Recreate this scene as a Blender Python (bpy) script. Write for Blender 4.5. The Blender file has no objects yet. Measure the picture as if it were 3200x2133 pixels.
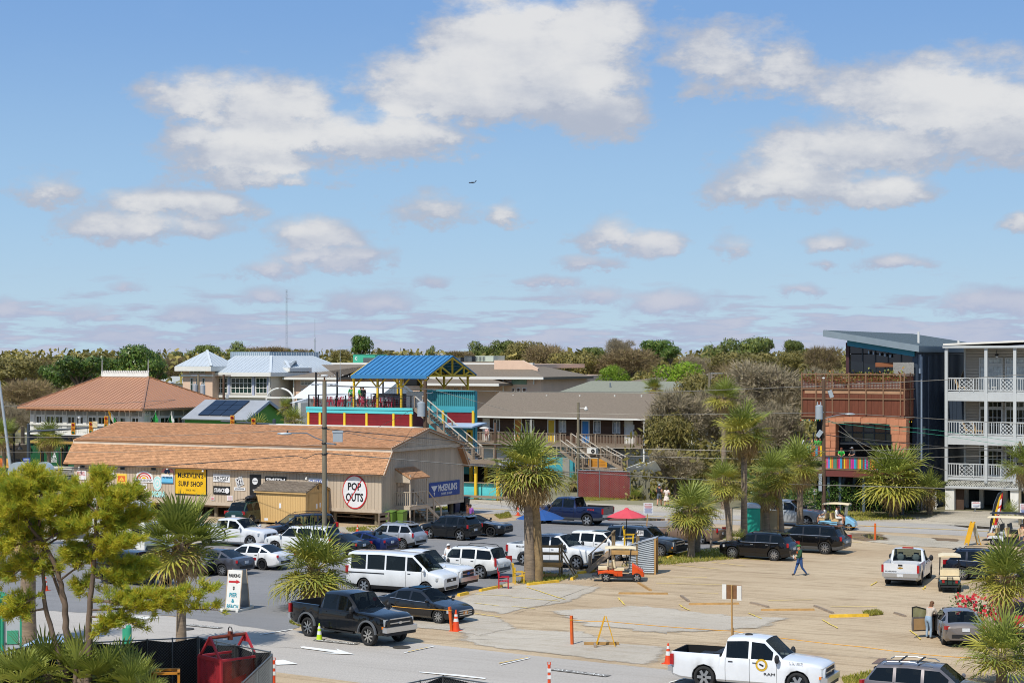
# bd: build mesh, pc: piece, sp: board, gth/lth: thing in street grid/own frame, PT PS GW AT: places
import bpy,random
from math import*
class RR(random.Random):
 u=random.Random.uniform;g=random.Random.gauss
from mathutils import Vector,Matrix
V_=Vector;RG=range;MR=Matrix.Rotation;X90=MR(pi/2,3,'X');enu=enumerate
def rtx(a):return MR(radians(a),3,'X')
def rty(a):return MR(radians(a),3,'Y')
def rtz(a):return MR(radians(a),3,'Z')
sc=bpy.context.scene
R=radians
random.seed(7)
CAMH,FPX,CX,VH=12.3,5700.0,1600.0,1120.0
cam_d=bpy.data.cameras.new('camera');cam=bpy.data.objects.new('camera',cam_d)
sc.collection.objects.link(cam)
cam.location=(0,0,CAMH);cam.rotation_euler=(R(90),0,0)
cam_d.sensor_width=36;cam_d.lens=36*FPX/3200
cam_d.shift_y=(VH-1066.5)/3200
cam_d.clip_start=1;cam_d.clip_end=20000
sc.camera=cam
LDIR=V_((.40,.62,-1.0)).normalized()
SUN_EL=asin(-LDIR.z)
sd=bpy.data.lights.new('sun','SUN');sun=bpy.data.objects.new('sun',sd)
sc.collection.objects.link(sun)
sd.energy=4.2;sd.angle=R(.53);sd.color=(1,.955,.88)
sun.rotation_euler=LDIR.to_track_quat('-Z','Y').to_euler();sun.location=(-40,-60,90)
sc.view_settings.view_transform='Standard';sc.view_settings.look='None'
sc.view_settings.gamma=1;sc.view_settings.use_curve_mapping=False
sc.view_settings.exposure=0.08
sc.cycles.max_bounces=6;sc.cycles.diffuse_bounces=3;sc.cycles.glossy_bounces=3
sc.cycles.transparent_max_bounces=12;sc.cycles.caustics_reflective=False;sc.cycles.caustics_refractive=False
sc.cycles.sample_clamp_indirect=4;sc.cycles.filter_width=1.0
def gv(r):return V_((r.g(0,1),r.g(0,1),r.g(0,1)))
def iv(nd,k,v):nd.inputs[k].default_value=v
class NT:
 def __init__(s,tree):s.t=tree;s.n=tree.nodes;s.l=tree.links
 def node(s,typ,**kw):
  nd=s.n.new(typ)
  for k,v in kw.items():setattr(nd,k,v)
  return nd
 def put(s,sock,v):
  if isinstance(v,bpy.types.NodeSocket):s.l.new(v,sock)
  elif v is not None:sock.default_value=v
 def m(s,op,a,b=None,c=None,clamp=False):
  nd=s.node('ShaderNodeMath',operation=op);nd.use_clamp=clamp
  s.put(nd.inputs[0],a);s.put(nd.inputs[1],b);s.put(nd.inputs[2],c)
  return nd.outputs[0]
 def mu(s,a,b):return s.m('MULTIPLY',a,b)
 def su(s,a,b):return s.m('SUBTRACT',a,b)
 def ad(s,a,b):return s.m('ADD',a,b)
 def vm(s,op,a,b=None):
  nd=s.node('ShaderNodeVectorMath',operation=op)
  s.put(nd.inputs[0],a);s.put(nd.inputs[1],b)
  return nd.outputs['Value'] if op in('LENGTH','DOT_PRODUCT','DISTANCE') else nd.outputs[0]
 def noise(s,vec,scale,detail=3,rough=.55,dist=0,typ=None):
  nd=s.node('ShaderNodeTexNoise');
  if typ:nd.noise_type=typ
  s.put(nd.inputs['Vector'],vec);s.put(nd.inputs['Scale'],scale)
  nd.inputs['Detail'].default_value=detail;nd.inputs['Roughness'].default_value=rough
  nd.inputs['Distortion'].default_value=dist
  return nd.outputs[0]
 def mix(s,fac,a,b,blend='MIX'):
  nd=s.node('ShaderNodeMix',data_type='RGBA',blend_type=blend)
  s.put(nd.inputs[0],fac);s.put(nd.inputs[6],a);s.put(nd.inputs[7],b)
  return nd.outputs[2]
 def ramp(s,x,a,b,lo=0.,hi=1.,smooth=True):
  nd=s.node('ShaderNodeMapRange');nd.interpolation_type='SMOOTHSTEP' if smooth else 'LINEAR'
  s.put(nd.inputs[0],x)
  for i,v in((1,a),(2,b),(3,lo),(4,hi)):s.put(nd.inputs[i],v)
  return nd.outputs[0]
 def xyz(s,v):
  nd=s.node('ShaderNodeSeparateXYZ');s.put(nd.inputs[0],v);return nd.outputs
 def comb(s,x,y,z):
  nd=s.node('ShaderNodeCombineXYZ');s.put(nd.inputs[0],x);s.put(nd.inputs[1],y);s.put(nd.inputs[2],z);return nd.outputs[0]
world=bpy.data.worlds.new('World');sc.world=world;world.use_nodes=True
w=NT(world.node_tree);w.n.clear()
SKY_STR=.1
sky=w.node('ShaderNodeTexSky',sky_type='NISHITA');sky.sun_disc=False
sky.sun_elevation=SUN_EL;sky.sun_rotation=atan2(-LDIR.x,-LDIR.y)
sky.air_density=1.0;sky.dust_density=.6;sky.ozone_density=1.6;sky.altitude=10
tc=w.node('ShaderNodeTexCoord').outputs['Generated']
d=w.vm('NORMALIZE',tc)
dx,dy,dz=w.xyz(d)
az=w.m('ARCTAN2',dx,dy)
hz=w.m('SQRT',w.ad(w.mu(dx,dx),w.mu(dy,dy)))
el=w.m('DIVIDE',w.m('MAXIMUM',dz,-.02),w.m('MAXIMUM',hz,.05))
def skv(kx,kz):return w.vm('MULTIPLY',d,(kx,kx,kz))
n_big=w.noise(skv(16,34),1.0,8,.60)
n_fine=w.noise(skv(70,120),1.0,8,.64)
n_warp=w.noise(skv(26,48),1.0,4,.55)
def px(u,v):return(u-1600)/57.0,(VH-v)/57.0
CL=[(1560,130,250,170,1.25),(1790,190,250,215,1.25),(1480,290,420,130,1.2),(1880,330,170,110,.95),(1700,40,150,60,.8),(620,330,170,110,1.05),(860,330,240,110,1.05),(1000,430,420,95,1.15),(780,490,330,85,1.0),(1250,410,260,80,1.0),(600,420,130,90,.8),(800,560,260,40,.7),(2240,210,150,120,.8),(2180,270,140,60,.75),(2430,190,120,100,.65),(2130,190,80,110,.4),(3000,330,420,150,1.15),(2700,470,330,110,1.0),(2480,580,260,75,1.0),(3150,430,260,130,1.05),(2760,600,160,55,.9),(2330,610,130,40,.6),(150,610,120,55,.75),(470,640,170,50,.85),(640,650,140,45,.8),(400,715,240,60,.9),(600,730,190,38,.6),(1000,740,170,60,.95),(1090,800,150,50,.75),(960,800,120,30,.6),(1370,660,190,65,.7),(1580,665,85,42,.75),(1890,735,110,62,1.0),(2020,755,120,48,.95),(1830,820,110,28,.8),(2310,775,60,40,.6),(2610,770,110,34,.8),(2800,825,110,24,.7),(2580,825,60,18,.6),(830,840,110,36,.6),(1360,885,80,26,.7),(840,925,110,32,.75),(1720,875,120,22,.7),(390,900,60,22,.6),(3195,700,40,30,.6),(260,985,140,45,.8),(600,985,130,35,.7),(1200,950,140,40,.7),(1850,930,120,36,.7),(2080,950,160,40,.7),(2500,905,70,18,.6),(3080,950,220,45,.75),(20,970,60,28,.6)]
base=None
wx=w.mu(w.su(n_warp,.5),2.6)
ax=w.mu(az,100.0)
ex=w.mu(el,100.0)
cv=w.comb(w.ad(ax,wx),w.ad(ex,w.mu(w.su(n_fine,.5),1.3)),0.0)
relh=None
for(u,v,ru,rv,k) in CL:
 a,e=px(u,v);a=degrees(atan(a/100))*pi/180*100
 q=w.vm('DIVIDE',w.vm('SUBTRACT',cv,(a,e-rv/57.0*.22,0)),(ru/57.0*1.2,rv/57.0*1.45,1))
 f=w.mu(w.su(1.0,w.vm('LENGTH',w.vm('MAXIMUM',q,w.vm('MULTIPLY',q,(-1,-1.75,0))))),k)
 h=w.mu(w.m('MAXIMUM',f,0.0),w.xyz(q)[1])
 base=f if base is None else w.m('SMOOTH_MAX',base,f,.16)
 relh=h if relh is None else w.ad(relh,h)
base=w.m('MAXIMUM',base,-.6)
yy=w.m('DIVIDE',1.0,w.ad(w.m('MAXIMUM',el,0.0),.035))
plane=w.comb(w.mu(w.m('SINE',az),yy),w.mu(w.m('COSINE',az),yy),0.0)
n_field=w.noise(plane,.42,5,.55)
lowband=w.ramp(el,.058,.014,0,1)
away=w.m('MAXIMUM',w.ramp(el,.20,.26,0,1),w.ramp(w.m('ABSOLUTE',az),.31,.40,0,1))
n_low=w.noise(skv(26,190),1.0,6,.6)
fld_low=w.mu(w.su(n_low,w.ramp(el,.0,.055,.36,.57)),w.mu(lowband,4.0))
fld_away=w.mu(w.su(n_field,.54),w.mu(away,4.0))
dens=w.ad(base,w.mu(w.su(n_big,.5),1.9))
dens=w.ad(dens,w.mu(w.su(n_fine,.5),.95))
dens=w.m('MAXIMUM',dens,w.m('MAXIMUM',fld_low,fld_away))
cover=w.ramp(dens,-.12,.50,0,1)
n_shade=w.noise(w.vm('ADD',skv(24,44),(3.1,1.7,.35)),1.0,6,.6)
lit=w.ad(w.mu(relh,1.5),w.mu(w.su(n_shade,.5),1.5))
lit=w.ad(lit,w.mu(w.ramp(dens,.1,.75,-.35,.25),1.0))
litf=w.mu(w.ramp(lit,-.35,.75,0,1),w.ramp(el,.02,.09,.55,1))
upf=w.ramp(el,.015,.085,0,1)
bright=w.mix(upf,(6.3,6.2,6.8,1),(7.4,7.35,7.3,1))
grey=w.mix(upf,(4.0,4.55,6.1,1),(4.3,4.65,5.5,1))
ccol=w.mix(litf,grey,bright)
skyc=sky.outputs[0]
tint=w.mix(w.ramp(el,.0,.09,0,1),(4.7,6.5,7.8,1),(3.3,5.5,8.0,1));tint=w.mix(w.ramp(el,.06,.21,0,1),tint,(1.6,3.5,7.0,1))
skyc=w.mix(.9,skyc,tint)
col=w.mix(w.mu(cover,.93),skyc,ccol)
col=w.mix(w.ramp(dz,-.004,-.03,0,1),col,(1.6,1.65,1.7,1))
bg=w.node('ShaderNodeBackground');w.put(bg.inputs[0],col);bg.inputs[1].default_value=SKY_STR
w.l.new(bg.outputs[0],w.node('ShaderNodeOutputWorld').inputs[0])
world.cycles.sampling_method='MANUAL';world.cycles.sample_map_resolution=512
GA=R(-28.5)
E1=V_((cos(GA),sin(GA)));E2=V_((-sin(GA),cos(GA)))
def ray(u,v):return(u-CX)/FPX,-(v-VH)/FPX
def st(X,Y):return X*E1.x+Y*E1.y,X*E2.x+Y*E2.y
def xy(s,t):return s*E1.x+t*E2.x,s*E1.y+t*E2.y
def GW(u,v,z=0.):
 Y=FPX*(CAMH-z)/(v-VH);return(u-CX)/FPX*Y,Y
def GS(u,v,z=0.):return st(*GW(u,v,z))
def PT(u,v,t):
 a,b=ray(u,v);Y=t/(a*E2.x+E2.y);return Y*(a*E1.x+E1.y),CAMH+b*Y
def PS(u,v,s):
 a,b=ray(u,v);Y=s/(a*E1.x+E1.y);return Y*(a*E2.x+E2.y),CAMH+b*Y
def AT(u,v,Y):a,b=ray(u,v);return V_((a*Y,Y,CAMH+b*Y))
def ATG(u,v,Y):p=AT(u,v,Y);s,t=st(p.x,p.y);return s,t,p.z
def lin(c):return c/12.92 if c<=.04045 else((c+.055)/1.055)**2.4
def H(h,k=1.):
 h=h.lstrip('#');return tuple(min(1,lin(int(h[i:i+2],16)/255)*k) for i in(0,2,4))+(1,)
MT={}
def M(name,hx,rough=.6,mtal=0.,var=.12,scale=1.5,bump=0.,bs=18.,coat=0.,rand=0.,spec=.5,k=1.,det=4,str_=None):
 if name in MT:return MT[name]
 m=bpy.data.materials.new(name);m.use_nodes=True
 n=NT(m.node_tree);b=n.n['Principled BSDF']
 c=H(hx,k) if isinstance(hx,str) else tuple(hx)+(1,)
 iv(b,'Roughness',rough);iv(b,'Metallic',mtal)
 iv(b,'Specular IOR Level',spec)
 if coat:iv(b,'Coat Weight',coat);iv(b,'Coat Roughness',.03)
 vec=n.node('ShaderNodeTexCoord').outputs['Object']
 if str_:vec=n.vm('MULTIPLY',vec,str_)
 col=None
 if var:
  nz=n.noise(vec,scale,det,.6)
  f=n.ramp(nz,.28,.72,1-var,1+var)
  col=n.mix(1.0,c,n.comb(f,f,f),'MULTIPLY')
 if rand:
  g=n.node('ShaderNodeNewGeometry').outputs['Random Per Island']
  o=n.node('ShaderNodeObjectInfo').outputs['Random']
  f=n.ramp(n.m('FRACT',n.ad(n.mu(g,7.3),n.mu(o,5.7))),0,1,1-rand,1+rand,False)
  col=n.mix(1.0,col or c,n.comb(f,f,f),'MULTIPLY')
 if col is not None:n.put(b.inputs['Base Color'],col)
 else:iv(b,'Base Color',c)
 if bump:
  bn=n.node('ShaderNodeBump');iv(bn,'Strength',bump);iv(bn,'Distance',.02)
  n.put(bn.inputs['Height'],n.noise(vec,bs,4,.6));n.l.new(bn.outputs[0],b.inputs['Normal'])
 MT[name]=m;return m
def lfm(name,hx1,hx2,hx3=None,rough=.55,trans=.25,big=.35):
 """leaf colour varied leaf by leaf and clump by clump"""
 if name in MT:return MT[name]
 m=bpy.data.materials.new(name);m.use_nodes=True
 n=NT(m.node_tree);b=n.n['Principled BSDF']
 g=n.node('ShaderNodeNewGeometry').outputs['Random Per Island']
 o=n.node('ShaderNodeObjectInfo').outputs['Random']
 vec=n.node('ShaderNodeTexCoord').outputs['Object']
 f=n.ad(n.mu(g,1-big),n.mu(n.ramp(n.noise(vec,.7,2),.3,.7,0,1),big))
 col=n.mix(f,H(hx1),H(hx2))
 if hx3:col=n.mix(n.mu(n.m('GREATER_THAN',n.m('FRACT',n.mu(g,13.7)),.86),.8),col,H(hx3))
 v=n.ramp(o,0,1,.82,1.15,False)
 col=n.mix(1.0,col,n.comb(v,v,v),'MULTIPLY')
 n.put(b.inputs['Base Color'],col);iv(b,'Roughness',rough)
 iv(b,'Specular IOR Level',.35)
 t=n.node('ShaderNodeBsdfTranslucent');n.put(t.inputs[0],col)
 ms=n.node('ShaderNodeMixShader');ms.inputs[0].default_value=trans
 out=n.n['Material Output']
 n.l.new(b.outputs[0],ms.inputs[1]);n.l.new(t.outputs[0],ms.inputs[2]);n.l.new(ms.outputs[0],out.inputs[0])
 MT[name]=m;return m
COL=sc.collection
ORG={}
class MB:
 """collects faces, builds one mesh object"""
 def __init__(s):s.v=[];s.f=[];s.mi=[]
 def add(s,vs,fs,m=0):
  k=len(s.v);s.v+=[tuple(p) for p in vs]
  s.f+=[tuple(i+k for i in f) for f in fs];s.mi+=[m]*len(fs);return s
 def box(s,a,b,m=0):
  (x0,y0,z0),(x1,y1,z1)=a,b
  return s.add([(x0,y0,z0),(x1,y0,z0),(x1,y1,z0),(x0,y1,z0),(x0,y0,z1),(x1,y0,z1),(x1,y1,z1),(x0,y1,z1)],[(0,3,2,1),(4,5,6,7),(0,1,5,4),(1,2,6,5),(2,3,7,6),(3,0,4,7)],m)
 def cbox(s,c,d,m=0):return s.box((c[0]-d[0]/2,c[1]-d[1]/2,c[2]-d[2]/2),(c[0]+d[0]/2,c[1]+d[1]/2,c[2]+d[2]/2),m)
 def obox(s,c,d,M3,m=0):
  vs=[V_(c)+M3@V_((sx*d[0]/2,sy*d[1]/2,sz*d[2]/2)) for sz in(-1,1) for(sx,sy) in((-1,-1),(1,-1),(1,1),(-1,1))]
  return s.add(vs,[(0,3,2,1),(4,5,6,7),(0,1,5,4),(1,2,6,5),(2,3,7,6),(3,0,4,7)],m)
 def bar(s,p,q,w_,h_=None,m=0,up=(0,0,1)):
  p,q=V_(p),V_(q);x=(q-p);L=x.length;x=x/L
  u=V_(up);y=u.cross(x)
  if y.length<1e-4:y=V_((0,1,0)).cross(x)
  y.normalize();z=x.cross(y)
  return s.obox((p+q)/2,(L,w_,h_ or w_),Matrix((x,y,z)).transposed(),m)
 def tube(s,p,q,r0,r1=None,n=8,m=0,caps=True):return s.path([p,q],[r0,r0 if r1 is None else r1],n,m,caps)
 def path(s,pts,rs,n=8,m=0,caps=True):
  pts=[V_(p) for p in pts]
  if not hasattr(rs,'__len__'):rs=[rs]*len(pts)
  k=len(s.v);ref=None;L=len(pts)
  for i,p in enu(pts):
   dd=(pts[min(i+1,L-1)]-pts[max(i-1,0)])
   dd=dd.normalized() if dd.length>1e-9 else V_((0,0,1))
   if ref is None:ref=V_((1,0,0)) if abs(dd.x)<.9 else V_((0,1,0))
   a=dd.cross(ref).normalized();b=dd.cross(a).normalized()
   for j in RG(n):
    an=2*pi*j/n;s.v.append(tuple(p+(a*cos(an)+b*sin(an))*rs[i]))
  for i in RG(L-1):
   for j in RG(n):
    j2=(j+1)%n;s.f.append((k+i*n+j,k+i*n+j2,k+(i+1)*n+j2,k+(i+1)*n+j));s.mi.append(m)
  if caps:
   s.f.append(tuple(k+j for j in RG(n))[::-1]);s.mi.append(m)
   s.f.append(tuple(k+(L-1)*n+j for j in RG(n)));s.mi.append(m)
  return s
 def la(s,prof,n=16,m=0,c=(0,0,0),M3=None):
  k=len(s.v);c=V_(c)
  for(r,z) in prof:
   for j in RG(n):
    an=2*pi*j/n;p=V_((r*cos(an),r*sin(an),z))
    s.v.append(tuple(c+(M3@p if M3 else p)))
  for i in RG(len(prof)-1):
   for j in RG(n):
    j2=(j+1)%n;s.f.append((k+i*n+j,k+i*n+j2,k+(i+1)*n+j2,k+(i+1)*n+j));s.mi.append(m)
  return s
 def pr(s,poly,d,m=0):
  """polygon (list of 3d points) pushed along d"""
  n=len(poly);d=V_(d);a=[V_(p) for p in poly]
  return s.add(a+[p+d for p in a],[tuple(range(n))[::-1],tuple(range(n,2*n))]+[(i,(i+1)%n,(i+1)%n+n,i+n) for i in RG(n)],m)
 def ell(s,c,r,n=10,k=6,m=0,M3=None):
  prof=[(max(sin(pi*i/k),.001),-cos(pi*i/k)) for i in RG(k+1)]
  c=V_(c);b=len(s.v)
  for(rr,z) in prof:
   for j in RG(n):
    p=V_((rr*cos(2*pi*j/n)*r[0],rr*sin(2*pi*j/n)*r[1],z*r[2]))
    s.v.append(tuple(c+(M3@p if M3 else p)))
  for i in RG(k):
   for j in RG(n):
    j2=(j+1)%n;s.f.append((b+i*n+j,b+i*n+j2,b+(i+1)*n+j2,b+(i+1)*n+j));s.mi.append(m)
  return s
 def mesh(s,name,mats,smooth=False,angle=35):
  me=bpy.data.meshes.new(name);me.from_pydata(s.v,[],s.f)
  for mm in(mats if isinstance(mats,(list,tuple)) else[mats]):me.materials.append(mm)
  if any(s.mi):me.polygons.foreach_set('material_index',s.mi)
  if smooth:
   me.polygons.foreach_set('use_smooth',[True]*len(me.polygons))
   me.update();me.set_sharp_from_angle(angle=R(angle))
  me.update();return me
 def bd(s,name,mats,parent=None,smooth=False,angle=35):
  if not s.f:return None
  return put(name,s.mesh(name,mats,smooth,angle),parent)
def put(name,me,parent=None,loc=None,rot=None,scl=None):
 o=bpy.data.objects.new(name,me);COL.objects.link(o)
 if parent is not None:
  o.parent=parent
  if loc is None and parent.name in ORG:o.location=tuple(-c for c in ORG[parent.name])
 elif loc is None and me is not None:o.rotation_euler=0,0,GA
 if loc is not None:o.location=loc
 if rot is not None:o.rotation_euler=rot
 if scl is not None:o.scale=scl
 return o
def NO(name,me,parent=None,loc=None,rot=None,scl=None):
 o=bpy.data.objects.new(name,me);COL.objects.link(o);o.parent=parent
 if loc is not None:o.location=loc
 if rot is not None:o.rotation_euler=rot
 if scl is not None:o.scale=scl
 return o
def lett(parent,s,m,loc,wd,ht,rot=(pi/2,0,0),bold=0.):return NO('lettering',txm(s,m,bold=bold),parent,loc,rot,(wd,ht,1))
def sub(name,me,parent):
 o=bpy.data.objects.new(name,me);COL.objects.link(o);o.parent=parent;return o
def tag(o,lb=None,cat=None,grp=None,kind=None):
 if lb:o['label']=lb
 if cat:o['category']=cat
 if grp:o['group']=grp
 if kind:o['kind']=kind
 return o
def gth(name,lb,cat,s,t,z=0.,grp=None):
 """a thing that stands square to the street grid; parts are modelled in (s, t, z)"""
 o=bpy.data.objects.new(name,None);COL.objects.link(o);o.empty_display_size=.3
 x,y=xy(s,t);o.location=(x,y,z);o.rotation_euler=0,0,GA;ORG[o.name]=(s,t,z)
 return tag(o,lb,cat,grp)
def lth(name,lb,cat,loc,rz=0.,grp=None):
 """a thing with parts modelled in its own frame"""
 o=bpy.data.objects.new(name,None);COL.objects.link(o);o.empty_display_size=.3
 o.location=loc;o.rotation_euler=(0,0,rz)
 return tag(o,lb,cat,grp)
def ctr(o,parent=None):
 c=o.copy();COL.objects.link(c)
 if parent is not None:c.parent=parent
 if o.name in ORG:ORG[c.name]=ORG[o.name]
 for ch in list(o.children):ctr(ch,c)
 return c
UNIT={}
def unitcube(m):
 if m.name not in UNIT:
  b=MB();b.cbox((0,0,0),(1,1,1));UNIT[m.name]=b.mesh('piece',m)
 return UNIT[m.name]
def pc(name,parent,c,d,m,rot=(0,0,0)):
 o=bpy.data.objects.new(name,unitcube(m));COL.objects.link(o)
 if parent is not None:o.parent=parent
 og=ORG.get(parent.name,(0,0,0)) if parent is not None else(0,0,0)
 o.location=(c[0]-og[0],c[1]-og[1],c[2]-og[2]);o.rotation_euler=rot;o.scale=d
 return o
def sp(name,parent,p,q,d,m):
 """a board from p to q (unit cube along x)"""
 p,q=V_(p),V_(q);x=q-p
 return pc(name,parent,(p+q)/2,(x.length,d[0],d[1]),m,x.to_track_quat('X','Z').to_euler())
FONT_CACHE={}
def sb2(n,b,m,par):return sub(n,b.mesh(n,m),par)
def txm(s,m,extrude=.004,shear=0.,bold=0.):
 key=(s,m.name,shear,bold)
 if key in FONT_CACHE:return FONT_CACHE[key]
 c=bpy.data.curves.new('lettering','FONT');c.body=s;c.size=1;c.extrude=extrude;c.shear=shear;c.offset=bold
 c.align_x='CENTER';c.resolution_u=2;c.fill_mode='BOTH'
 o=bpy.data.objects.new('lettering',c);COL.objects.link(o)
 dg=bpy.context.evaluated_depsgraph_get();me=bpy.data.meshes.new_from_object(o.evaluated_get(dg))
 bpy.data.objects.remove(o);me.materials.clear();me.materials.append(m)
 xs=[v.co.x for v in me.vertices];ys=[v.co.y for v in me.vertices]
 if xs:
  cx,cy=(min(xs)+max(xs))/2,(min(ys)+max(ys))/2;W,Hh=max(xs)-min(xs),max(ys)-min(ys)
  for v in me.vertices:v.co.x=(v.co.x-cx)/W;v.co.y=(v.co.y-cy)/Hh;v.co.z+=extrude
 FONT_CACHE[key]=me;return me
def text(parent,s,m,c,wd,ht,face='t',rot=None,name='lettering',shear=0.,bold=0.,tilt=0.):
 me=txm(s,m,shear=shear,bold=bold)
 og=ORG.get(parent.name,(0,0,0));o=bpy.data.objects.new(name,me);COL.objects.link(o);o.parent=parent
 o.location=(c[0]-og[0],c[1]-og[1],c[2]-og[2])
 e=rot if rot is not None else{'t':(R(90),0,0),'s':(R(90),0,R(90))}[face]
 o.rotation_euler=e
 if tilt:o.rotation_euler=(MR(e[2],3,'Z')@MR(e[0],3,'X')@MR(tilt,3,'Z')).to_euler()
 o.scale=(wd,ht,1);return o
def psh(name,pts,z,m,jag=0.,step=.6,seed=1,soft=0.):
 """a flat patch of ground from ground points (grid), edges roughened"""
 rr=RR(seed);out=[]
 n=len(pts)
 for i in RG(n):
  a,b=V_(pts[i]),V_(pts[(i+1)%n]);L=(b-a).length;k=max(1,min(60,int(L/step))) if jag else 1
  for j in RG(k):
   p=a.lerp(b,j/k)
   if jag:p=p+V_((rr.u(-jag,jag),rr.u(-jag,jag)))
   out.append(p)
 k=len(out);bm=MB()
 if soft:
  c=sum(out,V_((0,0)))/k;out+=[p.lerp(c,soft) for p in out]
  bm.add([(p.x,p.y,0) for p in out],[tuple(range(k,2*k))]+[(i,(i+1)%k,(i+1)%k+k,i+k) for i in RG(k)])
 else:bm.add([(p.x,p.y,0) for p in out],[tuple(range(k))])
 o=bm.bd(name,m);o.location=(0,0,z)
 me=o.data
 if soft:me.attributes.new('fade','FLOAT','POINT').data.foreach_set('value',[0.]*k+[1.]*k)
 if me.polygons and me.polygons[0].normal.z<0:me.flip_normals()
 o['kind']='structure';return o
def sk(o):o['kind']='structure';return o
def gmt(name,c1,c2,c3,s1=.12,s2=.9,rough=.95,stain=.35,speck=.12,dirs=(1,1,1),soft=False):
 m=bpy.data.materials.new(name);m.use_nodes=True
 n=NT(m.node_tree);b=n.n['Principled BSDF'];iv(b,'Roughness',rough)
 iv(b,'Specular IOR Level',.25)
 v=n.node('ShaderNodeTexCoord').outputs['Object'];vs=n.vm('MULTIPLY',v,dirs)
 col=n.mix(n.ramp(n.noise(vs,s1,5,.6),.35,.65),H(c1),H(c2))
 col=n.mix(n.mu(n.ramp(n.noise(vs,s2,6,.65),.5,.75),stain),col,H(c3))
 tr=n.noise(n.vm('MULTIPLY',v,(.10*dirs[0],1.1,1)),1.0,4,.6,1.4)
 col=n.mix(n.mu(n.ramp(n.m('ABSOLUTE',n.su(tr,.5)),.035,.0),stain*.8),col,H(c3))
 col=n.mix(n.mu(n.ramp(n.noise(v,.55,3,.5),.66,.74),stain*.45),col,H(c3,.75))
 sp=n.ramp(n.noise(v,14,3,.7),.3,.7,1-speck*1.4,1+speck*1.4)
 sp2=n.ramp(n.noise(v,45,2,.7),.3,.7,1-speck,1+speck)
 col=n.mix(1.0,col,n.comb(n.mu(sp,sp2),n.mu(sp,sp2),n.mu(sp,sp2)),'MULTIPLY')
 n.put(b.inputs['Base Color'],col)
 bn=n.node('ShaderNodeBump');iv(bn,'Strength',.35);iv(bn,'Distance',.03)
 n.put(bn.inputs['Height'],n.noise(v,9,5,.7));n.l.new(bn.outputs[0],b.inputs['Normal'])
 if soft:
  at=n.node('ShaderNodeAttribute');at.attribute_name='fade';x=n.node('ShaderNodeMixShader');n.put(x.inputs[0],n.ramp(n.ad(at.outputs['Fac'],n.mu(n.su(n.noise(v,1.1,6,.7),.5),1.5)),.25,.75))
  n.l.new(n.node('ShaderNodeBsdfTransparent').outputs[0],x.inputs[1]);n.l.new(b.outputs[0],x.inputs[2]);n.l.new(x.outputs[0],n.n['Material Output'].inputs[0])
 MT[name]=m;return m
g_sand=gmt('sandy dirt','#ad9779','#baa688','#7f694d',.10,.45,stain=.6,dirs=(.5,1.3,1))
g_pale=gmt('worn pale concrete','#ada393','#b8ae9d','#958872',.14,.6,stain=.5,soft=True)
g_lot=gmt('grey lot asphalt','#7c7b7a','#868482','#6a6866',.10,.8,stain=.4,dirs=(.6,1.4,1))
g_road=gmt('bleached road asphalt','#a8a197','#b1aaa0','#948c82',.09,.7,stain=.35,dirs=(.3,2.,1))
g_road2=gmt('street asphalt','#a09a92','#aaa49b','#8a847c',.1,.7,stain=.35,dirs=(.3,2.,1))
ggr=gmt('gravel and shell','#a59c8b','#b8ae9b','#8d8270',.2,1.2,stain=.5,speck=.2)
g_far=gmt('far ground','#6f6a52','#8a8468','#5c5a43',.05,.3)
g_dark=gmt('damp dirt','#6e5c46','#86715a','#54463a',.5,2.0,soft=True)
m_water=M('puddle water','#5a5348',.04,var=0,spec=.6)
m_white=M('road paint white','#e6e4dc',.7,var=.12,scale=4)
m_yel=M('road paint yellow','#d9b23c',.7,var=.2,scale=4)
m_yelrope=M('yellow tape','#e0c24a',.6,var=.1)
m_patch=M('dark asphalt patch','#77736c',.9,var=.1)
gb=MB();gb.add([(-6000,-200,0),(6000,-200,0),(6000,9000,0),(-6000,9000,0)],[(0,1,2,3)])
gnd=gb.bd('ground',g_far);sk(gnd);gnd.rotation_euler=(0,0,0)
SLO,SHI=-160,60
T_NEAR=GS(1600,2040)[1]
S0=(GS(574,1931)[0]);T0=GS(574,1931)[1]
kk=(T_NEAR-T0)/(GS(1600,2040)[0]-S0)
def tn(s):return T0+kk*(s-S0)
T2A,T2B=126.4,134.2
psh('sand_lot',[(SLO,tn(SLO)-.3),(SHI,tn(SHI)-.3),(SHI,T2A+.3),(SLO,T2A+.3)],.004,g_sand)
nr=psh('road',[(SLO,tn(SLO)-14),(SHI,tn(SHI)-14),(SHI,tn(SHI)),(SLO,tn(SLO))],.012,g_road,jag=.10,step=.5)
psh('shoreside_ground',[(SLO,20),(SHI,20),(SHI,tn(SHI)-9),(SLO,tn(SLO)-9)],.016,g_sand)
r2=psh('road',[(-200,T2A),(140,T2A),(140,T2B),(-200,T2B)],.012,g_road2,jag=.12,step=.8)
psh('roadside_verge',[(-200,T2B-.1),(140,T2B-.1),(140,T2B+5.5),(-200,T2B+5.5)],.008,ggr)
def P2(*pp):return[GS(u,v) for u,v in pp]
psh('parking_lot',P2((540,1925),(900,1975),(1010,1915),(1330,1880),(1500,1838),(1700,1800),(1850,1768),(1930,1752),(2060,1738),(2220,1712),(2240,1690),(2200,1636),(1950,1622),(1700,1612),(1500,1640),(1300,1672),(1200,1690),(1000,1690),(800,1690),(600,1690),(200,1660),(-200,1640),(-700,1800),(-500,1880)),.018,g_lot,jag=.14,step=.5)
psh('gravel_strip',P2((300,1640),(800,1632),(1190,1652),(1330,1668),(1190,1695),(980,1700),(800,1706),(420,1690)),.022,ggr,jag=.25)
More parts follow.
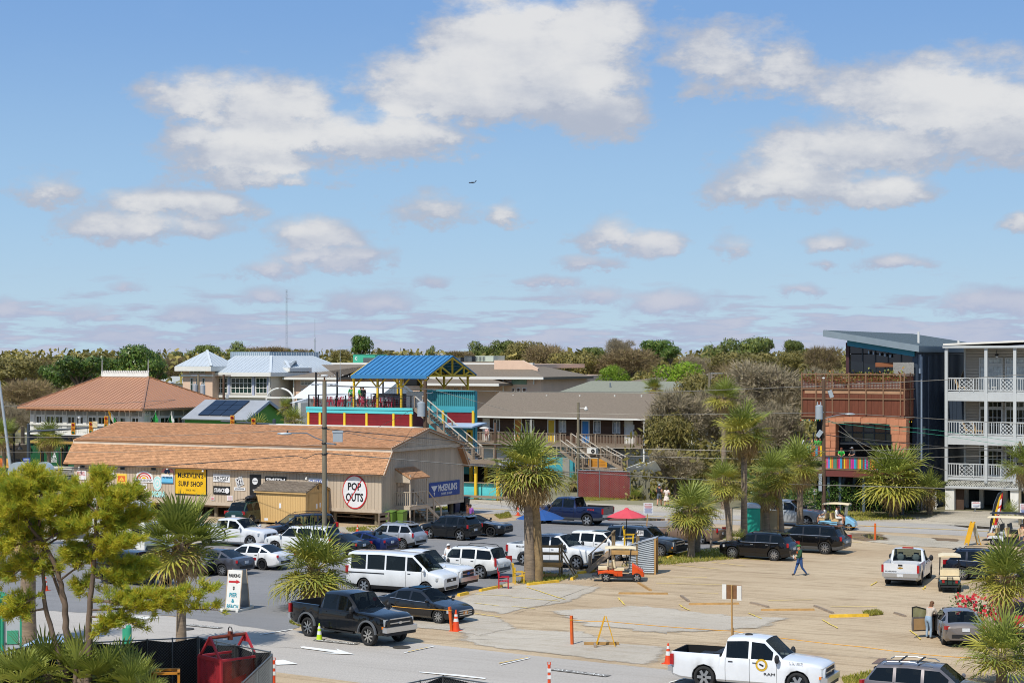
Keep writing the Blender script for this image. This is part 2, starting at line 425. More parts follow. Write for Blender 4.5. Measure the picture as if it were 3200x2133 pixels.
psh('concrete_apron',P2((1500,1840),(1690,1812),(1910,1830),(1780,1885),(1640,1905),(1560,1925),(1480,1912),(1340,1900)),.022,g_pale,jag=.12,soft=.22)
psh('concrete_apron',P2((1500,1955),(1830,1970),(1950,2010),(2110,2020),(2100,2060),(2050,2085),(1800,2055),(1500,2022),(1400,2000),(1420,1975)),.022,g_pale,jag=.1,soft=.22)
psh('concrete_apron',P2((1330,1905),(1560,1925),(1640,1965),(1500,1990),(1420,1975),(1250,1960)),.026,g_pale,jag=.12,soft=.22)
psh('worn_track',P2((1700,1905),(2000,1890),(2330,1925),(2520,1930),(2400,1965),(2060,1985),(1800,1955)),.030,g_pale,jag=.3,soft=.22,seed=4)
psh('driveway',P2((2880,1625),(2960,1595),(3330,1600),(3330,1650),(3100,1642)),.022,ggr,jag=.15)
psh('driveway',P2((2650,1662),(3060,1692),(3000,1715),(2780,1700),(2640,1680)),.022,ggr,jag=.2)
psh('puddle',P2((2690,1672),(2715,1668),(2745,1674),(2772,1682),(2760,1686),(2720,1684)),.034,m_water,jag=.06)
psh('puddle',P2((1880,1618),(1990,1617),(2110,1622),(2150,1628),(2000,1626),(1900,1626)),.034,m_water,jag=.05)
psh('puddle',P2((2960,1640),(3060,1644),(3200,1655),(3200,1659),(3040,1650)),.034,m_water,jag=.04)
psh('damp_ground',P2((2640,1662),(2760,1664),(2800,1690),(2700,1694),(2640,1684)),.028,g_dark,jag=.12,soft=.5)
psh('damp_ground',P2((2900,1678),(3010,1684),(3000,1694),(2920,1690)),.028,g_dark,jag=.1,soft=.5)
pm=MB()
def flt(bm,pts,z,m=0):
 vs=[(p[0],p[1],z) for p in pts]
 a=sum(vs[i][0]*vs[(i+1)%len(vs)][1]-vs[(i+1)%len(vs)][0]*vs[i][1] for i in RG(len(vs)))
 if a<0:vs.reverse()
 bm.add(vs,[tuple(range(len(vs)))],m)
def mkg(pts,m,z=.044):
 b=MB();flt(b,P2(*pts),z);o=b.bd('road_marking',m);sk(o);return o
mkg([(937,2022),(950,2021),(1055,2034),(1050,2028),(1108,2046),(993,2042),(1046,2040),(942,2026)],m_white)
mkg([(840,2066),(880,2063),(888,2063),(930,2076),(856,2079),(870,2076),(838,2076)],m_white)
mkg([(345,1927),(385,1924),(470,1929),(455,1926),(500,1932),(420,1936),(440,1933),(350,1931)],m_white)
for q in([(812,1983),(915,1966),(916,1967.5),(814,1984.5)],[(1262,2040),(1358,2019),(1359,2020.5),(1264,2041.5)],[(1564,2077),(1656,2056),(1657,2057.5),(1566,2078.5)],[(1310,2100),(1440,2110),(1520,2120),(1515,2123),(1310,2102)],[(2088,2133),(2140,2120),(2142,2122),(2092,2135)]):
 mkg(q,m_white)
for q in([(1275,2037),(1340,2022.5),(1340,2023.5),(1277,2038)],[(1558,2073),(1650,2055),(1650,2056),(1560,2074.2)]):
 mkg(q,m_yel,.048)
for dt in(-.12,.12):
 b=MB();flt(b,[(-200,130.1+dt),(140,130.1+dt),(140,130.2+dt),(-200,130.2+dt)],.044);sk(b.bd('road_line',m_yel))
for(a,b_) in(((1728,2092),(1902,2113)),((985,2000),(1118,2013)),((580,1952),(690,1963))):
 p,q=V_(GS(*a)),V_(GS(*b_));dv=(q-p);n_=V_((-dv.y,dv.x)).normalized()*.22
 bm=MB();flt(bm,[p-n_,q-n_,q+n_,p+n_],0);o=bm.bd('asphalt_patch',m_patch);sk(o);o.location=(0,0,.040)
 c=(p+q)/2;x,y=xy(c.x,c.y)
 me=txm('PAY TO PARK',m_white);t_=bpy.data.objects.new('road_lettering',me);COL.objects.link(t_)
 t_.location=(x,y,.044);t_.rotation_euler=(0,0,GA+atan2(dv.y,dv.x));t_.scale=(dv.length*.92,.26,.4);sk(t_)
for q in([(1600,1867),(1750,1879)],[(1645,1835),(1765,1874)],[(1600,1895),(1672,1903)],[(1485,1858),(1600,1863)],[(1480,1885),(1560,1894)],[(1480,1917),(1565,1929)],[(2100,1765),(2250,1779)],[(2020,1803),(2210,1805)],[(2050,1823),(2290,1829)],[(2180,1853),(2245,1855)],[(1930,1868),(1950,1890)],[(2120,1890),(2155,1908)],[(2340,1916),(2378,1934)],[(2400,1877),(2540,1875)],[(2595,1897),(2740,1896)],[(2568,1937),(2620,1964)],[(2845,1970),(2877,1999)],[(2225,1757),(2330,1769)],[(2290,1743),(2390,1751)],[(2655,1679),(2700,1682)],[(2660,1693),(2695,1697)],[(3085,1996),(3140,2004)],[(2720,1830),(2740,1818)],[(2885,1843),(2893,1832)]):
 p,q2=V_(GS(*q[0])),V_(GS(*q[1]));n_=V_((-(q2-p).y,(q2-p).x)).normalized()*.035
 rr=RR(int(q[0][0]));k=6;L=[];Rr=[]
 for i in RG(k+1):
  c=p.lerp(q2,i/k)+n_*rr.u(-1.2,1.2);L.append(c-n_);Rr.append(c+n_)
 b=MB();flt(b,L+Rr[::-1],.046);o=b.bd('bay_line',m_yelrope);sk(o)
m_crack=M('crack','#857a69',.95,var=.2)
cr=RR(3)
for a,b_ in(((1600,1918),(1880,1825)),((1410,2000),(2060,1990)),((600,2002),(1000,2035)),((2700,2050),(3100,2090)),((800,1700),(1000,1712)),((500,1840),(720,1862)),((1500,1720),(1700,1712))):
 p,q=V_(GS(*a)),V_(GS(*b_));k=14;n_=V_((-(q-p).y,(q-p).x)).normalized();L=[];Rr=[];off=0
 for i in RG(k+1):
  off+=cr.u(-.12,.12);c=p.lerp(q,i/k)+n_*off;wd=cr.u(.006,.022);L.append(c-n_*wd);Rr.append(c+n_*wd)
 b=MB();flt(b,L+Rr[::-1],.038);sk(b.bd('pavement_crack',m_crack))
for(u,v,r_) in((1255,2023,.38),(582,1966,.36)):
 s_,t_=GS(u,v);b=MB();b.la([(.001,.05),(r_*.8,.05),(r_*.82,.044),(r_,.048),(r_,.012)],20,c=(s_,t_,0))
 o=b.bd('manhole_cover',M('cast iron','#4a4640',.7,.3,.25,6,.4,30));tag(o,'round iron manhole cover by the black pickup' if u>1000 else 'dark round manhole cover in the bare street','manhole')
m_grass=lfm('grass blades','#7f8a35','#a3973f','#b9a45c',trans=.3)
def gpt(name,pts,n,seed,hgt=.14):
 rr=RR(seed);poly=[V_(p) for p in P2(*pts)]
 xs=[p.x for p in poly];ys=[p.y for p in poly];b=MB();cnt=0;it=0
 def inside(x,y):
  c=False;j=len(poly)-1
  for i in RG(len(poly)):
   if(poly[i].y>y)!=(poly[j].y>y) and x<(poly[j].x-poly[i].x)*(y-poly[i].y)/(poly[j].y-poly[i].y)+poly[i].x:c=not c
   j=i
  return c
 while cnt<n and it<n*6:
  it+=1;x,y=rr.u(min(xs),max(xs)),rr.u(min(ys),max(ys))
  if not inside(x,y):continue
  a=rr.u(0,6.28);h=hgt*rr.u(.4,1.3);w_=.03;lx,ly=rr.u(-.08,.08),rr.u(-.08,.08)
  b.add([(x-cos(a)*w_,y-sin(a)*w_,0),(x+cos(a)*w_,y+sin(a)*w_,0),(x+lx,y+ly,h)],[(0,1,2)]);cnt+=1
 o=b.bd(name,m_grass);o.location=(0,0,.03);return tag(o,kind='stuff')
m_turf=gmt('thin turf','#8b8247','#76773a','#a08d5f',.6,2.5,stain=.5,soft=True)
for i,pts in enu(([(1930,1772),(2090,1735),(2170,1722),(2280,1708),(2330,1735),(2290,1748),(2180,1757),(2060,1768)],[(1080,1650),(1190,1645),(1200,1656),(1090,1662)],[(1330,1590),(1450,1578),(1450,1590),(1340,1598)],[(1545,1610),(1590,1600),(1600,1616),(1560,1622)],[(1810,1556),(2060,1544),(2060,1556),(1830,1566)],[(2470,1600),(2700,1598),(2880,1622),(2680,1628),(2480,1618)],[(900,1945),(990,1930),(1000,1950),(940,1960)],[(2630,2120),(2720,2100),(2760,2133),(2640,2140)],[(2695,1915),(2740,1910),(2760,1920),(2720,1924)],[(1610,1820),(1700,1790),(1790,1800),(1760,1815),(1650,1826)])):
 psh('grass_ground',P2(*pts),.032,m_turf,jag=.2,step=.4,seed=i,soft=.4)
 gpt('grass',pts,2600 if i in(0,4,5) else 900,i)
def clipseg(poly2,u0):
 """v-range of a convex polygon at u=u0"""
 vs=[]
 for i in RG(len(poly2)):
  (a,b),(c,d)=poly2[i],poly2[(i+1)%len(poly2)]
  if(a-u0)*(c-u0)<0:vs.append(b+(d-b)*(u0-a)/(c-a))
 return(min(vs),max(vs)) if len(vs)>=2 else None
def seams(parent,poly,U,spacing,m,wd=.05,ht=.05,name='roof_seam'):
 P=[V_(p) for p in poly];U=V_(U).normalized()
 N=(P[1]-P[0]).cross(P[2]-P[0]).normalized()
 if N.z<0:N=-N
 V=N.cross(U).normalized();o=P[0]
 p2=[((p-o).dot(U),(p-o).dot(V)) for p in P]
 a=min(x for x,_ in p2);b=max(x for x,_ in p2);k=int((b-a)/spacing);out=[]
 for i in RG(1,k+1):
  u0=a+(i-.5)*(b-a)/k;r=clipseg(p2,u0)
  if not r or r[1]-r[0]<.3:continue
  p,q=o+U*u0+V*r[0]+N*(ht/2-.01),o+U*u0+V*r[1]+N*(ht/2-.01)
  x=q-p;ob=NO(name,unitcube(m),parent)
  og=V_(ORG.get(parent.name,(0,0,0)));ob.location=(p+q)/2-og
  xx=x.normalized();yy=N.cross(xx)
  ob.rotation_euler=Matrix((xx,yy,N)).transposed().to_euler();ob.scale=(x.length,wd,ht);out.append(ob)
 return out
def shg(parent,o,U,V,L,S,tabw,expo,m,limit=150,seed=1,name='shingle',th=.03,poly=None,near=1):
 """courses of tabs from the eave up: o = lower corner, U along the eave, V up the slope; the ones nearest the eave and the U end are single parts"""
 rr=RR(seed);o=V_(o);U=V_(U).normalized();V=V_(V).normalized();N=U.cross(V).normalized()
 if N.z<0:N=-N
 rows=int(S/expo);cols=int(L/tabw);b=MB();cnt=0
 key='tab%.2f%.2f%s'%(tabw,expo,m.name)
 if key not in UNIT:
  t_=MB();w_=tabw-.012;e_=expo*1.5
  t_.add([(0,0,0),(w_,0,0),(w_,e_,-th*.7),(0,e_,-th*.7),(0,0,th),(w_,0,th),(w_,e_,.004),(0,e_,.004)],[(4,5,6,7),(0,1,5,4),(1,2,6,5),(3,0,4,7)])
  UNIT[key]=t_.mesh('shingle',m)
 rot=Matrix((U,V,N)).transposed()
 og=V_(ORG.get(parent.name,(0,0,0)))
 for r in RG(rows):
  for c in RG(cols):
   x=c*tabw+(r%2)*tabw*.5;x=min(x,L-tabw);y=r*expo
   h=th*rr.u(.6,1.25);p=o+U*(L-tabw-x if near>0 else x)+V*y
   if cnt<limit and r<8:
    ob=NO(name,UNIT[key],parent)
    ob.location=p-og;ob.rotation_euler=rot.to_euler();ob.scale=(1,1,h/th);cnt+=1;continue
   w_=tabw-.012;e_=expo*1.2 if r<rows-1 else expo
   q=[p+N*h,p+U*w_+N*h,p+U*w_+V*e_+N*.003,p+V*e_+N*.003,p-N*.01,p+U*w_-N*.01]
   b.add(q,[(0,1,2,3),(4,5,1,0)])
 f=b.bd(name+'_courses',m,parent)
 if f:f['kind']='stuff'
msh=M('tan asphalt shingle','#b28560',.92,var=.09,scale=3,rand=.19)
msb=M('brown asphalt shingle','#75695a',.95,var=.16,scale=6,str_=(1,1,3),bump=.3,bs=14)
msd=M('taupe board siding','#b9a892',.8,var=.09,scale=1.2,rand=.06,str_=(1,1,.3))
mtm=M('light trim boards','#c1b19c',.75,var=.1,scale=2,rand=.05)
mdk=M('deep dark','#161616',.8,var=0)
mgl=M('dark window glass','#10161a',.06,var=.3,scale=.8,spec=.8)
mgg=M('green window glass','#12332f',.07,var=.4,scale=.6,spec=.8)
mww=M('white painted wood','#dcdad2',.6,var=.06,scale=2)
m_stucco=M('cream stucco','#d8d2c2',.85,var=.06,scale=1.5)
mwd=M('grey weathered wood','#8d7d6b',.85,var=.22,scale=3,rand=.14,str_=(1,1,4))
mlu=M('new lumber','#b08a54',.8,var=.18,scale=3,rand=.12)
m_post=M('pole timber','#7d7460',.9,var=.2,scale=2,str_=(6,6,.5),bump=.3)
mme=M('galvanised steel','#9aa0a4',.4,.8,.1,3)
mbk=M('black paint','#151517',.5,var=.1)
def sgb(parent,face,k,a,b,m,th=.05,name='board',proud=.0):
 """thin board on plane t=k (face 't') or s=k (face 's') from pixel corners a, b"""
 if face=='t':
  (s0,z0),(s1,z1)=PT(*a,k),PT(*b,k);s0,s1=sorted((s0,s1));z0,z1=sorted((z0,z1))
  bm=MB();bm.box((s0,k-th-proud,z0),(s1,k-proud,z1));o=bm.bd(name,m,parent)
  return o,((s0+s1)/2,k-th-proud-.002,(z0+z1)/2),s1-s0,z1-z0
 (t0,z0),(t1,z1)=PS(*a,k),PS(*b,k);t0,t1=sorted((t0,t1));z0,z1=sorted((z0,z1))
 bm=MB();bm.box((k+proud,t0,z0),(k+th+proud,t1,z1));o=bm.bd(name,m,parent)
 return o,(k+th+proud+.002,(t0+t1)/2,(z0+z1)/2),t1-t0,z1-z0
def glz(parent,face,k,a0,a1,z0,z1,nx,nz,mf,mg,fw=.06,bar=.035,depth=.06,name='window',sill=False,lb=None):
 """framed window: frame + one pane per light; a-range runs along s (face t) or t (face s)"""
 def bx(bm,p0,p1,q0,q1,d0,d1):
  if face=='t':bm.box((p0,k-d1,q0),(p1,k-d0,q1))
  else:bm.box((k+d0,p0,q0),(k+d1,p1,q1))
 f=MB()
 bx(f,a0,a1,z1-fw,z1,0,depth);bx(f,a0,a1,z0,z0+fw,0,depth)
 bx(f,a0,a0+fw,z0+fw,z1-fw,0,depth);bx(f,a1-fw,a1,z0+fw,z1-fw,0,depth)
 W,Hh=(a1-a0-2*fw),(z1-z0-2*fw)
 for i in RG(1,nx):x=a0+fw+W*i/nx;bx(f,x-bar/2,x+bar/2,z0+fw,z1-fw,.004,depth*.8)
 for j in RG(1,nz):z=z0+fw+Hh*j/nz;bx(f,a0+fw,a1-fw,z-bar/2,z+bar/2,.004,depth*.78)
 if sill:bx(f,a0-.06,a1+.06,z0-.07,z0-.005,0,depth+.05)
 fr=f.bd(name,mf,parent)
 if lb:fr['label']=lb
 for i in RG(nx):
  for j in RG(nz):
   g=MB();x0,x1=a0+fw+W*i/nx+bar/2,a0+fw+W*(i+1)/nx-bar/2;y0,y1=z0+fw+Hh*j/nz+bar/2,z0+fw+Hh*(j+1)/nz-bar/2
   bx(g,x0,x1,y0,y1,.006,.02);sub('pane',g.mesh('pane',mg),fr)
 return fr
tf=113.2;tb=tf+12.1;t_r=tf+5.9
sC,zB=PT(1192,1602,tf);sL=PT(231,1500,tf)[0]
sE,zE=PT(1202,1483,tf-.45);sEl=PT(197,1442,tf-.45)[0]
zR=PT(1337,1337,t_r)[1];tk=tf+.75;zK=PT(1225,1407,tk)[1];sRt=sE
shp=gth('shop_building','long tan shop on stilts under an orange-brown gambrel shingle roof, hung with many brand signs','shop',(sC+sL)/2,tf+6,0)
core=MB();core.box((sL+.05,tf+.06,zB+.1),(sC-.06,tb-.1,zE+.15));core.bd('wall',msd,shp)
bw=.305;x=sL
k=0
while x<sC-.05:
 x1=min(x+bw,sC);pc('siding_board',shp,((x+x1)/2,tf+.025,(zB+zE)/2+.08),(x1-x-.018,.05,zE-zB+.16),msd);x=x1;k+=1
def roofz(t):
 if t<tk:return zE+(zK-zE)*(t-(tf-.45))/(tk-(tf-.45))
 if t<=t_r:return zK+.25+(zR-zK-.25)*(t-tk)/(t_r-tk)
 return roofz(2*t_r-t)
x=tf
while x<tb-.02:
 x1=min(x+bw,tb);b=MB();z0,z1=min(roofz(x),zK),min(roofz(x1),zK)
 b.pr([(sC-.05,x+.009,zB),(sC-.05,x1-.009,zB),(sC-.05,x1-.009,z1),(sC-.05,x+.009,z0)],(.05,0,0));b.bd('siding_board',msd,shp);x=x1
x=tk+.25;x_end=2*t_r-tk-.25
while x<x_end-.02:
 x1=min(x+bw,x_end);b=MB()
 b.pr([(sE-.30,x+.009,zK+.1),(sE-.30,x1-.009,zK+.1),(sE-.30,x1-.009,max(roofz(x1)-.18,zK+.12)),(sE-.30,x+.009,max(roofz(x)-.18,zK+.12))],(.05,0,0));b.bd('gable_board',msd,shp);x=x1
b=MB();b.box((sC,tk,zK-.02),(sE-.28,2*t_r-tk,zK+.09));b.box((sE-.30,tk,zK-.12),(sE-.22,2*t_r-tk,zK+.12))
b.bd('gable_beam',mtm,shp)
MB().pr([(sE-.34,tk+.3,zK+.1),(sE-.34,2*t_r-tk-.3,zK+.1),(sE-.34,t_r,zR-.25)],(.03,0,0)).bd('gable_backing',msd,shp)
roof=MB()
tbe,tkb=2*t_r-(tf-.45),2*t_r-tk
def slab(bm,p0,p1,s0,s1,th=.12):
 (t0,z0),(t1,z1)=p0,p1;dd=V_((0,t1-t0,z1-z0)).normalized();n_=V_((0,-dd.z,dd.y))
 if n_.z<0:n_=-n_
 bm.pr([(s0,t0,z0),(s1,t0,z0),(s1,t1,z1),(s0,t1,z1)],n_*(-th))
slab(roof,(tf-.45,zE),(tk,zK-.02),sEl,sE);slab(roof,(tk-.2,zK+.19),(t_r,zR),sEl+.2,sE)
slab(roof,(tbe,zE),(tkb,zK-.02),sEl,sE);slab(roof,(tkb+.2,zK+.19),(t_r,zR),sEl+.2,sE)
rf=roof.bd('roof',msh,shp)
UL=V_((0,tk-tf+.45,zK-.02-zE));UU=V_((0,t_r-tk+.2,zR-zK-.19))
shg(shp,(sEl,tf-.47,zE+.005),(1,0,0),UL,sE-sEl,UL.length,.33,.145,msh,160,1)
shg(shp,(sEl+.2,tk-.22,zK+.195),(1,0,0),UU,sE-sEl-.2,UU.length,.33,.145,msh,130,2)
MB().box((sEl+.1,tk-.12,zK-.14),(sE,tk-.02,zK+.17)).bd('roof_fascia',M('cream fascia','#d3c3ae',.7,var=.1,scale=1),shp)
for p,q in(((tf-.42,zE-.08),(tk,zK-.1)),((tk-.2,zK+.1),(t_r,zR-.09)),((tbe-.03,zE-.08),(tkb,zK-.1)),((tkb+.2,zK+.1),(t_r,zR-.09))):
 sp('rake_board',shp,(sE-.05,p[0],p[1]),(sE-.05,q[0],q[1]),(.06,.22),mtm)
b=MB();b.box((sL,tf-.40,zE-.09),(sE-.1,tf+.0,zE-.05));b.box((sL,tf-.02,zB-.02),(sC+.02,tf+.0,zB+.24));b.box((sC,tf,zB-.02),(sC+.02,tb,zB+.22))
b.bd('skirt_trim',mtm,shp)
for tt in(tf+.6,tf+4.2,tf+7.9,tb-.6):
 for i in RG(9):
  ss=sC-.8-i*3.7;bm=MB();bm.tube((ss,tt,0),(ss,tt,zB+.1),.16,n=10);bm.bd('stilt',m_post,shp)
for tt in(tf+.6,tf+7.9):bm=MB();bm.box((sL+.2,tt-.08,zB-.22),(sC-.1,tt+.08,zB+.08));bm.bd('floor_beam',mwd,shp)
for(a,b_,c) in((-7,.35,.8),(-4.5,.5,.5),(-3.2,.62,.3)):sp('loose_plank',shp,(sC+a,tf+.8,b_),(sC+a+3.2,tf+1.2,c),(.22,.05),mwd)
for u0,u1,v0,v1 in((250,268,1450,1462),(375,393,1456,1468),(472,490,1458,1470)):(s0,z0),(s1,z1)=PT(u0,v1,tf),PT(u1,v0,tf);glz(shp,'t',tf,s0,s1,z0,z1,1,1,mtm,mgl,.05,sill=True)
b=MB();(s_,z_)=PT(343,1361,t_r-3);b.tube((s_,t_r-3.2,z_-.3),(s_,t_r-3.2,z_+.1),.06);b.bd('vent_pipe',mww,shp)
for(u,v) in((247,1461),(523,1463),(634,1470),(957,1494)):
 (s_,z_)=PT(u,v,tf-.3);b=MB();b.la([(.02,.1),(.06,.06),(.10,-.08),(.001,-.06)],10,c=(s_,tf-.3,z_));b.tube((s_,tf,z_+.1),(s_,tf-.3,z_+.1),.02)
 b.bd('spot_lamp',mww,shp)
mws=M('white sign face','#dedede',.5,var=.05,scale=3);mbs=M('black sign face','#1b1b1d',.45,var=.1)
m_ysign=M('yellow sign face','#e3b416',.45,var=.06,scale=2);mrp=M('red sign paint','#c3282d',.5,var=.1);m_tealp=M('pale teal paint','#a9dcd8',.5,var=.05)
mbp=M('blue sign paint','#274f9e',.5,var=.1);m_orp=M('orange sign paint','#d9662b',.5,var=.08);m_ltyel=M('light yellow sign face','#ecc84f',.5,var=.05)
def sgt(lb,u,v,name='shop_sign'):
 s_,z_=PT(u,v,tf);return gth(name,lb,'sign',s_,tf,z_)
def ssg(lb,a,b_,m,lines,th=.05):
 t_=sgt(lb,(a[0]+b_[0])/2,(a[1]+b_[1])/2)
 o,c,wd,ht=sgb(t_,'t',tf,a,b_,m,th,'sign_board')
 for(txt,mm,fx,fy,fw,fh,*bd) in lines:
  text(t_,txt,mm,(c[0]+(fx-.5)*wd,c[1],c[2]+(.5-fy)*ht),fw*wd,fh*ht,bold=(bd[0] if bd else 0))
 return t_,c,wd,ht
ssg('white sign with thin red lettering near the far end of the shop front',(241,1468),(270,1498),mws,[('BIRDWELL',mrp,.5,.35,.9,.45)])
ssg('white sign with spaced black capital letters high on the shop front',(318,1466),(357.5,1495),mws,[('ELECTRIC',mbs,.5,.3,.82,.3)])
t_,c,wd,ht=ssg('upright yellow sign with an orange square and triangle mark',(366,1479),(397,1525),m_ltyel,[('REEF',m_orp,.5,.78,.7,.2,.02)])
MB().box((c[0]-wd*.37,c[1]-.006,c[2]-.02),(c[0]+wd*.37,c[1],c[2]+ht*.36)).bd('square_mark',m_orp,t_)
MB().add([(c[0]-wd*.25,c[1]-.01,c[2]+.06),(c[0]+wd*.28,c[1]-.01,c[2]+.06),(c[0],c[1]-.01,c[2]+ht*.28),(c[0]-wd*.1,c[1]-.01,c[2]+.14),(c[0]+wd*.1,c[1]-.01,c[2]+.14),(c[0],c[1]-.01,c[2]+ht*.2)],[(0,1,4,3),(1,2,5,4),(2,0,3,5)]).bd('triangle_mark',m_ltyel,t_)
t_=sgt('red and white winged fish shaped sign beside the thin red lettering',297,1478);(s0,z0)=PT(297,1480,tf)
MB().pr([(s0+x_,tf,z0+z_) for x_,z_ in((-.42,-.35),(.5,-.3),(.42,-.05),(.2,.15),(-.1,.42),(-.35,.42),(-.1,.1),(-.45,0))],(0,-.05,0)).bd('sign_board',mrp,t_)
MB().add([(s0+x_,tf-.056,z0+z_) for x_,z_ in((-.3,-.22),(.38,-.2),(.2,.02),(-.02,.2),(-.28,.36),(0,.06),(-.36,-.04))],[(0,1,2,3,4,5,6)]).bd('emblem',mws,t_)
def archpts(cx,z0,w_,zs,n=12):return[(cx+w_/2,z0),(cx+w_/2,zs)]+[(cx+w_/2*cos(pi*i/n),zs+(w_*.32)*sin(pi*i/n)) for i in RG(1,n)]+[(cx-w_/2,zs),(cx-w_/2,z0)]
def asg(lb,u0,u1,v0,v1,m):
 t_=sgt(lb,(u0+u1)/2,(v0+v1)/2);(s0,z0),(s1,z1)=PT(u0,v1,tf),PT(u1,v0,tf);cx,w_=(s0+s1)/2,s1-s0
 zs=z1-w_*.32;MB().pr([(x_,tf,z_) for x_,z_ in archpts(cx,z0,w_,zs)],(0,-.05,0)).bd('sign_board',m,t_);return t_,cx,z0,z1,w_,zs
t_,cx,z0,z1,w_,zs=asg('white arched sign with a red and orange half rainbow over black capitals',423,479.5,1472,1505,mws)
for rr_,mm in((.80,mrp),(.52,m_orp),(.26,m_ysign)):
 b=MB();n=14;ri,ro=rr_-.14 if rr_>.3 else.0,rr_
 vs=[]
 for i in RG(n+1):
  a=pi*i/n;vs+=[(cx+w_*.5*ro*cos(a),tf-.056,zs-.02+w_*.32*ro*sin(a)),(cx+w_*.5*ri*cos(a),tf-.056,zs-.02+w_*.32*ri*sin(a))]
 b.add(vs,[(2*i,2*i+1,2*i+3,2*i+2) for i in RG(n)]);b.bd('rainbow_band',mm,t_)
text(t_,'RAINBOW',mbs,(cx,tf-.053,z0+(zs-z0)*.5),w_*.86,(zs-z0)*.62,bold=.0)
ssg('white oblong sign with bold angular black letters below the rainbow sign',(412,1508),(460,1531),mws,[('DAKINE',mbs,.5,.5,.88,.5,.03)])
t_=sgt('pale teal cut-out sign of a round spiral over four letters',495,1520);(s0,z0)=PT(493,1509,tf)
MB().pr([(s0+.44*cos(a*.3142),tf,z0+.58*sin(a*.3142)) for a in RG(20)],(0,-.05,0)).bd('sign_board',mws,t_)
for r_ in(.40,.2):
 b=MB();n=20;b.add([(s0+(r_-q)*cos(a*.3142),tf-.055,z0+(r_-q)*1.3*sin(a*.3142)) for a in RG(20) for q in(0,.1)],[(2*i,2*i+1,(2*i+3)%40,(2*i+2)%40) for i in RG(20)]);b.bd('ring_mark',m_tealp,t_)
text(t_,'MORA',m_tealp,(s0+.15,tf-.06,z0-.85),1.35,.5,bold=.06)
t_,cx,z0,z1,w_,zs=asg('tall arched sign banded pink, cream and blue beside the big yellow sign',505.5,543,1461,1509,M('salmon sign face','#c9837c',.5,var=.05))
for(f0,f1,mm) in((.0,.08,M('deep teal paint','#2b6f8f',.5,var=.05)),(.08,.42,M('sky blue paint','#69bbe0',.5,var=.05)),(.42,.58,mws),(.58,.68,M('cream sign paint','#e5cf9e',.5,var=.05))):
 MB().box((cx-w_/2+.01,tf-.055,z0+(z1-z0)*f0),(cx+w_/2-.01,tf-.05,z0+(z1-z0)*f1)).bd('colour_band',mm,t_)
text(t_,'RHEOS',M('navy paint','#1d3e63',.5,var=0),(cx,tf-.058,z0+(z1-z0)*.39),w_*.78,(z1-z0)*.11,bold=.04)
MB().pr([(cx+x_*w_,tf-.05,z0+z_*(z1-z0)) for x_,z_ in((-.27,.72),(-.2,.86),(-.02,.93),(.18,.88),(.26,.72),(.1,.6),(.05,.7),(-.02,.78),(0,.68),(-.1,.6),(-.22,.64))],(0,-.008,0)).bd('emblem',MT['navy paint'],t_)
t_=sgt('large square yellow sign with black frame and black capitals, biggest on the long wall',597,1505)
o,c,wd,ht=sgb(t_,'t',tf,(547.5,1458.5),(647.5,1548),mbs,.05,'frame')
MB().box((c[0]-wd/2+.08,tf-.065,c[2]-ht/2+.08),(c[0]+wd/2-.08,tf-.05,c[2]+ht/2-.08)).bd('sign_board',m_ysign,t_)
for txt,fy,fw,fh in(("McKEVLIN'S",.28,.80,.19),('SURF SHOP',.59,.76,.19)):text(t_,txt,mbs,(c[0],tf-.068,c[2]+(.5-fy)*ht),wd*fw,ht*fh,bold=.02)
text(t_,'SINCE 1965',mbs,(c[0],tf-.068,c[2]-.32*ht),wd*.3,ht*.06)
ssg('white sign with rounded thin black lettering to the side of the big yellow sign',(667,1480),(719.5,1506),mws,[('nectar',mbs,.5,.5,.92,.55),('SUNGLASSES',mme,.5,.9,.4,.1)])
t_,c,wd,ht=ssg('black sign with bold white capitals and a white disc',(667.5,1517),(719.5,1545),mbs,[('STANCE',mws,.38,.5,.62,.5,.03)])
MB().la([(.001,0),(ht*.34,0),(ht*.34,.01)],20,c=(c[0]+wd*.34,c[1]-.008,c[2]),M3=X90).bd('disc',mws,t_)
t_=sgt('white diamond badge with black square, over a small white name strip',750,1512);(s0,z0)=PT(749.5,1504,tf)
for sz,d_,mm,nm in((.86,.05,mws,'sign_board'),(.72,.058,mbs,'black_square'),(.66,.062,mws,'white_square'),(.58,.066,mbs,'inner_square')):
 b=MB();r_=sz*.5*1.12;b.pr([(s0+r_*cos(R(q)),tf,z0+r_*sin(R(q))) for q in(65,155,245,335)],(0,-d_,0));b.bd(nm,mm,t_)
text(t_,'VZ',mws,(s0,tf-.07,z0),.5,.38,bold=.04,tilt=R(20))
o,c,wd,ht=sgb(t_,'t',tf,(732,1521),(767.5,1532),mws,.04,'name_strip');text(t_,'VONZIPPER',mbs,c,wd*.82,ht*.5)
t_,c,wd,ht=ssg('tall black sign with white disc, partly behind the small shed',(781,1481.5),(816,1546),mbs,[('IN RHYTHM',mws,.55,.76,.5,.06,.02),('of all',mws,.5,.82,.3,.04)])
MB().la([(.001,0),(wd*.25,0),(wd*.25,.01)],20,c=(c[0],c[1]-.008,c[2]+ht*.18),M3=X90).bd('disc',mws,t_)
text(t_,'rhythm',mbs,(c[0],c[1]-.012,c[2]+ht*.18),wd*.42,ht*.08)
ssg('wide black sign with white capitals cut off by the shed roof',(829,1487),(895,1516),mbs,[('SMITH',mws,.5,.42,.9,.46,.03)])
ssg('white sign with blue capitals behind the tall utility pole',(965,1492.5),(1024,1520),mws,[('CUSTOM',mbp,.5,.38,.88,.36,.03)])
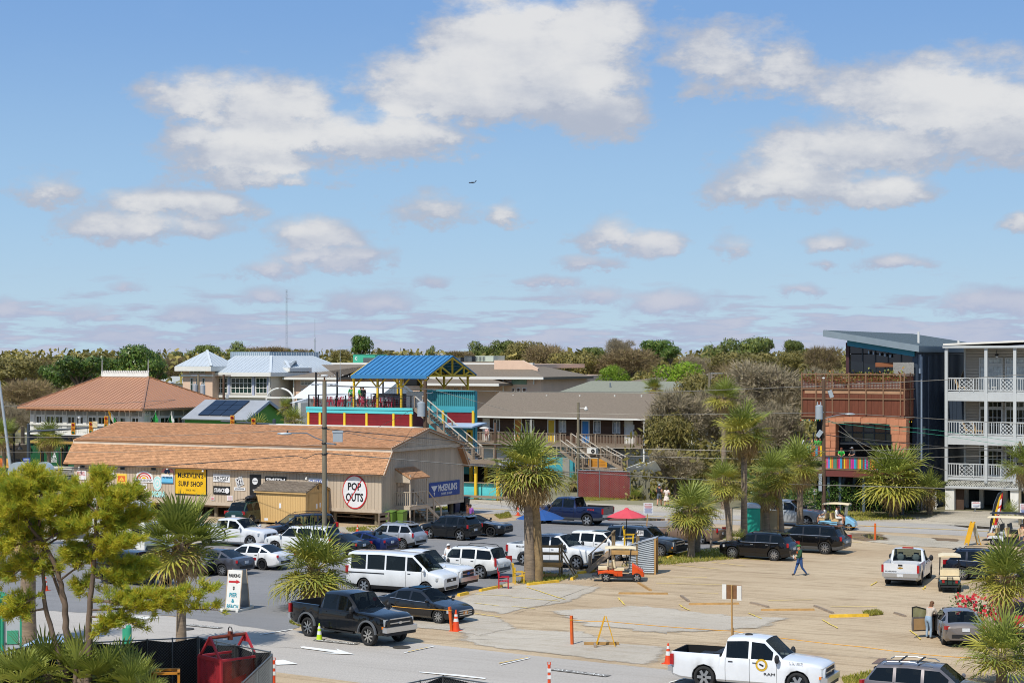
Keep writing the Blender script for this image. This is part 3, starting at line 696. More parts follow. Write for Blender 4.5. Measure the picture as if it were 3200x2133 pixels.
for lab,a,b_ in(('small white notice low on the wall under the teal emblem',(499,1541),(510,1552)),('small white notice low on the wall by the shed',(660,1551),(671,1562)),('white notice with red lines above the dark green car',(710.5,1547),(728,1564))):
 t_,c,wd,ht=ssg(lab,a,b_,mws,[])
 for i in RG(4):b=MB();z_=c[2]+ht*(.3-.2*i);b.box((c[0]-wd*.36,c[1]-.004,z_-.015),(c[0]+wd*.36,c[1],z_+.015));b.bd('text_line',mrp,t_)
t_=sgt('white oval sign with red ring and red slash over black words',1110,1536);(s0,z0)=PT(1109.5,1536,tf);(s1,z1)=PT(1148,1484.5,tf)
ra,rb=s1-s0,z1-z0
def ovalp(k_):return[(s0+ra*k_*cos(a*2*pi/36),tf,z0+rb*k_*sin(a*2*pi/36)) for a in RG(36)]
MB().pr(ovalp(1.0),(0,-.06,0)).bd('ring',mrp,t_);MB().pr(ovalp(.93),(0,-.066,0)).bd('sign_board',mws,t_)
text(t_,'POP',mbs,(s0,tf-.068,z0+rb*.32),ra*1.08,rb*.46,bold=.03);text(t_,'OUTS',mbs,(s0,tf-.068,z0-rb*.32),ra*1.42,rb*.50,bold=.03)
MB().bar((s0-ra*.62,tf-.075,z0-rb*.76),(s0+ra*.62,tf-.075,z0+rb*.76),.012,.07).bd('slash',mrp,t_)
(t0_,z0_),(t1_,z1_)=PS(1340,1544,sC),PS(1435,1508,sC)
ta,zc=(t0_+t1_)/2,(PS(1387,1526,sC)[1])
t_=gth('shop_sign','long blue sign with white stylised lettering on the shaded gable wall','sign',sC,ta,zc)
b=MB();hh=.56;b.box((sC,t0_,zc-hh),(sC+.05,t1_,zc+hh));b.bd('sign_board',M('royal blue sign','#1f4690',.5,var=.06),t_)
L_=t1_-t0_
text(t_,"McKEVLIN'S",mws,(sC+.052,ta+L_*.1,zc+.12),L_*.62,.55,'s',bold=.03);text(t_,'SURF SHOP',mws,(sC+.052,ta+L_*.06,zc-.36),L_*.36,.18,'s',bold=.01)
b=MB();tt=t0_+L_*.16;b.add([(sC+.054,tt-.5,zc+.3),(sC+.054,tt+.5,zc+.3),(sC+.054,tt,zc-.18)],[(0,2,1)]);b.add([(sC+.054,tt-.1,zc-.2),(sC+.054,tt+.1,zc-.2),(sC+.054,tt,zc-.48)],[(0,2,1)]);b.bd('emblem',mws,t_)
td0,zp=PS(1236,1583,sC);td1=PS(1292,1583,sC)[0]
zp=PS(1245,1585,sC+1.2)[1];PW=1.3
b=MB();b.box((sC,td0+.15,zp),(sC+.05,td0+1.15,zp+2.05));dr=b.bd('door',M('taupe door','#9a8a76',.6,var=.06),shp)
for i in RG(2):
 for j in RG(3):sb2('door_panel',MB().box((sC+.05,td0+.25+i*.43,zp+.15+j*.64),(sC+.06,td0+.6+i*.43,zp+.65+j*.64)),mtm,dr)
sb2('handle',MB().ell((sC+.09,td0+1.05,zp+1.0),(.04,.04,.04)),mme,dr)
for i in RG(8):pc('porch_plank',shp,(sC+.05+PW*(i+.5)/8,(td0+td1)/2,zp-.03),(PW/8-.012,td1-td0,.05),mtm)
MB().box((sC,td0,zp-.3),(sC+PW,td0+.06,zp-.06)).box((sC+PW-.06,td0,zp-.3),(sC+PW,td1,zp-.06)).bd('porch_beam',mtm,shp)
for(ss,tt,zz) in((sC+PW-.06,td0+.06,zp+2.3),(sC+PW-.06,td1-.06,zp+1.9),(sC+.1,td1-.06,zp+1.0)):pc('porch_post',shp,(ss,tt,zz/2),(.10,.10,zz),mtm)
pc('porch_rail',shp,(sC+PW/2,td0+.06,zp+1.0),(PW,.1,.05),mtm);pc('porch_rail',shp,(sC+PW-.05,(td0+td1)/2,zp+1.0),(.1,td1-td0,.05),mtm)
for i in RG(7):pc('baluster',shp,(sC+.15+i*.17,td0+.06,zp+.5),(.045,.045,.95),mtm)
for i in RG(5):pc('baluster',shp,(sC+PW-.06,td0+.2+i*(td1-td0-.5)/5,zp+.5),(.045,.045,.95),mtm)
zc1,zc2=PS(1238,1459,sC)[1],PS(1272,1499,sC+PW)[1]
MB().pr([(sC,td0-.1,zc1-.15),(sC+PW+.1,td0-.1,zc2-.0),(sC+PW+.1,td1+.1,zc2-.0),(sC,td1+.1,zc1-.15)],(0,0,.1)).bd('porch_roof',msh,shp)
Vv=V_((-(PW+.1),0,zc1-.15-zc2));shg(shp,(sC+PW+.1,td0-.1,zc2+.1),(0,1,0),Vv,td1-td0+.2,Vv.length,.33,.145,msh,80,5,near=-1)
MB().pr([(sC,td0-.06,zc1-.2),(sC+PW,td0-.06,zc2-.02),(sC+PW,td0-.06,zc2-.25),(sC,td0-.06,zc2-.25)],(0,.04,0)).bd('porch_cheek',mtm,shp)
ns=6
for i in RG(ns):
 pc('stair_tread',shp,(sC+PW*.5,td1+.14+i*.28,zp-.2-i*(zp-.1)/ns),(PW*.9,.28,.05),mtm)
for ss in(sC+.05,sC+PW-.05):
 sp('stair_stringer',shp,(ss,td1,zp-.2),(ss,td1+ns*.3,.1),(.05,.24),mtm)
 sp('stair_rail',shp,(ss,td1,zp+.98),(ss,td1+ns*.3+.2,.95),(.06,.06),mtm)
 pc('stair_post',shp,(ss,td1+ns*.3+.15,.5),(.09,.09,1.0),mtm)
 pc('stair_post',shp,(ss,td1+ns*.15,(zp+.98+.95)/4),(.09,.09,(zp+.98+.95)/2),mtm)
f_=gth('bin_fence','low grey plank fence standing before the green bin beside the steps','fence',*GS(1210,1650))
f0,f1=GS(1184,1648),GS(1240,1640)
for k_,z_ in enu((.25,.6,.95)):sp('plank',f_,(*f0,z_),(*f1,z_),(.04,.2),mwd)
for k_ in(0,.5,1):p_=V_(f0).lerp(V_(f1),k_);pc('post',f_,(p_.x,p_.y+.06,.5),(.1,.1,1.05),mwd)
def bin_(lb,u,v,mat,h=1.05,w_=.62,txt=None,grp=None):
 s_,t_0=GS(u,v);t_=gth('wheeled_bin',lb,'bin',s_,t_0,0,grp)
 b=MB();b.pr([(s_-w_*.42,t_0-w_*.42,.08),(s_+w_*.42,t_0-w_*.42,.08),(s_+w_*.42,t_0+w_*.42,.08),(s_-w_*.42,t_0+w_*.42,.08)],(0,0,.02))
 b.add([(s_+a*w_*q,t_0+c*w_*q,z) for z,q in((.1,.42),(h-.06,.5)) for a,c in((-1,-1),(1,-1),(1,1),(-1,1))],[(0,1,5,4),(1,2,6,5),(2,3,7,6),(3,0,4,7),(4,5,6,7)]);b.bd('bin_body',mat,t_)
 MB().pr([(s_-w_*.54,t_0-w_*.55,h-.07),(s_+w_*.54,t_0-w_*.55,h-.07),(s_+w_*.54,t_0+w_*.55,h+.02),(s_-w_*.54,t_0+w_*.55,h+.02)],(0,0,.06)).bd('lid',mat,t_)
 for a in(-1,1):MB().la([(.001,-.03),(.11,-.03),(.11,.03),(.001,.03)],12,c=(s_+a*w_*.4,t_0+w_*.45,.11),M3=MR(R(90),3,'Y')).bd('wheel',mbk,t_)
 if txt:text(t_,txt,mws,(s_,t_0-w_*.51,h*.75),w_*.6,.18)
m_gbin=M('green plastic','#5f7d33',.5,var=.1);m_navy=M('navy plastic','#1d2850',.45,var=.1)
bin_('olive green wheeled bin beside the shop steps',1255,1641,m_gbin);bin_('half hidden green bin behind the low plank fence',1222,1642,m_gbin)
bin_('navy bin with lid flung open by the gable corner',1418,1602,m_navy,1.1,.8);bin_('black bin with two white letters beside the navy bin',1449,1598,mbk,1.15,.75,'P W')
for i in RG(14):
 s_,t_0=GS(1150+i*4.2,1652+(i%3)*2.2);b=MB();b.ell((s_,t_0,.08),(.14,.1,.08),7,4);tag(b.bd('stone',M('pale rubble','#a99a84',.9,var=.2)),'pale loose stone in the rubble below the shop wall','stone','stones under the shop')
msw=M('buff shed siding','#cda86e',.75,var=.07,scale=1.5,rand=.03);m_shedd=M('buff shed trim','#c39f66',.7,var=.08)
tsf=GS(940,1644)[1];s1_,zs0=PT(955,1641,tsf);s0_,_=PT(800,1632,tsf);zw=PT(955,1538,tsf)[1]
sd_=2.55;tsb=tsf+PS(1032,1600,s1_)[0]-tsf
tsb=max(tsb,tsf+2.4);tsr=(tsf+tsb)/2;zr_=PT(992,1505,tsr)[1]
shed=gth('garden_shed','small buff shed with brown shingle roof and the letter G on its gable','shed',(s0_+s1_)/2,tsr)
MB().box((s0_+.03,tsf+.03,.22),(s1_-.03,tsb-.03,zw)).bd('wall',msw,shed)
n_=30
for i in RG(n_):a=s0_+(s1_-s0_)*i/n_;pc('siding_board',shed,(a+(s1_-s0_)/n_/2,tsf+.015,(.3+zw)/2),((s1_-s0_)/n_-.012,.03,zw-.3),msw)
n_=14
for i in RG(n_):
 a,c=tsf+(tsb-tsf)*i/n_,tsf+(tsb-tsf)*(i+1)/n_;za=lambda q:zw+(zr_-zw)*(1-abs(q-tsr)/(tsr-tsf))-.06
 MB().pr([(s1_-.03,a+.006,.3),(s1_-.03,c-.006,.3),(s1_-.03,c-.006,za(c)),(s1_-.03,a+.006,za(a))],(.03,0,0)).bd('siding_board',msw,shed)
b=MB();slab(b,(tsf-.15,zw-.02),(tsr,zr_),s0_-.12,s1_+.15,.06);slab(b,(tsb+.15,zw-.02),(tsr,zr_),s0_-.12,s1_+.15,.06);b.bd('roof',msb,shed)
m_shing_b2=M('brown shed shingle','#776a5a',.92,var=.14,scale=4,rand=.16)
Vv=V_((0,tsr-tsf+.15,zr_-zw+.02));shg(shed,(s0_-.12,tsf-.16,zw),(1,0,0),Vv,s1_-s0_+.27,Vv.length,.33,.145,m_shing_b2,260,6)
for p,q in((tsf-.15,tsr),(tsb+.15,tsr)):sp('rake_board',shed,(s1_+.12,p,zw-.09),(s1_+.12,q,zr_-.08),(.04,.14),m_shedd)
MB().box((s0_-.1,tsf-.14,zw-.14),(s1_+.12,tsf-.11,zw-.02)).box((s0_,tsf-.02,.2),(s1_,tsf,.32)).bd('trim',m_shedd,shed)
for a,c,hd in((tsf+.38,tsr-.01,-1),(tsr+.01,tsb-.38,1)):
 b=MB();b.box((s1_,a,.35),(s1_+.04,c,zw-.12));dd_=b.bd('door',m_shedd,shed)
 for z0,z1 in((.45,1.05),(1.15,zw-.22)):sb2('door_panel',MB().box((s1_+.04,a+.09,z0),(s1_+.05,c-.09,z1)),msw,dd_)
text(shed,'G',mbs,(s1_+.01,tsr,zw+(zr_-zw)*.42),.26,.3,'s',bold=.04)
for(a,c,zz) in((tsr-.35,tsr-.15,1.25),(tsr+.12,tsr+.3,1.3)):MB().box((s1_+.05,a,zz),(s1_+.06,c,zz+.34)).bd('notice',mws,shed)
(sn,zn)=PT(876,1579,tsf);MB().box((sn-.09,tsf-.03,zn-.18),(sn+.09,tsf,zn+.18)).bd('notice',mws,shed)
for u in(832,909):(sn,zn)=PT(u,1622,tsf);MB().box((sn-.16,tsf-.02,zn-.1),(sn+.16,tsf,zn+.1)).bd('vent',mws,shed)
for a in(.12,.5,.88):MB().box((s0_+(s1_-s0_)*a-.3,tsf+.1,0),(s0_+(s1_-s0_)*a+.3,tsf+.4,.22)).bd('block',mwd,shed)
s_,t_0=GS(966,1625);b=MB();b.la([(.08,0),(.08,1.5),(.04,1.56),(.001,1.57)],12,c=(s_,t_0-.5,0));tag(b.bd('bollard',M('bright yellow paint','#e2c012',.5,var=.08)),'yellow steel bollard beside the shed doors','bollard')
def bx_(bm,s0,s1,t0,t1,z0,z1,m=0):return bm.box((min(s0,s1),t0,z0),(max(s0,s1),t1,z1),m)
def hiproof(bm,s0,s1,t0,t1,ze,zr,inset,m=0,th=.22):
 """hip roof: eave rectangle, ridge along s; inset = hip run along s"""
 tm=(t0+t1)/2;e=[(s0,t0,ze),(s1,t0,ze),(s1,t1,ze),(s0,t1,ze)];r0,r1=(s0+inset,tm,zr),(s1-inset,tm,zr)
 lo=[(x,y,z-th) for x,y,z in e]
 bm.add(e+[r0,r1]+lo,[(0,1,5,4),(1,2,5),(2,3,4,5),(3,0,4),(6,7,1,0),(7,8,2,1),(8,9,3,2),(9,6,0,3),(9,8,7,6)],m)
 return e,r0,r1
m_copper=M('copper brown metal','#be8a66',.42,.25,.05,1.0);mc2=M('copper brown seam','#ab7a58',.45,.2,.05)
mpw=M('pub white paint','#cfccc2',.7,var=.06,scale=2);m_pubg=M('pub green paint','#1f5a38',.6,var=.1,scale=2)
mlv=M('grey louvre','#8f8d86',.7,var=.08);m_stone=M('grey rubble stone','#8d8b88',.9,var=.25,scale=3,rand=.25)
tp_=147.8;te=tp_-1.15
sPc=PT(448,1320,tp_)[0];sPl=PT(97,1320,tp_)[0];sEr,zEp=PT(445,1277,te);sEl_,_=PT(53,1275,te)
tPb=PS(694,1300,sPc)[0];tEb=PS(736,1267,sEr)[0];tm=(te+tEb)/2;zRp=PT(463,1177,tm)[1];rs1=PT(463,1177,tm)[0];rs0=PT(319,1177,tm)[0]
pub=gth('pub_building','two storey white and green pub under a wide copper-brown hip roof with white ridge cresting','pub',(sPc+sPl)/2,(tp_+tPb)/2)
bx_(MB(),sPl,sPc,tp_,tPb,0,zEp+.05).bd('wall',mpw,pub)
rb=MB();tmr=tm
e=[(sEl_,te,zEp),(sEr,te,zEp),(sEr,tEb,zEp),(sEl_,tEb,zEp)];r0,r1=(rs0,tm,zRp),(rs1,tm,zRp)
rb.add(e+[r0,r1]+[(x,y,z-.2) for x,y,z in e],[(0,1,5,4),(1,2,5),(2,3,4,5),(3,0,4),(6,7,1,0),(7,8,2,1),(8,9,3,2),(9,6,0,3),(9,8,7,6)])
rb.bd('roof',m_copper,pub)
seams(pub,[e[0],e[1],r1,r0],(1,0,0),.55,mc2);seams(pub,[e[1],e[2],r1],(0,1,0),.55,mc2)
for a,c in((e[1],r1),(e[0],r0),(e[2],r1)):sp('hip_cap',pub,V_(a)+V_((0,0,.05)),V_(c)+V_((0,0,.05)),(.22,.08),mc2)
sp('ridge_cap',pub,V_(r0)+V_((0,0,.06)),V_(r1)+V_((0,0,.06)),(.25,.14),mww)
n_=26
for i in RG(n_):
 x=rs0+(rs1-rs0)*(i+.5)/n_;MB().pr([(x-.2,tm,zRp+.1),(x+.1,tm,zRp+.1),(x+.24,tm,zRp+.62),(x+.12,tm,zRp+.7),(x-.02,tm,zRp+.42)],(0,.04,0)).bd('crest',mww,pub)
for x in(rs0,rs1):MB().la([(.1,0),(.08,.5),(.04,.7),(.03,1.7),(.001,2.0)],8,c=(x,tm,zRp)).bd('finial',mww,pub)
n_=22
for i in RG(n_):pc('rafter_tail',pub,(sPl+.4+(sPc-sPl-.6)*i/n_,te+.5,zEp-.28),(.1,1.0,.14),mc2)
def Zp(v):return PT(300,v,tp_)[1]
prs=[(335,390),(430,497),(513,580),(623,690),(707,775),(815,885),(903,975),(1008,1085),(1105,1180),(1213,1285)]
for a,c in prs:
 s0,s1=PT(a/2.941,1313,tp_)[0],PT(c/2.941,1313,tp_)[0]
 glz(pub,'t',tp_,s0-.03,s1+.03,Zp(1326),Zp(1301),2,1,mww,mgl,.07,.08)
 lv=MB();z0,z1=Zp(1298),Zp(1284)
 for j in RG(6):z=z0+(z1-z0)*j/6;pc('louvre',pub,((s0+s1)/2,tp_-.03,z+.08),(s1-s0,.09,.1),mlv,(R(25),0,0))
for u in(103,137,204,268,338,401,441):
 s0=PT(u,1313,tp_)[0];pc('pilaster',pub,(s0,tp_-.06,(Zp(1350)+Zp(1284))/2),(.62,.12,Zp(1284)-Zp(1350)),mpw);pc('pilaster_panel',pub,(s0,tp_-.13,Zp(1291)),(.4,.04,.42),mlv)
pc('window_ledge',pub,((sPl+sPc)/2,tp_-.12,Zp(1328)),(sPc-sPl,.26,.16),mpw)
n_=60
for i in RG(n_):pc('siding_board',pub,(sPl+(sPc-sPl)*(i+.5)/n_,tp_-.03,(Zp(1330)+Zp(1356))/2),((sPc-sPl)/n_-.05,.05,Zp(1330)-Zp(1356)),mpw)
pc('cornice',pub,((sPl+sPc)/2,tp_-.35,Zp(1358)),(sPc-sPl+.4,.8,.2),mww)
def pb(name,u0,u1,v0,v1,m,d=.1,extra=0):
 s0,z0=PT(u0,v1,tp_);s1,z1=PT(u1,v0,tp_);return pc(name,pub,((s0+s1)/2,tp_-d/2-extra,(z0+z1)/2),(s1-s0,d,z1-z0),m)
pb('sign_band',96,330,1363,1384,M('charcoal band','#3a3d42',.6,var=.06),.3)
pb('gold_line',96,330,1381,1382.6,M('gold paint','#b08d4a',.5,var=0),.04,.3)
text(pub,"ST. JAMES GATE",MT['gold paint'],(PT(256,1373,tp_)[0]+1.6,tp_-.31,Zp(1373)),6.5,.42)
for u0,u1 in((82,112),(112,137),(137,156),(156,186),(186,206),(206,260)):pb('green_panel',u0+.4,u1-.4,1386,1461,m_pubg,.12)
for u in(135,200):pb('pilaster',u-4,u+5,1396,1460,M('black trim','#202322',.5,var=.05),.2);pb('gold_line',u-5,u-4,1396,1458,MT['gold paint'],.22)
pb('sign_frame',160,190,1408,1459,MT['charcoal band'],.06,.12);pb('sign_panel',162,187,1411,1456,m_pubg,.03,.18)
for txt,v,wd,ht in(('ST JAMES GATE',1416,.9,.16),('FOLLY',1436,.85,.24),('BEACH',1442,.8,.2),('IRISH PUB',1447,.8,.1)):text(pub,txt,mws,(PT(173,1430,tp_)[0],tp_-.22,Zp(v)),wd,ht,bold=.02)
for a in(0,120,240):b=MB();c_=(PT(174.5,1426,tp_)[0]+.14*cos(R(a+90)),tp_-.215,Zp(1426)+.17*sin(R(a+90)));b.la([(.001,0),(.13,0),(.13,.01)],10,c=c_,M3=X90);b.bd('shamrock_leaf',mws,pub)
for u in(101,132,198):b=MB();c_=(PT(u,1406,tp_)[0],tp_-.35,Zp(1406));b.la([(.001,.28),(.14,.1),(.12,-.16),(.001,-.2)],8,c=c_);b.bd('lantern',M('lantern brass','#5a4c38',.5,var=.1),pub)
for i in RG(11):
 for j in RG(4):
  s0=PT(100,1475,tp_)[0]+i*.72+(j%2)*.3;pc('stone',pub,(s0,tp_-.1-random.random()*.04,.12+j*.22),(.66,.2,.2),m_stone)
pb('dark_window',207,216,1392,1460,mgl,.14);pb('stone_cap',97,230,1459,1462,mww,.3)
def sp_(name,u0,u1,v0,v1,m,d=.1):
 t0,_=PS(u0,v0,sPc);t1,_=PS(u1,v0,sPc);um=(u0+u1)/2;z0,z1=PS(um,v1,sPc)[1],PS(um,v0,sPc)[1]
 return pc(name,pub,(sPc+d/2,(t0+t1)/2,(z0+z1)/2),(d,t1-t0,z1-z0),m)
for a,c in((1375,1450),(1470,1555),(1595,1675),(1693,1780),(1825,1900),(1915,1995)):
 t0,t1=PS(a/2.941,1313,sPc)[0],PS(c/2.941,1313,sPc)[0];um=(a+c)/5.88
 glz(pub,'s',sPc,t0,t1,PS(um,1326,sPc)[1],PS(um,1302,sPc)[1],2,1,mww,mgl,.08,.08)
 z0,z1=PS(um,1298,sPc)[1],PS(um,1284,sPc)[1]
 for j in RG(6):pc('louvre',pub,(sPc+.03,(t0+t1)/2,z0+(z1-z0)*j/6+.08),(.09,t1-t0,.1),mlv,(0,R(25),0))
for u in(452,536,614,688):sp_('pilaster',u-5,u+5,1283,1345,mpw,.12)
sp_('sign_panel',437.5+11,437.5+28,1286,1298,mww,.2)
for u in(453,460):(t0,z0)=PS(u,1292,sPc);text(pub,'*',mbs,(sPc+.21,t0,z0),.3,.4,'s',bold=.08)
def flag(lb,u,v,dirx,cols,face='t'):
 if face=='t':s_,z_=PT(u,v,tp_-.2);t0=tp_-.2
 else:t0,z_=PS(u,v,sPc+.2);s_=sPc+.2
 f_=gth('flag',lb,'flag',s_,t0,z_);ox,oy=(0,-1.0) if face=='t' else(1.0,-.2)
 p,q=V_((s_,t0,z_)),V_((s_+ox*.8+dirx,t0+oy*.9,z_+1.15));MB().tube(p,q,.025).bd('flag_pole',mww,f_)
 for i,mm in enu(cols):
  a,c=p.lerp(q,.25+.25*i),p.lerp(q,.25+.25*(i+1));b=MB();vs=[]
  for k_ in RG(5):f=k_/4;vs+=[a+V_((.25*f,.1*sin(f*5+i),-1.05*f)),c+V_((.25*f,.1*sin(f*5+i+1),-1.05*f))]
  b.add(vs,[(2*k_,2*k_+1,2*k_+3,2*k_+2) for k_ in RG(4)]);b.bd('flag_stripe',mm,f_)
m_fg=M('flag green','#2f9e4b',.7,var=0);m_fo=M('flag yellow','#e0a51e',.7,var=0);m_fw=M('flag white','#e4e4e0',.7,var=0)
flag('green white and yellow flag over the front windows of the pub',366,1313,-.4,(m_fg,m_fw,m_fo))
flag('green white and yellow flag on the pub side wall, drooping',590,1318,0,(m_fg,m_fw,m_fo),'s');flag('plain green flag on the pub side near its corner',472,1316,0,(m_fg,m_fg,m_fg),'s');flag('bright green flag midway on the pub side wall',522,1318,0,(m_fg,m_fg,m_fw),'s')
m_zinc=M('pale zinc roofing','#b4bbbf',.45,.1,.05,.8);mz2=M('pale zinc seam','#c6cbcd',.5,.05,.04)
mpe=M('peach stucco','#d8b9a0',.85,var=.05,scale=1);mcr=M('pale cream stucco','#d3ccba',.85,var=.05,scale=1)
tc_=192.0
hal=gth('civic_hall','large civic hall with pale zinc hip roofs and tall green windows in white frames','building',PT(760,1200,tc_)[0],tc_+10)
sa,zeh=PT(652,1163,tc_-1.0);sb_,_=PT(845,1161,tc_-1.0);zth=PT(780,1111,tc_+4)[1];tD=PS(1110,1140,sb_)[0]
sw0,sw1=PT(668,1200,tc_)[0],PT(846,1200,tc_)[0]
bx_(MB(),sw0,sw1,tc_,tD-1,0,zeh).bd('wall',mcr,hal)
def decked(s0,s1,t0,t1,z0,z1,a,c,d_):
 """hip roof with a flat top: insets a (left), c (right), d_ (front and back)"""
 e=[(s0,t0,z0),(s1,t0,z0),(s1,t1,z0),(s0,t1,z0)];f=[(s0+a,t0+d_,z1),(s1-c,t0+d_,z1),(s1-c,t1-d_,z1),(s0+a,t1-d_,z1)]
 MB().add(e+f+[(x,y,z-.4) for x,y,z in e],[(0,1,5,4),(1,2,6,5),(2,3,7,6),(3,0,4,7),(4,5,6,7),(8,9,1,0),(9,10,2,1),(10,11,3,2),(11,8,0,3),(11,10,9,8)]).bd('roof',m_zinc,hal)
 seams(hal,[e[0],e[1],f[1],f[0]],(1,0,0),.62,mz2);seams(hal,[e[1],e[2],f[2],f[1]],(0,1,0),.62,mz2);sp('hip_cap',hal,e[1],f[1],(.3,.12),mz2)
 pc('fascia',hal,((s0+s1)/2,t0-.03,z0-.25),(s1-s0,.06,.5),mww);pc('fascia',hal,(s1+.03,(t0+t1)/2,z0-.25),(.06,t1-t0,.5),mww)
decked(sa,sb_,tc_-1,tD,zeh,zth,.5,3.5,5);zq=zeh
scl0,scl1=PT(720,1106,tc_+4)[0],PT(843,1106,tc_+4)[0];zc0,zc1=zth-.3,PT(780,1099,tc_+4)[1];tmn=PS(998,1106,scl1)[0]
bx_(MB(),scl0,scl1,tc_+4,tmn,zc0,zc1).bd('roof_monitor',M('blue grey metal','#93a5b1',.5,.1,.06),hal)
for i in RG(20):pc('monitor_rib',hal,(scl0+(scl1-scl0)*(i+.5)/20,tc_+3.97,(zc0+zc1)/2),(.08,.06,zc1-zc0-.2),mz2);pc('monitor_rib',hal,(scl1+.03,tc_+4+(tmn-tc_-4)*(i+.5)/20,(zc0+zc1)/2),(.06,.08,zc1-zc0-.2),mz2)
for(a,c,nx) in((678,713,3),(722,789.5,5),(799,837,3)):
 s0,z0=PT(a,1230,tc_);s1,z1=PT(c,1179,tc_);glz(hal,'t',tc_,s0,s1,z0,z1,nx,3,mww,mgg,.12,.07,.12)
for u in(676,717.5,794,841):s0=PT(u,1200,tc_)[0];z0,z1=PT(u,1236,tc_)[1],PT(u,1174,tc_)[1];pc('window_pier',hal,(s0,tc_-.1,(z0+z1)/2),(.32,.24,z1-z0),M('lilac grey trim','#aab0c4',.6,var=.04))
z0=PT(750,1233,tc_)[1];pc('window_ledge',hal,((sw0+sw1)/2,tc_-.12,z0-.2),(sw1-sw0,.3,.3),mww)
s0,z0=PT(853.5,1228,tc_+4);s1,z1=PT(865,1179,tc_+4);glz(hal,'t',tc_+4,s0,s1,z0,z1,1,3,mww,mgg,.1,.07,.12)
s1,zz=PT(905,1149,tc_+3);decked(sb_-2,s1,tc_+3,PS(973,1149,s1)[0],zz,PT(880,1126,tc_+5)[1],1.5,2.5,2.5);bx_(MB(),sb_-2,s1-.8,tc_+3.8,tc_+9,0,zz-.3).bd('wall',mcr,hal)
tt_=tc_-1.5;s0,zt=PT(546,1144,tt_-1);s1,_=PT(660,1142,tt_-1);zap=PT(664,1094.5,tt_+6)[1]
b=MB();L_=s1-s0;b.add([(s0,tt_-1,zt),(s1,tt_-1,zt),(s1,tt_-1+L_,zt),(s0,tt_-1+L_,zt),((s0+s1)/2,tt_-1+L_/2,zap)],[(0,1,4),(1,2,4),(2,3,4),(3,0,4),(3,2,1,0)]);b.bd('roof',m_zinc,hal)
ap=((s0+s1)/2,tt_-1+L_/2,zap)
seams(hal,[(s0,tt_-1,zt),(s1,tt_-1,zt),ap],(1,0,0),.62,mz2);seams(hal,[(s1,tt_-1,zt),(s1,tt_-1+L_,zt),ap],(0,1,0),.62,mz2)
sp('hip_cap',hal,(s1,tt_-1,zt+.05),ap,(.3,.12),mz2)
bx_(MB(),s0,s1,tt_-1.05,tt_-1+L_,zt-.62,zt-.02).bd('fascia',mww,hal)
w0,w1=PT(571,1200,tt_)[0],PT(664,1200,tt_)[0];bx_(MB(),w0,w1,tt_,tt_+12,0,zt-.5).bd('wall',mpe,hal)
pc('string_course',hal,((w0+w1)/2,tt_-.1,PT(620,1173,tt_)[1]),(w1-w0+.2,.3,.25),mww)
a0,a1=PT(593,1160,tt_)[0],PT(641,1160,tt_)[0];z0,z1=PT(617,1167,tt_)[1],PT(617,1152,tt_)[1];glz(hal,'t',tt_,a0,a1,z0,z1,4,1,mww,mlv,.08,.08,.08)
for a,c in((595,604),(613,622),(632,641)):x0,z0=PT(a,1221,tt_);x1,z1=PT(c,1180,tt_);glz(hal,'t',tt_,x0,x1,z0,z1,1,2,mww,mgg,.05,.06)
for(u0,v0,u1,v1) in((655,1164,668,1178),(668,1178,668,1250),(828,1163,842,1176),(842,1176,842,1240)):
 s0,z0=PT(u0,v0,tc_-.5);s1,z1=PT(u1,v1,tc_-.2);sp('downpipe',hal,(s0,tc_-.5,z0),(s1,tc_-.3,z1),(.16,.16),mww)
s0,z0=PT(833,1255,tc_-12);s1,z1=PT(917,1240,tc_-12);zt=PT(878,1213,tc_-12)[1]
ar=gth('entrance_arch','thin white half-round arch with a straight tie bar before the civic hall','arch',(s0+s1)/2,tc_-12)
MB().path([((s0+s1)/2+(s1-s0)/2*cos(pi*i/16),tc_-12,z1-.4+(zt-z1+.4)*sin(pi*i/16)) for i in RG(17)],.12,6).bd('arch_rib',mww,ar)
MB().bar((s0,tc_-12,z1-.1),(s1+.3,tc_-12,z1-.1),.2,.2).bd('tie_bar',mww,ar)
for q in(s0,s1):MB().bar((q,tc_-12,0),(q,tc_-12,z1),.16,.16).bd('column',mww,ar)
tw=200.0
wing=gth('brown_roof_building','long peach building with brown shingle skirt roof and rooftop units behind the deck','building',PT(1300,1200,tw)[0],tw+8)
def zz_(v,u=1300):return PT(u,v,tw)[1]
s0,s1=PT(908,1200,tw)[0],PT(1690,1200,tw)[0]
bx_(MB(),s0,s1,tw,tw+22,0,zz_(1172)).bd('wall',mpe,wing)
def skirt(u0,u1,vE,vT,t0,run,nm='roof'):
 a,ze=PT(u0,vE,t0);c,_=PT(u1,vE,t0);zt=PT((u0+u1)/2,vT,t0+run)[1];b=MB()
 e=[(a,t0,ze),(c,t0,ze),(c,t0+run*2,ze),(a,t0+run*2,ze)];r=[(a+run,t0+run,zt),(c-run,t0+run,zt)]
 b.add(e+r+[(x,y,z-.3) for x,y,z in e],[(0,1,5,4),(1,2,5),(2,3,4,5),(3,0,4),(6,7,1,0),(7,8,2,1),(8,9,3,2),(9,6,0,3)]);b.bd(nm,msb,wing)
 pc('gutter',wing,((a+c)/2,t0-.06,ze-.16),(c-a,.16,.3),mww);return a,c,ze
skirt(884,1058,1178,1139,tw-6,8.5);b=MB();a,c=PT(917,1200,tw-5)[0],PT(1050,1200,tw-5)[0];bx_(b,a,c,tw-5,tw,0,PT(950,1178,tw-5)[1]);b.bd('wall',mpe,wing)
skirt(1030,1699,1174,1130,tw-1,7.0)
skirt(1278,1560,1196,1180,tw-3.5,3)
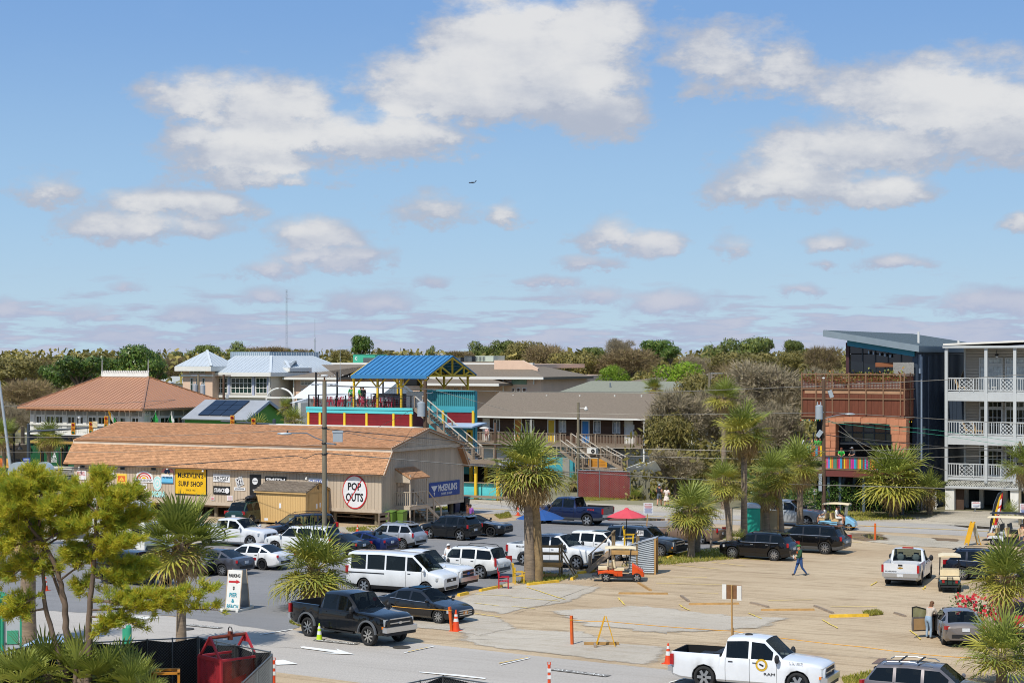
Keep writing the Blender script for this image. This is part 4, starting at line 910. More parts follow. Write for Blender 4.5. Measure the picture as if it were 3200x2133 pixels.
a,c=PT(1042,1140,tw+5)[0],PT(1664,1130,tw+5)[0];bx_(MB(),a,c,tw+5,tw+20,zz_(1150),PT(1300,1137,tw+5)[1]).bd('parapet',mpe,wing)
pc('coping',wing,((a+c)/2,tw+5,PT(1300,1136,tw+5)[1]),(c-a+.3,.5,.25),mww)
a,c=PT(1637,1124,tw+3)[0],PT(1686,1150,tw+3)[0];b=MB();zt,zb=PT(1637,1125,tw+3)[1],PT(1686,1166,tw+3)[1]
b.pr([(a-4,tw+2.5,zb),(c,tw+2.5,zb),(c,tw+2.5,PT(1686,1150,tw+3)[1]),(a,tw+2.5,zt),(a-4,tw+2.5,zt)],(0,.4,0));b.bd('parapet',mpe,wing)
for(u0,u1,v0,v1,nx) in((940,985,1188,1203,4),(1368,1405,1185,1200,3),(1408,1430,1185,1200,2)):
 t0=tw-5 if u0<1000 else tw;x0,z0=PT(u0,v1,t0);x1,z1=PT(u1,v0,t0);glz(wing,'t',t0,x0,x1,z0,z1,nx,3,mww,mlv,.08,.06)
for(u0,u1,v0,v1) in((942,954,1214,1243),(962,973,1214,1243),(1372,1386,1213,1223),(1398,1408,1213,1223),(1418,1432,1213,1223),(1600,1608,1212,1224),(1615,1626,1211,1224),(1633,1645,1211,1224)):
 t0=tw-5 if u0<1000 else tw;x0,z0=PT(u0,v1,t0);x1,z1=PT(u1,v0,t0);glz(wing,'t',t0,x0,x1,z0,z1,1,1,mww,mgl,.06,.05)
x0,z0=PT(1600,1200,tw);x1,z1=PT(1646,1181,tw);pc('spandrel_panel',wing,((x0+x1)/2,tw-.05,(z0+z1)/2),(x1-x0,.1,z1-z0),M('sage panel','#7f9780',.7,var=.05))
for(u,v0,v1) in((918,1180,1240),(1443,1180,1225),(1573,1180,1225),(1668,1178,1200)):
 t0=tw-5.3 if u<1000 else tw-.3;x0,z0=PT(u,v1,t0);z1=PT(u,v0,t0)[1];sp('downpipe',wing,(x0,t0,z0),(x0,t0,z1),(.14,.14),mww)
def rtp(lb,u0,u1,v0,v1,t0,mat,dep=2.2,grl=True,name='rooftop_unit',grp=None,extra=None):
 x0,z0=PT(u0,v1,t0);x1,z1=PT(u1,v0,t0);t_=gth(name,lb,'rooftop unit',(x0+x1)/2,t0+dep/2,z0,grp)
 bx_(MB(),x0,x1,t0,t0+dep,z0,z1).bd('casing',mat,t_)
 bx_(MB(),x0-.04,x1+.04,t0-.04,t0+dep+.04,z1,z1+.06).bd('lid',mat,t_)
 if grl:
  n_=max(2,int((x1-x0)/.35))
  for i in RG(n_):pc('grille_bar',t_,(x0+(x1-x0)*(i+.5)/n_*.55,t0-.02,(z0+z1)/2),(.1,.04,(z1-z0)*.75),M('grille grey','#4d5456',.6,var=.05))
 return t_,x0,x1,z0,z1
m_gen=M('generator green','#43a98a',.5,var=.06);m_ac=M('dark condenser grey','#565b5c',.6,var=.1);m_acl=M('pale rooftop unit','#bcc4b2',.6,var=.06)
g_,x0,x1,z0,z1=rtp('large teal green generator on the brown roof behind the blue canopy',1103,1172,1108,1135,tw+6,m_gen,3,False,'generator')
bx_(MB(),x0+(x1-x0)*.54,x1+.2,tw+5.6,tw+6,z0,z0+.75).bd('intake',m_ac,g_);text(g_,'C',mws,(x0+.5,tw+5.99,z1-.5),.4,.45,bold=.05)
rtp('dark grey condenser on the parapet roof closest to the canopy gable',1420,1439,1118,1130,tw+6,m_ac);rtp('dark grey condenser standing between another condenser and a pale unit',1451,1474,1113.5,1130,tw+6,m_ac)
rtp('long pale rooftop unit on the peach building',1487,1542,1112.5,1129,tw+6,m_acl,3)
th_=168.0;mwr=M('white metal roof','#d8d9d8',.5,.1,.04)
a,ze=PT(985-35,1262,th_-4);x0,zr_=PT(990,1191,th_);x1,_=PT(1233,1190,th_)
wh=gth('white_roof_house','house with bright white metal roof and white gable, behind the red chairs','house',(x0+x1)/2,th_)
zeh2=PT(1200,1242,th_-4)[1];b=MB()
b.pr([(x0-.3,th_-4.4,zeh2-.2),(x0-.3,th_,zr_),(x0-.3,th_+4.4,zeh2-.2)],(x1-x0+.8,0,0));b.bd('roof',mwr,wh)
bx_(MB(),x0,x1,th_-3.8,th_+3.8,0,zeh2).bd('wall',mww,wh)
for i in RG(7):q=i/6;sp('gable_slat',wh,(x1+.52,th_-3.6+q*3.4,zeh2),(x1+.52,th_-3.6+q*3.4,zeh2+(zr_-zeh2)*q*.93),(.03,.1),mww)
MB().bar((x1+.55,th_-4.4,zeh2-.2),(x1+.55,th_,zr_),.1,.25).bar((x1+.55,th_+4.4,zeh2-.2),(x1+.55,th_,zr_),.1,.25).bd('rake_board',mww,wh)
p0,zp0=PT(912,1258,th_-7);MB().pr([(p0,th_-7.4,zp0),(p0,th_-3,PT(940,1236,th_-3)[1]),(p0,th_+2,PT(940,1236,th_-3)[1]),(p0,th_+2,zp0)],(x0-p0+2,0,0)).bd('porch_roof',mwr,wh)
bx_(MB(),p0+.8,x0+1.5,th_-6.5,th_+2,0,zp0).bd('wall',mpw,wh)
sg=PT(833,1253,155)[0];tg,zg=PS(833,1253,sg);t1,z1=PS(903,1307,sg);t0=2*tg-t1;sgl=max(sg-8,sPc+.5)
gh=gth('green_house','bright green gabled house with solar panels on a pale metal roof','house',sg-5,tg)
m_gh=M('leaf green siding','#4f8f35',.7,var=.05)
MB().pr([(sg,t0+.3,0),(sg,t1-.3,0),(sg,t1-.3,z1+.1),(sg,tg,zg-.15),(sg,t0+.3,z1+.1)],(sgl-sg+.2,0,0)).bd('wall',m_gh,gh)
b=MB()
def slab2(bm,p0,p1,s0,s1,th):
 (ta,za),(tb_,zb)=p0,p1;dd=V_((0,tb_-ta,zb-za)).normalized();n_=V_((0,-dd.z,dd.y));n_=n_ if n_.z>0 else-n_
 bm.pr([(s0,ta,za),(s1,ta,za),(s1,tb_,zb),(s0,tb_,zb)],n_*th)
slab2(b,(t0,z1),(tg,zg),sgl,sg+.4,.1);slab2(b,(t1,z1),(tg,zg),sgl,sg+.4,.1);b.bd('roof',M('pale grey metal roof','#a9a9a8',.45,.3,.06),gh)
for q in((t0,z1),(t1,z1)):sp('rake_board',gh,(sg+.4,q[0],q[1]-.05),(sg+.4,tg,zg-.05),(.06,.3),M('blue grey trim','#9aa6b4',.6,var=.04))
dd=V_((0,tg-t0,zg-z1));Ls=dd.length;dn=dd.normalized();nn=V_((0,-dn.z,dn.y));rot=Matrix((V_((1,0,0)),dn,nn)).transposed().to_euler()
for i in RG(7):
 for j in RG(3):
  if sg-3.9-i*1.5<sgl:continue
  c=V_((sg-2.6-i*1.5,t0,z1))+dn*(Ls*.16+(j+.5)*Ls*.26)+nn*.2;pc('solar_panel',gh,c,(1.42,Ls*.25,.05),M('solar panel','#1b2130',.12,.2,.1,spec=.7),rot)
b=MB();s0,z0=PT(515,1192,215);s1,_=PT(572,1192,215);hs=gth('grey_roof_house','small grey shingle roof peeping out beside the peach tower','house',(s0+s1)/2,218)
b=MB();zt=PT(545,1175,218)[1];b.pr([(s0-1,213,z0-.2),(s0-1,218,zt),(s0-1,223,z0-.2)],(s1-s0+5,0,0));b.bd('roof',M('light grey shingle','#a5a7a2',.9,var=.1,scale=5),hs)
bx_(MB(),s0,s1+3,213.6,222,0,z0-.1).bd('wall',mww,hs)
tB=140.0
mcy=M('turquoise boards','#5cc6c8',.6,var=.06,scale=2,rand=.04);m_teal=M('teal corrugated metal','#3f8a90',.5,.15,.07,1);mt2=M('teal boards','#3d97a3',.6,var=.07)
m_redsl=M('red slats','#8c1a22',.65,var=.14,scale=4,rand=.15);myp=M('yellow painted timber','#dfb82e',.55,var=.08,scale=2);m_blue=M('blue metal roof','#3f7fae',.45,.15,.06,1);m_blue2=M('blue roof seam','#2f6690',.5,.1,0)
mca=M('steel cable','#6d7072',.4,.6,0)
def bz(v,u=1120):return PT(u,v,tB)[1]
sD0,zD=PT(962,1271,tB);sD1,_=PT(1287,1273,tB);zD=bz(1272);DD=8.6
bar=gth('rooftop_bar','bar building with rooftop deck, red slat panels, turquoise bands and yellow posts','bar',(sD0+sD1)/2,tB+5)
bx_(MB(),sD0+.1,sD1,tB+.1,tB+DD,0,zD-.25).bd('wall',M('bar wall','#6b3035',.8,var=.1),bar)
n_=int(DD/.2)
for i in RG(n_):pc('deck_plank',bar,((sD0+sD1)/2,tB+.1+DD*(i+.5)/n_,zD-.03),(sD1-sD0,DD/n_-.012,.05),mwd)
for k_,(va,vb) in enu(((1271.5,1280.5),(1281,1291))):
 z0,z1=bz(vb),bz(va);pc('fascia_board',bar,((sD0+sD1)/2,tB-.02-.05*(1-k_),(z0+z1)/2),(sD1-sD0+.3,.08,z1-z0-.02),mcy)
zr0,zr1=bz(1328),bz(1291)
pu=(965,1001,1078,1147,1231,1285);ps=[PT(u,1300,tB)[0] for u in pu]
for s_ in ps:pc('yellow_post',bar,(s_,tB-.03,(zr0+zr1)/2),(.22,.16,zr1-zr0+.1),myp)
n_=15
for i in RG(5):
 for j in RG(n_):pc('red_slat',bar,((ps[i]+ps[i+1])/2,tB+.02,zr0+(zr1-zr0)*(j+.5)/n_),(ps[i+1]-ps[i]-.2,.06,(zr1-zr0)/n_-.022),m_redsl)
pc('white_roof_edge',bar,((sD0+sD1)/2-1.2,tB-.6,zr0-.1),(sD1-sD0+4.5,1.6,.16),mww)
rt=zD+1.08
nP=[PT(u,1250,tB+.1)[0] for u in(965,995,1051,1080,1109,1141,1169,1200,1230,1261,1284)]
for s_ in nP:pc('rail_post',bar,(s_,tB+.1,zD+.54),(.09,.09,1.08),mbk)
pc('top_rail',bar,((sD0+sD1)/2,tB+.1,rt),(sD1-sD0,.08,.04),mbk);pc('top_rail',bar,((sD0+sD1)/2,tB+DD,rt),(sD1-sD0,.08,.04),mbk);pc('top_rail',bar,(sD0+.05,tB+DD/2,rt),(.08,DD,.04),mbk)
for k_ in RG(6):pc('rail_cable',bar,((sD0+sD1)/2,tB+.1,zD+.15+k_*.15),(sD1-sD0,.012,.012),mca)
for i in RG(9):pc('rail_post',bar,(sD0+(sD1-sD0)*i/8,tB+DD,zD+.54),(.07,.07,1.08),mbk)
lpost=[(PT(995,1230,tB+1)[0],tB+.6),(PT(1035,1230,tB+3)[0],tB+4),(PT(1197,1220,tB+7.5)[0],tB+7.5)]
for s_,t0 in lpost:pc('light_post',bar,(s_,t0,zD+1.6),(.12,.12,3.2),mbk)
for a,c in((lpost[0],lpost[1]),(lpost[1],lpost[2])):
 b=MB();pts=[(a[0]+(c[0]-a[0])*i/8,a[1]+(c[1]-a[1])*i/8,zD+3.1-.35*sin(pi*i/8)) for i in RG(9)];b.path(pts,.012,4);b.bd('lamp_string',mbk,bar)
 for p in pts[1:-1]:MB().ell((p[0],p[1],p[2]-.08),(.05,.05,.07),6,4).bd('string_bulb',mws,bar)
cF=tB+.35;cB=cF+7.6;cM=(cF+cB)/2
c0,zc=PT(1103,1176,cF-.5);c1,_=PT(1331,1174,cF-.5);zc=PT(1220,1175,cF-.5)[1];zrg=PT(1290,1114,cM)[1]
can=gth('roof_canopy','blue standing-seam canopy on yellow posts with an open trussed gable','canopy',(c0+c1)/2,cM,zD)
b=MB();e=[(c0,cF-.6,zc),(c1+.3,cF-.6,zc),(c1+.3,cM,zrg),(c0,cM,zrg)];f=[(c0,cB+.6,zc),(c1+.3,cB+.6,zc)]
b.pr(e,(0,0,.12));b.pr([e[3],e[2],f[1],f[0]],(0,0,.12));b.bd('roof',m_blue,can)
seams(can,[V_(p)+V_((0,0,.13)) for p in e],(1,0,0),.52,m_blue2,.05,.06)
pc('eave_trim',can,((c0+c1)/2,cF-.62,zc-.06),(c1-c0+.3,.05,.32),m_blue)
cp=[PT(u,1230,cF)[0] for u in(1106,1180,1254,1330)];cpb=[s_ for s_ in cp]
zpt=zc-.1
for t0 in(cF,cB):
 for s_ in cp:
  pc('canopy_post',can,(s_,t0,(zD+zpt)/2),(.17,.17,zpt-zD),myp)
  for dx in(-1,1):
   if(s_==cp[0] and dx<0) or(s_==cp[-1] and dx>0):continue
   sp('knee_brace',can,(s_,t0,zpt-1.0),(s_+dx*.9,t0,zpt-.08),(.1,.1),myp)
 pc('canopy_beam',can,((cp[0]+cp[-1])/2,t0,zpt+.1),(cp[-1]-cp[0]+.4,.16,.26),myp)
for s_ in(cp[0],cp[1],cp[2],c1+.22):
 z0=zc+.02;a_,b_=(s_,cF-.5,z0),(s_,cB+.5,z0);r_=(s_,cM,zrg-.12)
 for p,q in((a_,b_),(a_,r_),(b_,r_),((s_,cM,z0),r_),((s_,cF+1.7,z0),(s_,cF+1.7,z0+(zrg-z0)*.5)),((s_,cB-1.7,z0),(s_,cB-1.7,z0+(zrg-z0)*.5)),((s_,cM,z0),(s_,cF+1.7,z0+(zrg-z0)*.5)),((s_,cM,z0),(s_,cB-1.7,z0+(zrg-z0)*.5)),((s_,cF+1.7,z0),(s_,cF+.6,z0+(zrg-z0)*.24)),((s_,cB-1.7,z0),(s_,cB-.6,z0+(zrg-z0)*.24))):
  sp('truss_member',can,p,q,(.09,.14),myp)
for i in RG(6):q=(i+.5)/6;pc('purlin',can,((c0+c1)/2,cF-.5+q*(cM-cF+.3),zc+(zrg-zc)*q-.05),(c1-c0,.1,.1),M('teal purlin','#1f7b86',.6,var=.05));pc('purlin',can,((c0+c1)/2,cB+.5-q*(cM-cF+.3),zc+(zrg-zc)*q-.05),(c1-c0,.1,.1),MT['teal purlin'])
q0,q1=PT(1170,1240,tB+6)[0],PT(1268,1240,tB+6)[0]
ct=gth('bar_counter','long dark-topped bar counter under the blue canopy','counter',(q0+q1)/2,tB+6.2,zD)
bx_(MB(),q0,q1,tB+6,tB+6.4,zD,zD+1.05).bd('counter_front',M('grey counter front','#8f9094',.7,var=.06),ct);bx_(MB(),q0-.1,q1+.1,tB+5.8,tB+6.6,zD+1.05,zD+1.12).bd('counter_top',mbk,ct)
s_,z_=PT(1287,1186,tB+6);tv=gth('tv_screen','dark flat screen hung under the canopy roof','screen',s_,tB+6,z_);bx_(MB(),s_-.8,s_+.8,tB+6,tB+6.1,z_-.5,z_+.5).bd('screen',mgl,tv);bx_(MB(),s_-.86,s_+.86,tB+6.02,tB+6.14,z_-.56,z_+.56).bd('bezel',mbk,tv);MB().tube((s_,tB+6.2,z_+.4),(s_,tB+6.2,z_+1.4),.04).bd('bracket',mbk,tv)
x0,z0=PT(1270,1270,tB+2);x1,z1=PT(1322,1224,tB+2);bx_(MB(),x0,x1,tB+2,tB+5,zD-.1,z1).bd('stair_head',mww,bar)
tK=tB+1.2
k0,zk1=PT(1335,1221,tK);k1,_=PT(1483,1221,tK);zk0=PT(1400,1268,tK)[1];zk2=PT(1400,1287,tK)[1];zk3=PT(1450,1322,tK)[1]
bx_(MB(),k0,k1,tK+.08,tK+.5,2,zk1-.02).bd('wall',mt2,bar)
n_=int((k1-k0)/.2)
for i in RG(n_):pc('corrugated_rib',bar,(k0+(k1-k0)*(i+.5)/n_,tK+.04,(zk0+zk1)/2),((k1-k0)/n_*.55,.1,zk1-zk0),m_teal)
bx_(MB(),k0,k1,tK+.05,tK+.08,zk0,zk1).bd('corrugated_backing',m_teal,bar)
pc('teal_cap',bar,((k0+k1)/2,tK,zk1+.04),(k1-k0+.2,.4,.12),mt2);pc('teal_band',bar,((k0+k1)/2,tK-.02,(zk0+zk2)/2),(k1-k0+.1,.1,zk0-zk2),mt2)
for j in RG(14):pc('red_slat',bar,((k0+k1)/2+1.0,tK+.02,zk3+(zk2-zk3)*(j+.5)/14),(k1-k0-2.2,.06,(zk2-zk3)/14-.022),m_redsl)
for u in(1386,1480):s_=PT(u,1300,tK)[0];pc('yellow_post',bar,(s_,tK-.05,(zk3+zk2)/2),(.2,.2,zk2-zk3+.3),myp)
x0,z0=PT(1390,1326,tB+.3);x1,z1=PT(1497,1322,tB+.3);pc('lean_to_roof',bar,((x0+x1)/2,tB+.4,z0),(x1-x0,2.6,.14),M('pale blue trim','#9fb3c8',.6,var=.05),(R(6),0,0))
x0,z0=PT(1395,1400,tB+1.1);x1,z1=PT(1481,1332,tB+1.1);bx_(MB(),x0,x1,tB+1.0,tB+1.15,z0-1,z1).bd('wall',mt2,bar)
a0,zq0=PT(1460,1400,tB+1);a1,zq1=PT(1477,1343,tB+1);b=MB();bx_(b,a0,a1,tB+.9,tB+1,zq0-.3,zq1);dd_=b.bd('door',myp,bar);b=MB();bx_(b,a0+.15,a1-.15,tB+.88,tB+.9,zq0+1.0,zq1-.2);sub('pane',b.mesh('pane',mgl),dd_)
tS=138.0
x0,z0=PT(1296,1274,tS);x1,z1=PT(1482,1434,tS);zs1=PT(1520,1436,tS)[1]
n_=24
for i in RG(n_):q=(i+.5)/n_;pc('stair_tread',bar,(x0+(x1-x0)*q,tS+.7,z0+(z1-z0)*q),(.32,1.3,.06),mwd)
for dt in(0,1.4):
 sp('stair_stringer',bar,(x0,tS+dt,z0-.1),(x1,tS+dt,z1-.1),(.07,.34),mwd)
 sp('stair_rail',bar,(x0,tS+dt,z0+1.05),(x1,tS+dt,z1+1.05),(.12,.06),M('pale handrail','#c9bfae',.7,var=.08))
 for i in RG(5):q=i/4;pc('stair_post',bar,(x0+(x1-x0)*q,tS+dt,z0+(z1-z0)*q+.45),(.12,.12,1.25),mwd)
 for k_ in RG(6):sp('rail_cable',bar,(x0,tS+dt,z0+.2+k_*.14),(x1,tS+dt,z1+.2+k_*.14),(.014,.014),mca)
for i in RG(3):s_=x0+(x1-x0)*(.15+.4*i);pc('stair_support',bar,(s_,tS+.7,(z0+(z1-z0)*(.15+.4*i))/2-.2),(.16,.16,z0+(z1-z0)*(.15+.4*i)-.4),mwd)
y0,y1=PT(1478,1430,tS)[0],PT(1546,1430,tS)[0]
n_=12
for i in RG(n_):pc('deck_plank',bar,(y0+(y1-y0)*(i+.5)/n_,tS+1.6,zs1-.03),((y1-y0)/n_-.012,3.6,.06),mwd)
pc('platform_beam',bar,((y0+y1)/2-.6,tS-.2,zs1-.2),(y1-y0+1.6,.1,.3),mwd)
for q in(0,.5,1):pc('platform_post',bar,(y0+(y1-y0)*q,tS-.1,zs1+.5),(.12,.12,1.1),mwd)
for k_ in RG(6):pc('rail_cable',bar,((y0+y1)/2,tS-.1,zs1+.2+.15*k_),(y1-y0,.014,.014),mca)
pc('platform_rail',bar,((y0+y1)/2,tS-.1,zs1+1.05),(y1-y0,.12,.05),mwd)
o0,o1=PT(1440,1500,138.8)[0],PT(1560,1500,138.8)[0]
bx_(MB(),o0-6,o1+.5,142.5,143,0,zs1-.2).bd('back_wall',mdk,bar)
bx_(MB(),o0-6,o1+.5,138.5,142.6,zs1-.6,zs1-.12).bd('porch_roof',M('lilac grey beam','#a7a8b4',.7,var=.05),bar)
zc_=PT(1500,1508,138.8)[1];zb_=PT(1500,1556,138.8)[1]
for i in RG(4):
 a=o0-4+(o1+4.4-o0)*i/4;c=a+(o1+4.4-o0)/4-.1;pc('turquoise_panel',bar,((a+c)/2,138.8,(zc_+.05)/2),(c-a,.1,zc_-.1),mcy)
pc('counter_cap',bar,((o0+o1)/2,138.7,zc_+.02),(o1-o0+4,.4,.06),mwd);pc('kerb_log',bar,((o0+o1)/2,138.3,.28),(o1-o0+6,.18,.22),mwd)
for u,t0 in((1487,138.5),(1472,141),(1518,141.5),(1556,138.5)):s_=PT(u,1500,t0)[0];pc('yellow_post',bar,(s_,t0,(zs1-.6)/2),(.24,.2,zs1-.6),myp)
m_chr=M('red painted chair','#b3203a',.45,.1,.08);m_cho=M('orange painted chair','#de5a1c',.45,.1,.08);m_cht=M('turquoise painted chair','#5fc0c6',.45,.1,.06);m_chp=M('rose painted chair','#c64862',.45,.1,.08)
def cfc(mat,stool=False):
 o=lth('cafe_chair','','chair',(0,0,0));h=.46 if not stool else.74
 def P_(nm,bm):ob=bm.bd(nm,mat,None);ob.parent=o;ob.rotation_euler=(0,0,0);return ob
 b=MB();b.cbox((0,0,h),(.37,.37,.03));b.cbox((0,0,h-.03),(.33,.33,.03));P_('seat',b)
 for a in(-1,1):
  for c in(-1,1):b=MB();b.bar((a*.16,c*.16,h-.02),(a*.23,c*.23,0),.05,.035);P_('leg',b)
 if not stool:
  b=MB();b.path([(-.18,.17,h),(-.19,.23,h+.36),(-.12,.25,h+.42),(.12,.25,h+.42),(.19,.23,h+.36),(.18,.17,h)],.018,5);P_('back_frame',b)
  b=MB();b.bar((0,.19,h),(0,.25,h+.42),.11,.012,up=(0,1,0));P_('backrest',b)
 return o
protos={k_:cfc(m_) for k_,m_ in(('red',m_chr),('orange',m_cho),('turquoise',m_cht),('rose',m_chp))}
stool=cfc(m_chr,True);stool.name='bar_stool'
used=set()
def place(proto,key,s_,t_,rz,lb,grp,name=None):
 o=proto if key not in used else ctr(proto);used.add(key)
 x,y=xy(s_,t_);o.location=(x,y,zD);o.rotation_euler=(0,0,GA+rz);o['label']=lb;o['group']=grp;return o
rc=RR(11);tabs=[]
m_ttop=M('white table top','#d9d6cf',.5,var=.05)
for i,(u,dt) in enu(((1008,1.6),(1048,3.4),(1078,1.8),(1118,3.6),(1150,1.7),(1190,3.8),(1205,1.5),(1240,3.2))):
 s_=PT(u,1255,tB+dt)[0];lab=['white topped cafe table at the far end of the deck','cafe table behind the utility pole on the deck','cafe table among pink chairs beside the turquoise chair','cafe table near the standing men in green','white cafe table by the second canopy post','cafe table in front of the bar counter','long white table under the canopy near the rail','white table with a green cap under the canopy'][i]
 t_=gth('cafe_table',lab,'table',s_,tB+dt,zD,'cafe tables on the deck')
 pc('table_top',t_,(s_,tB+dt,zD+.74),(1.0 if i>4 else.75,.75,.04),m_ttop);pc('pedestal',t_,(s_,tB+dt,zD+.37),(.07,.07,.7),mbk);pc('foot',t_,(s_,tB+dt,zD+.02),(.5,.5,.03),mbk);tabs.append((s_,tB+dt))
idx=0
cols_=['red','rose','red','rose','orange','red','turquoise','rose']
for i,(s_,t0) in enu(tabs):
 for j,(dx,dt,rz) in enu(((-.7,0,R(90)),(.7,0,R(-90)),(0,-.62,R(180)),(0,.62,0))):
  if(i,j) in((0,3),(7,3)):continue
  c='orange' if(i,j) in((0,0),(3,2),(5,1)) else 'turquoise' if(i,j)==(2,1) else('rose' if(i+j)%3==0 else 'red')
  tn_=['end','pole side','rose chair','jersey man','second post','counter','long rail','green cap'][i];sd_=['far end','near end','rail side','inner side'][j];lab={'orange':{0:'orange metal chair at the far end of the deck',3:'orange metal chair next to the first canopy post',5:'orange metal chair tipped against the counter side table'}.get(i),'turquoise':'the only turquoise metal chair on the deck','red':'red metal chair at the %s of the %s table'%(sd_,tn_),'rose':'rose pink metal chair at the %s of the %s table'%(sd_,tn_)}[c]
  place(protos[c],c,s_+dx+rc.u(-.1,.1),t0+dt+rc.u(-.08,.08),rz+rc.u(-.4,.4),lab,{'red':'red chairs on the deck','rose':'rose chairs on the deck'}.get(c,'odd coloured chairs on the deck'))
for i in RG(3):place(stool,'stool',PT(1217+i*17,1250,tB+5.4)[0],tB+5.4,0,['first','middle','last'][i]+' tall red stool along the bar counter','bar stools')
tM=172.5
mbn=M('dark brown siding','#553e2e',.8,var=.18,scale=2,rand=.16,str_=(.4,1,3));m_mwhite=M('white blockwork','#c2c4c4',.8,var=.06,scale=1)
mz=lambda v,u=1800:PT(u,v,tM)[1]
sM0=PT(1486,1340,tM)[0];sM1,_=PT(2010,1350,tM);zEm=PT(1800,1305,tM-1.2)[1];eM0=PT(1470,1305,tM-1.2)[0];eM1=PT(2019,1309,tM-1.2)[0];tMr=tM+5.3;zMr=PT(1800,1226,tMr)[1];zFl=mz(1384)
mot_=gth('motel_building','long two storey brown board motel with coloured doors under a grey-brown shingle roof','motel',(sM0+sM1)/2,tM+5)
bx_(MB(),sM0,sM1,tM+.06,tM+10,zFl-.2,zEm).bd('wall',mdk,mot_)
bx_(MB(),sM0,sM1-.2,tM+.02,tM+10,0,zFl-.2).bd('ground_wall',m_mwhite,mot_)
b=MB();slab(b,(tM-1.25,zEm),(tMr,zMr),eM0,eM1+.2,.15);slab(b,(2*tMr-tM+1.25,zEm),(tMr,zMr),eM0,eM1+.2,.15);b.bd('roof',msb,mot_)
MB().pr([(sM1,tM,zEm),(sM1,2*tMr-tM,zEm),(sM1,tMr,zMr-.2)],(-.1,0,0)).bd('gable',mbn,mot_)
pc('gutter',mot_,((eM0+eM1)/2,tM-1.3,zEm-.06),(eM1-eM0,.14,.16),mww)
sp('rake_board',mot_,(eM1+.2,tM-1.25,zEm-.05),(eM1+.2,tMr,zMr-.05),(.06,.22),M('blue grey trim','#9aa6b4',.6,var=.04))
ops=[(1509,1531,'w'),(1543,1563,'n'),(1607,1632,'o'),(1643,1670,'n'),(1711,1736,'y'),(1747,1770,'n'),(1817,1843,'b'),(1855,1878,'n'),(1915,1939,'n'),(1952,1979,'h')]
os_=[(PT(a,1340,tM)[0],PT(c,1340,tM)[0]) for a,c,_ in ops]
n_=13
edges=[sM0]+[x for p in os_ for x in p]+[sM1]
for j in RG(n_):
 z0=zFl+(zEm-.1-zFl)*j/n_;hz_=(zEm-.1-zFl)/n_
 for i in RG(0,len(edges),2):pc('siding_board',mot_,((edges[i]+edges[i+1])/2,tM+.02,z0+hz_/2),(edges[i+1]-edges[i]-.02,.08,hz_-.02),mbn)
m_bdoor=M('bright blue door','#3b86c8',.5,var=.05);m_odoor=M('amber door','#c98531',.5,var=.08);m_curt=M('curtained glass','#aeb5b6',.15,var=.25,scale=3,spec=.7)
for(a,c,kd),(s0,s1) in zip(ops,os_):
 if kd=='n':
  glz(mot_,'t',tM-.02,s0,s1,mz(1352),mz(1313),2,1,mww,m_curt if(a//7)%2 else mgl,.09,.1)
  pc('siding_board',mot_,((s0+s1)/2,tM+.02,(zFl+mz(1353))/2),(s1-s0,.08,mz(1353)-zFl),mbn)
 else:
  z1=mz(1311);f=MB();bx_(f,s0,s0+.12,tM-.06,tM+.03,zFl,z1);bx_(f,s1-.12,s1,tM-.06,tM+.03,zFl,z1);bx_(f,s0+.12,s1-.12,tM-.06,tM+.03,z1-.12,z1);fr=f.bd('door_frame',mww,mot_)
  dm={'w':mww,'o':m_odoor,'y':myp,'b':m_bdoor,'h':mww}[kd];b=MB();bx_(b,s0+.12,s1-.12,tM-.02,tM+.02,zFl,z1-.12);d_=b.bd('door',dm,mot_)
  if kd in 'ob':
   d_['label']='amber door behind a white screen frame' if kd=='o' else 'bright blue door behind a white screen frame';b=MB();bx_(b,s0+.12,s1-.12,tM-.05,tM-.02,zFl+.9,zFl+1.0);bx_(b,s0+.12,s1-.12,tM-.05,tM-.02,zFl,zFl+.1);sub('screen_bar',b.mesh('screen_bar',mww),d_)
  if kd=='y':d_['label']='plain yellow door'
  if kd=='h':
   d_['label']='white six-panel door'
   for q in RG(2):
    for r_ in RG(3):b=MB();bx_(b,s0+.25+q*.5,s0+.62+q*.5,tM-.035,tM-.02,zFl+.15+r_*.7,zFl+.7+r_*.68);sub('door_panel',b.mesh('door_panel',mww),d_)
  sb2('handle',MB().ell((s1-.2,tM-.06,zFl+1),(.04,.04,.04),6,4),mme,d_)
for u in(1604,1708,1812,1921,2005):s_,z_=PT(u,1237,tMr-.9);MB().tube((s_,tMr-.9,z_-.4),(s_,tMr-.9,z_+.12),.09).bd('vent_pipe',mww,mot_)
bw_=1.5;tb0=tM-bw_;b0,b1=PT(1470,1385,tb0)[0],PT(2010,1385,tb0)[0]
n_=8
for i in RG(n_):pc('deck_plank',mot_,((b0+b1)/2,tb0+bw_*(i+.5)/n_,zFl-.03),(b1-b0,bw_/n_-.012,.05),mwd)
pc('deck_beam',mot_,((b0+b1)/2,tb0-.03,zFl-.18),(b1-b0,.06,.26),mwd);pc('deck_beam',mot_,((b0+b1)/2,tM-.1,zFl-.35),(b1-b0,.2,.3),M('rust brown beam','#5d3d28',.8,var=.1))
gap0,gap1=PT(1770,1370,tb0)[0],PT(1806,1370,tb0)[0]
for a,c in((b0,gap0),(gap1,b1)):pc('top_rail',mot_,((a+c)/2,tb0,zFl+1.03),(c-a,.12,.05),mwd);pc('bottom_rail',mot_,((a+c)/2,tb0,zFl+.12),(c-a,.06,.06),mwd)
nb=int((b1-b0)/.17)
for i in RG(nb):
 s_=b0+(b1-b0)*(i+.5)/nb
 if gap0<s_<gap1:continue
 pc('baluster',mot_,(s_,tb0,zFl+.57),(.045,.045,.9),mwd)
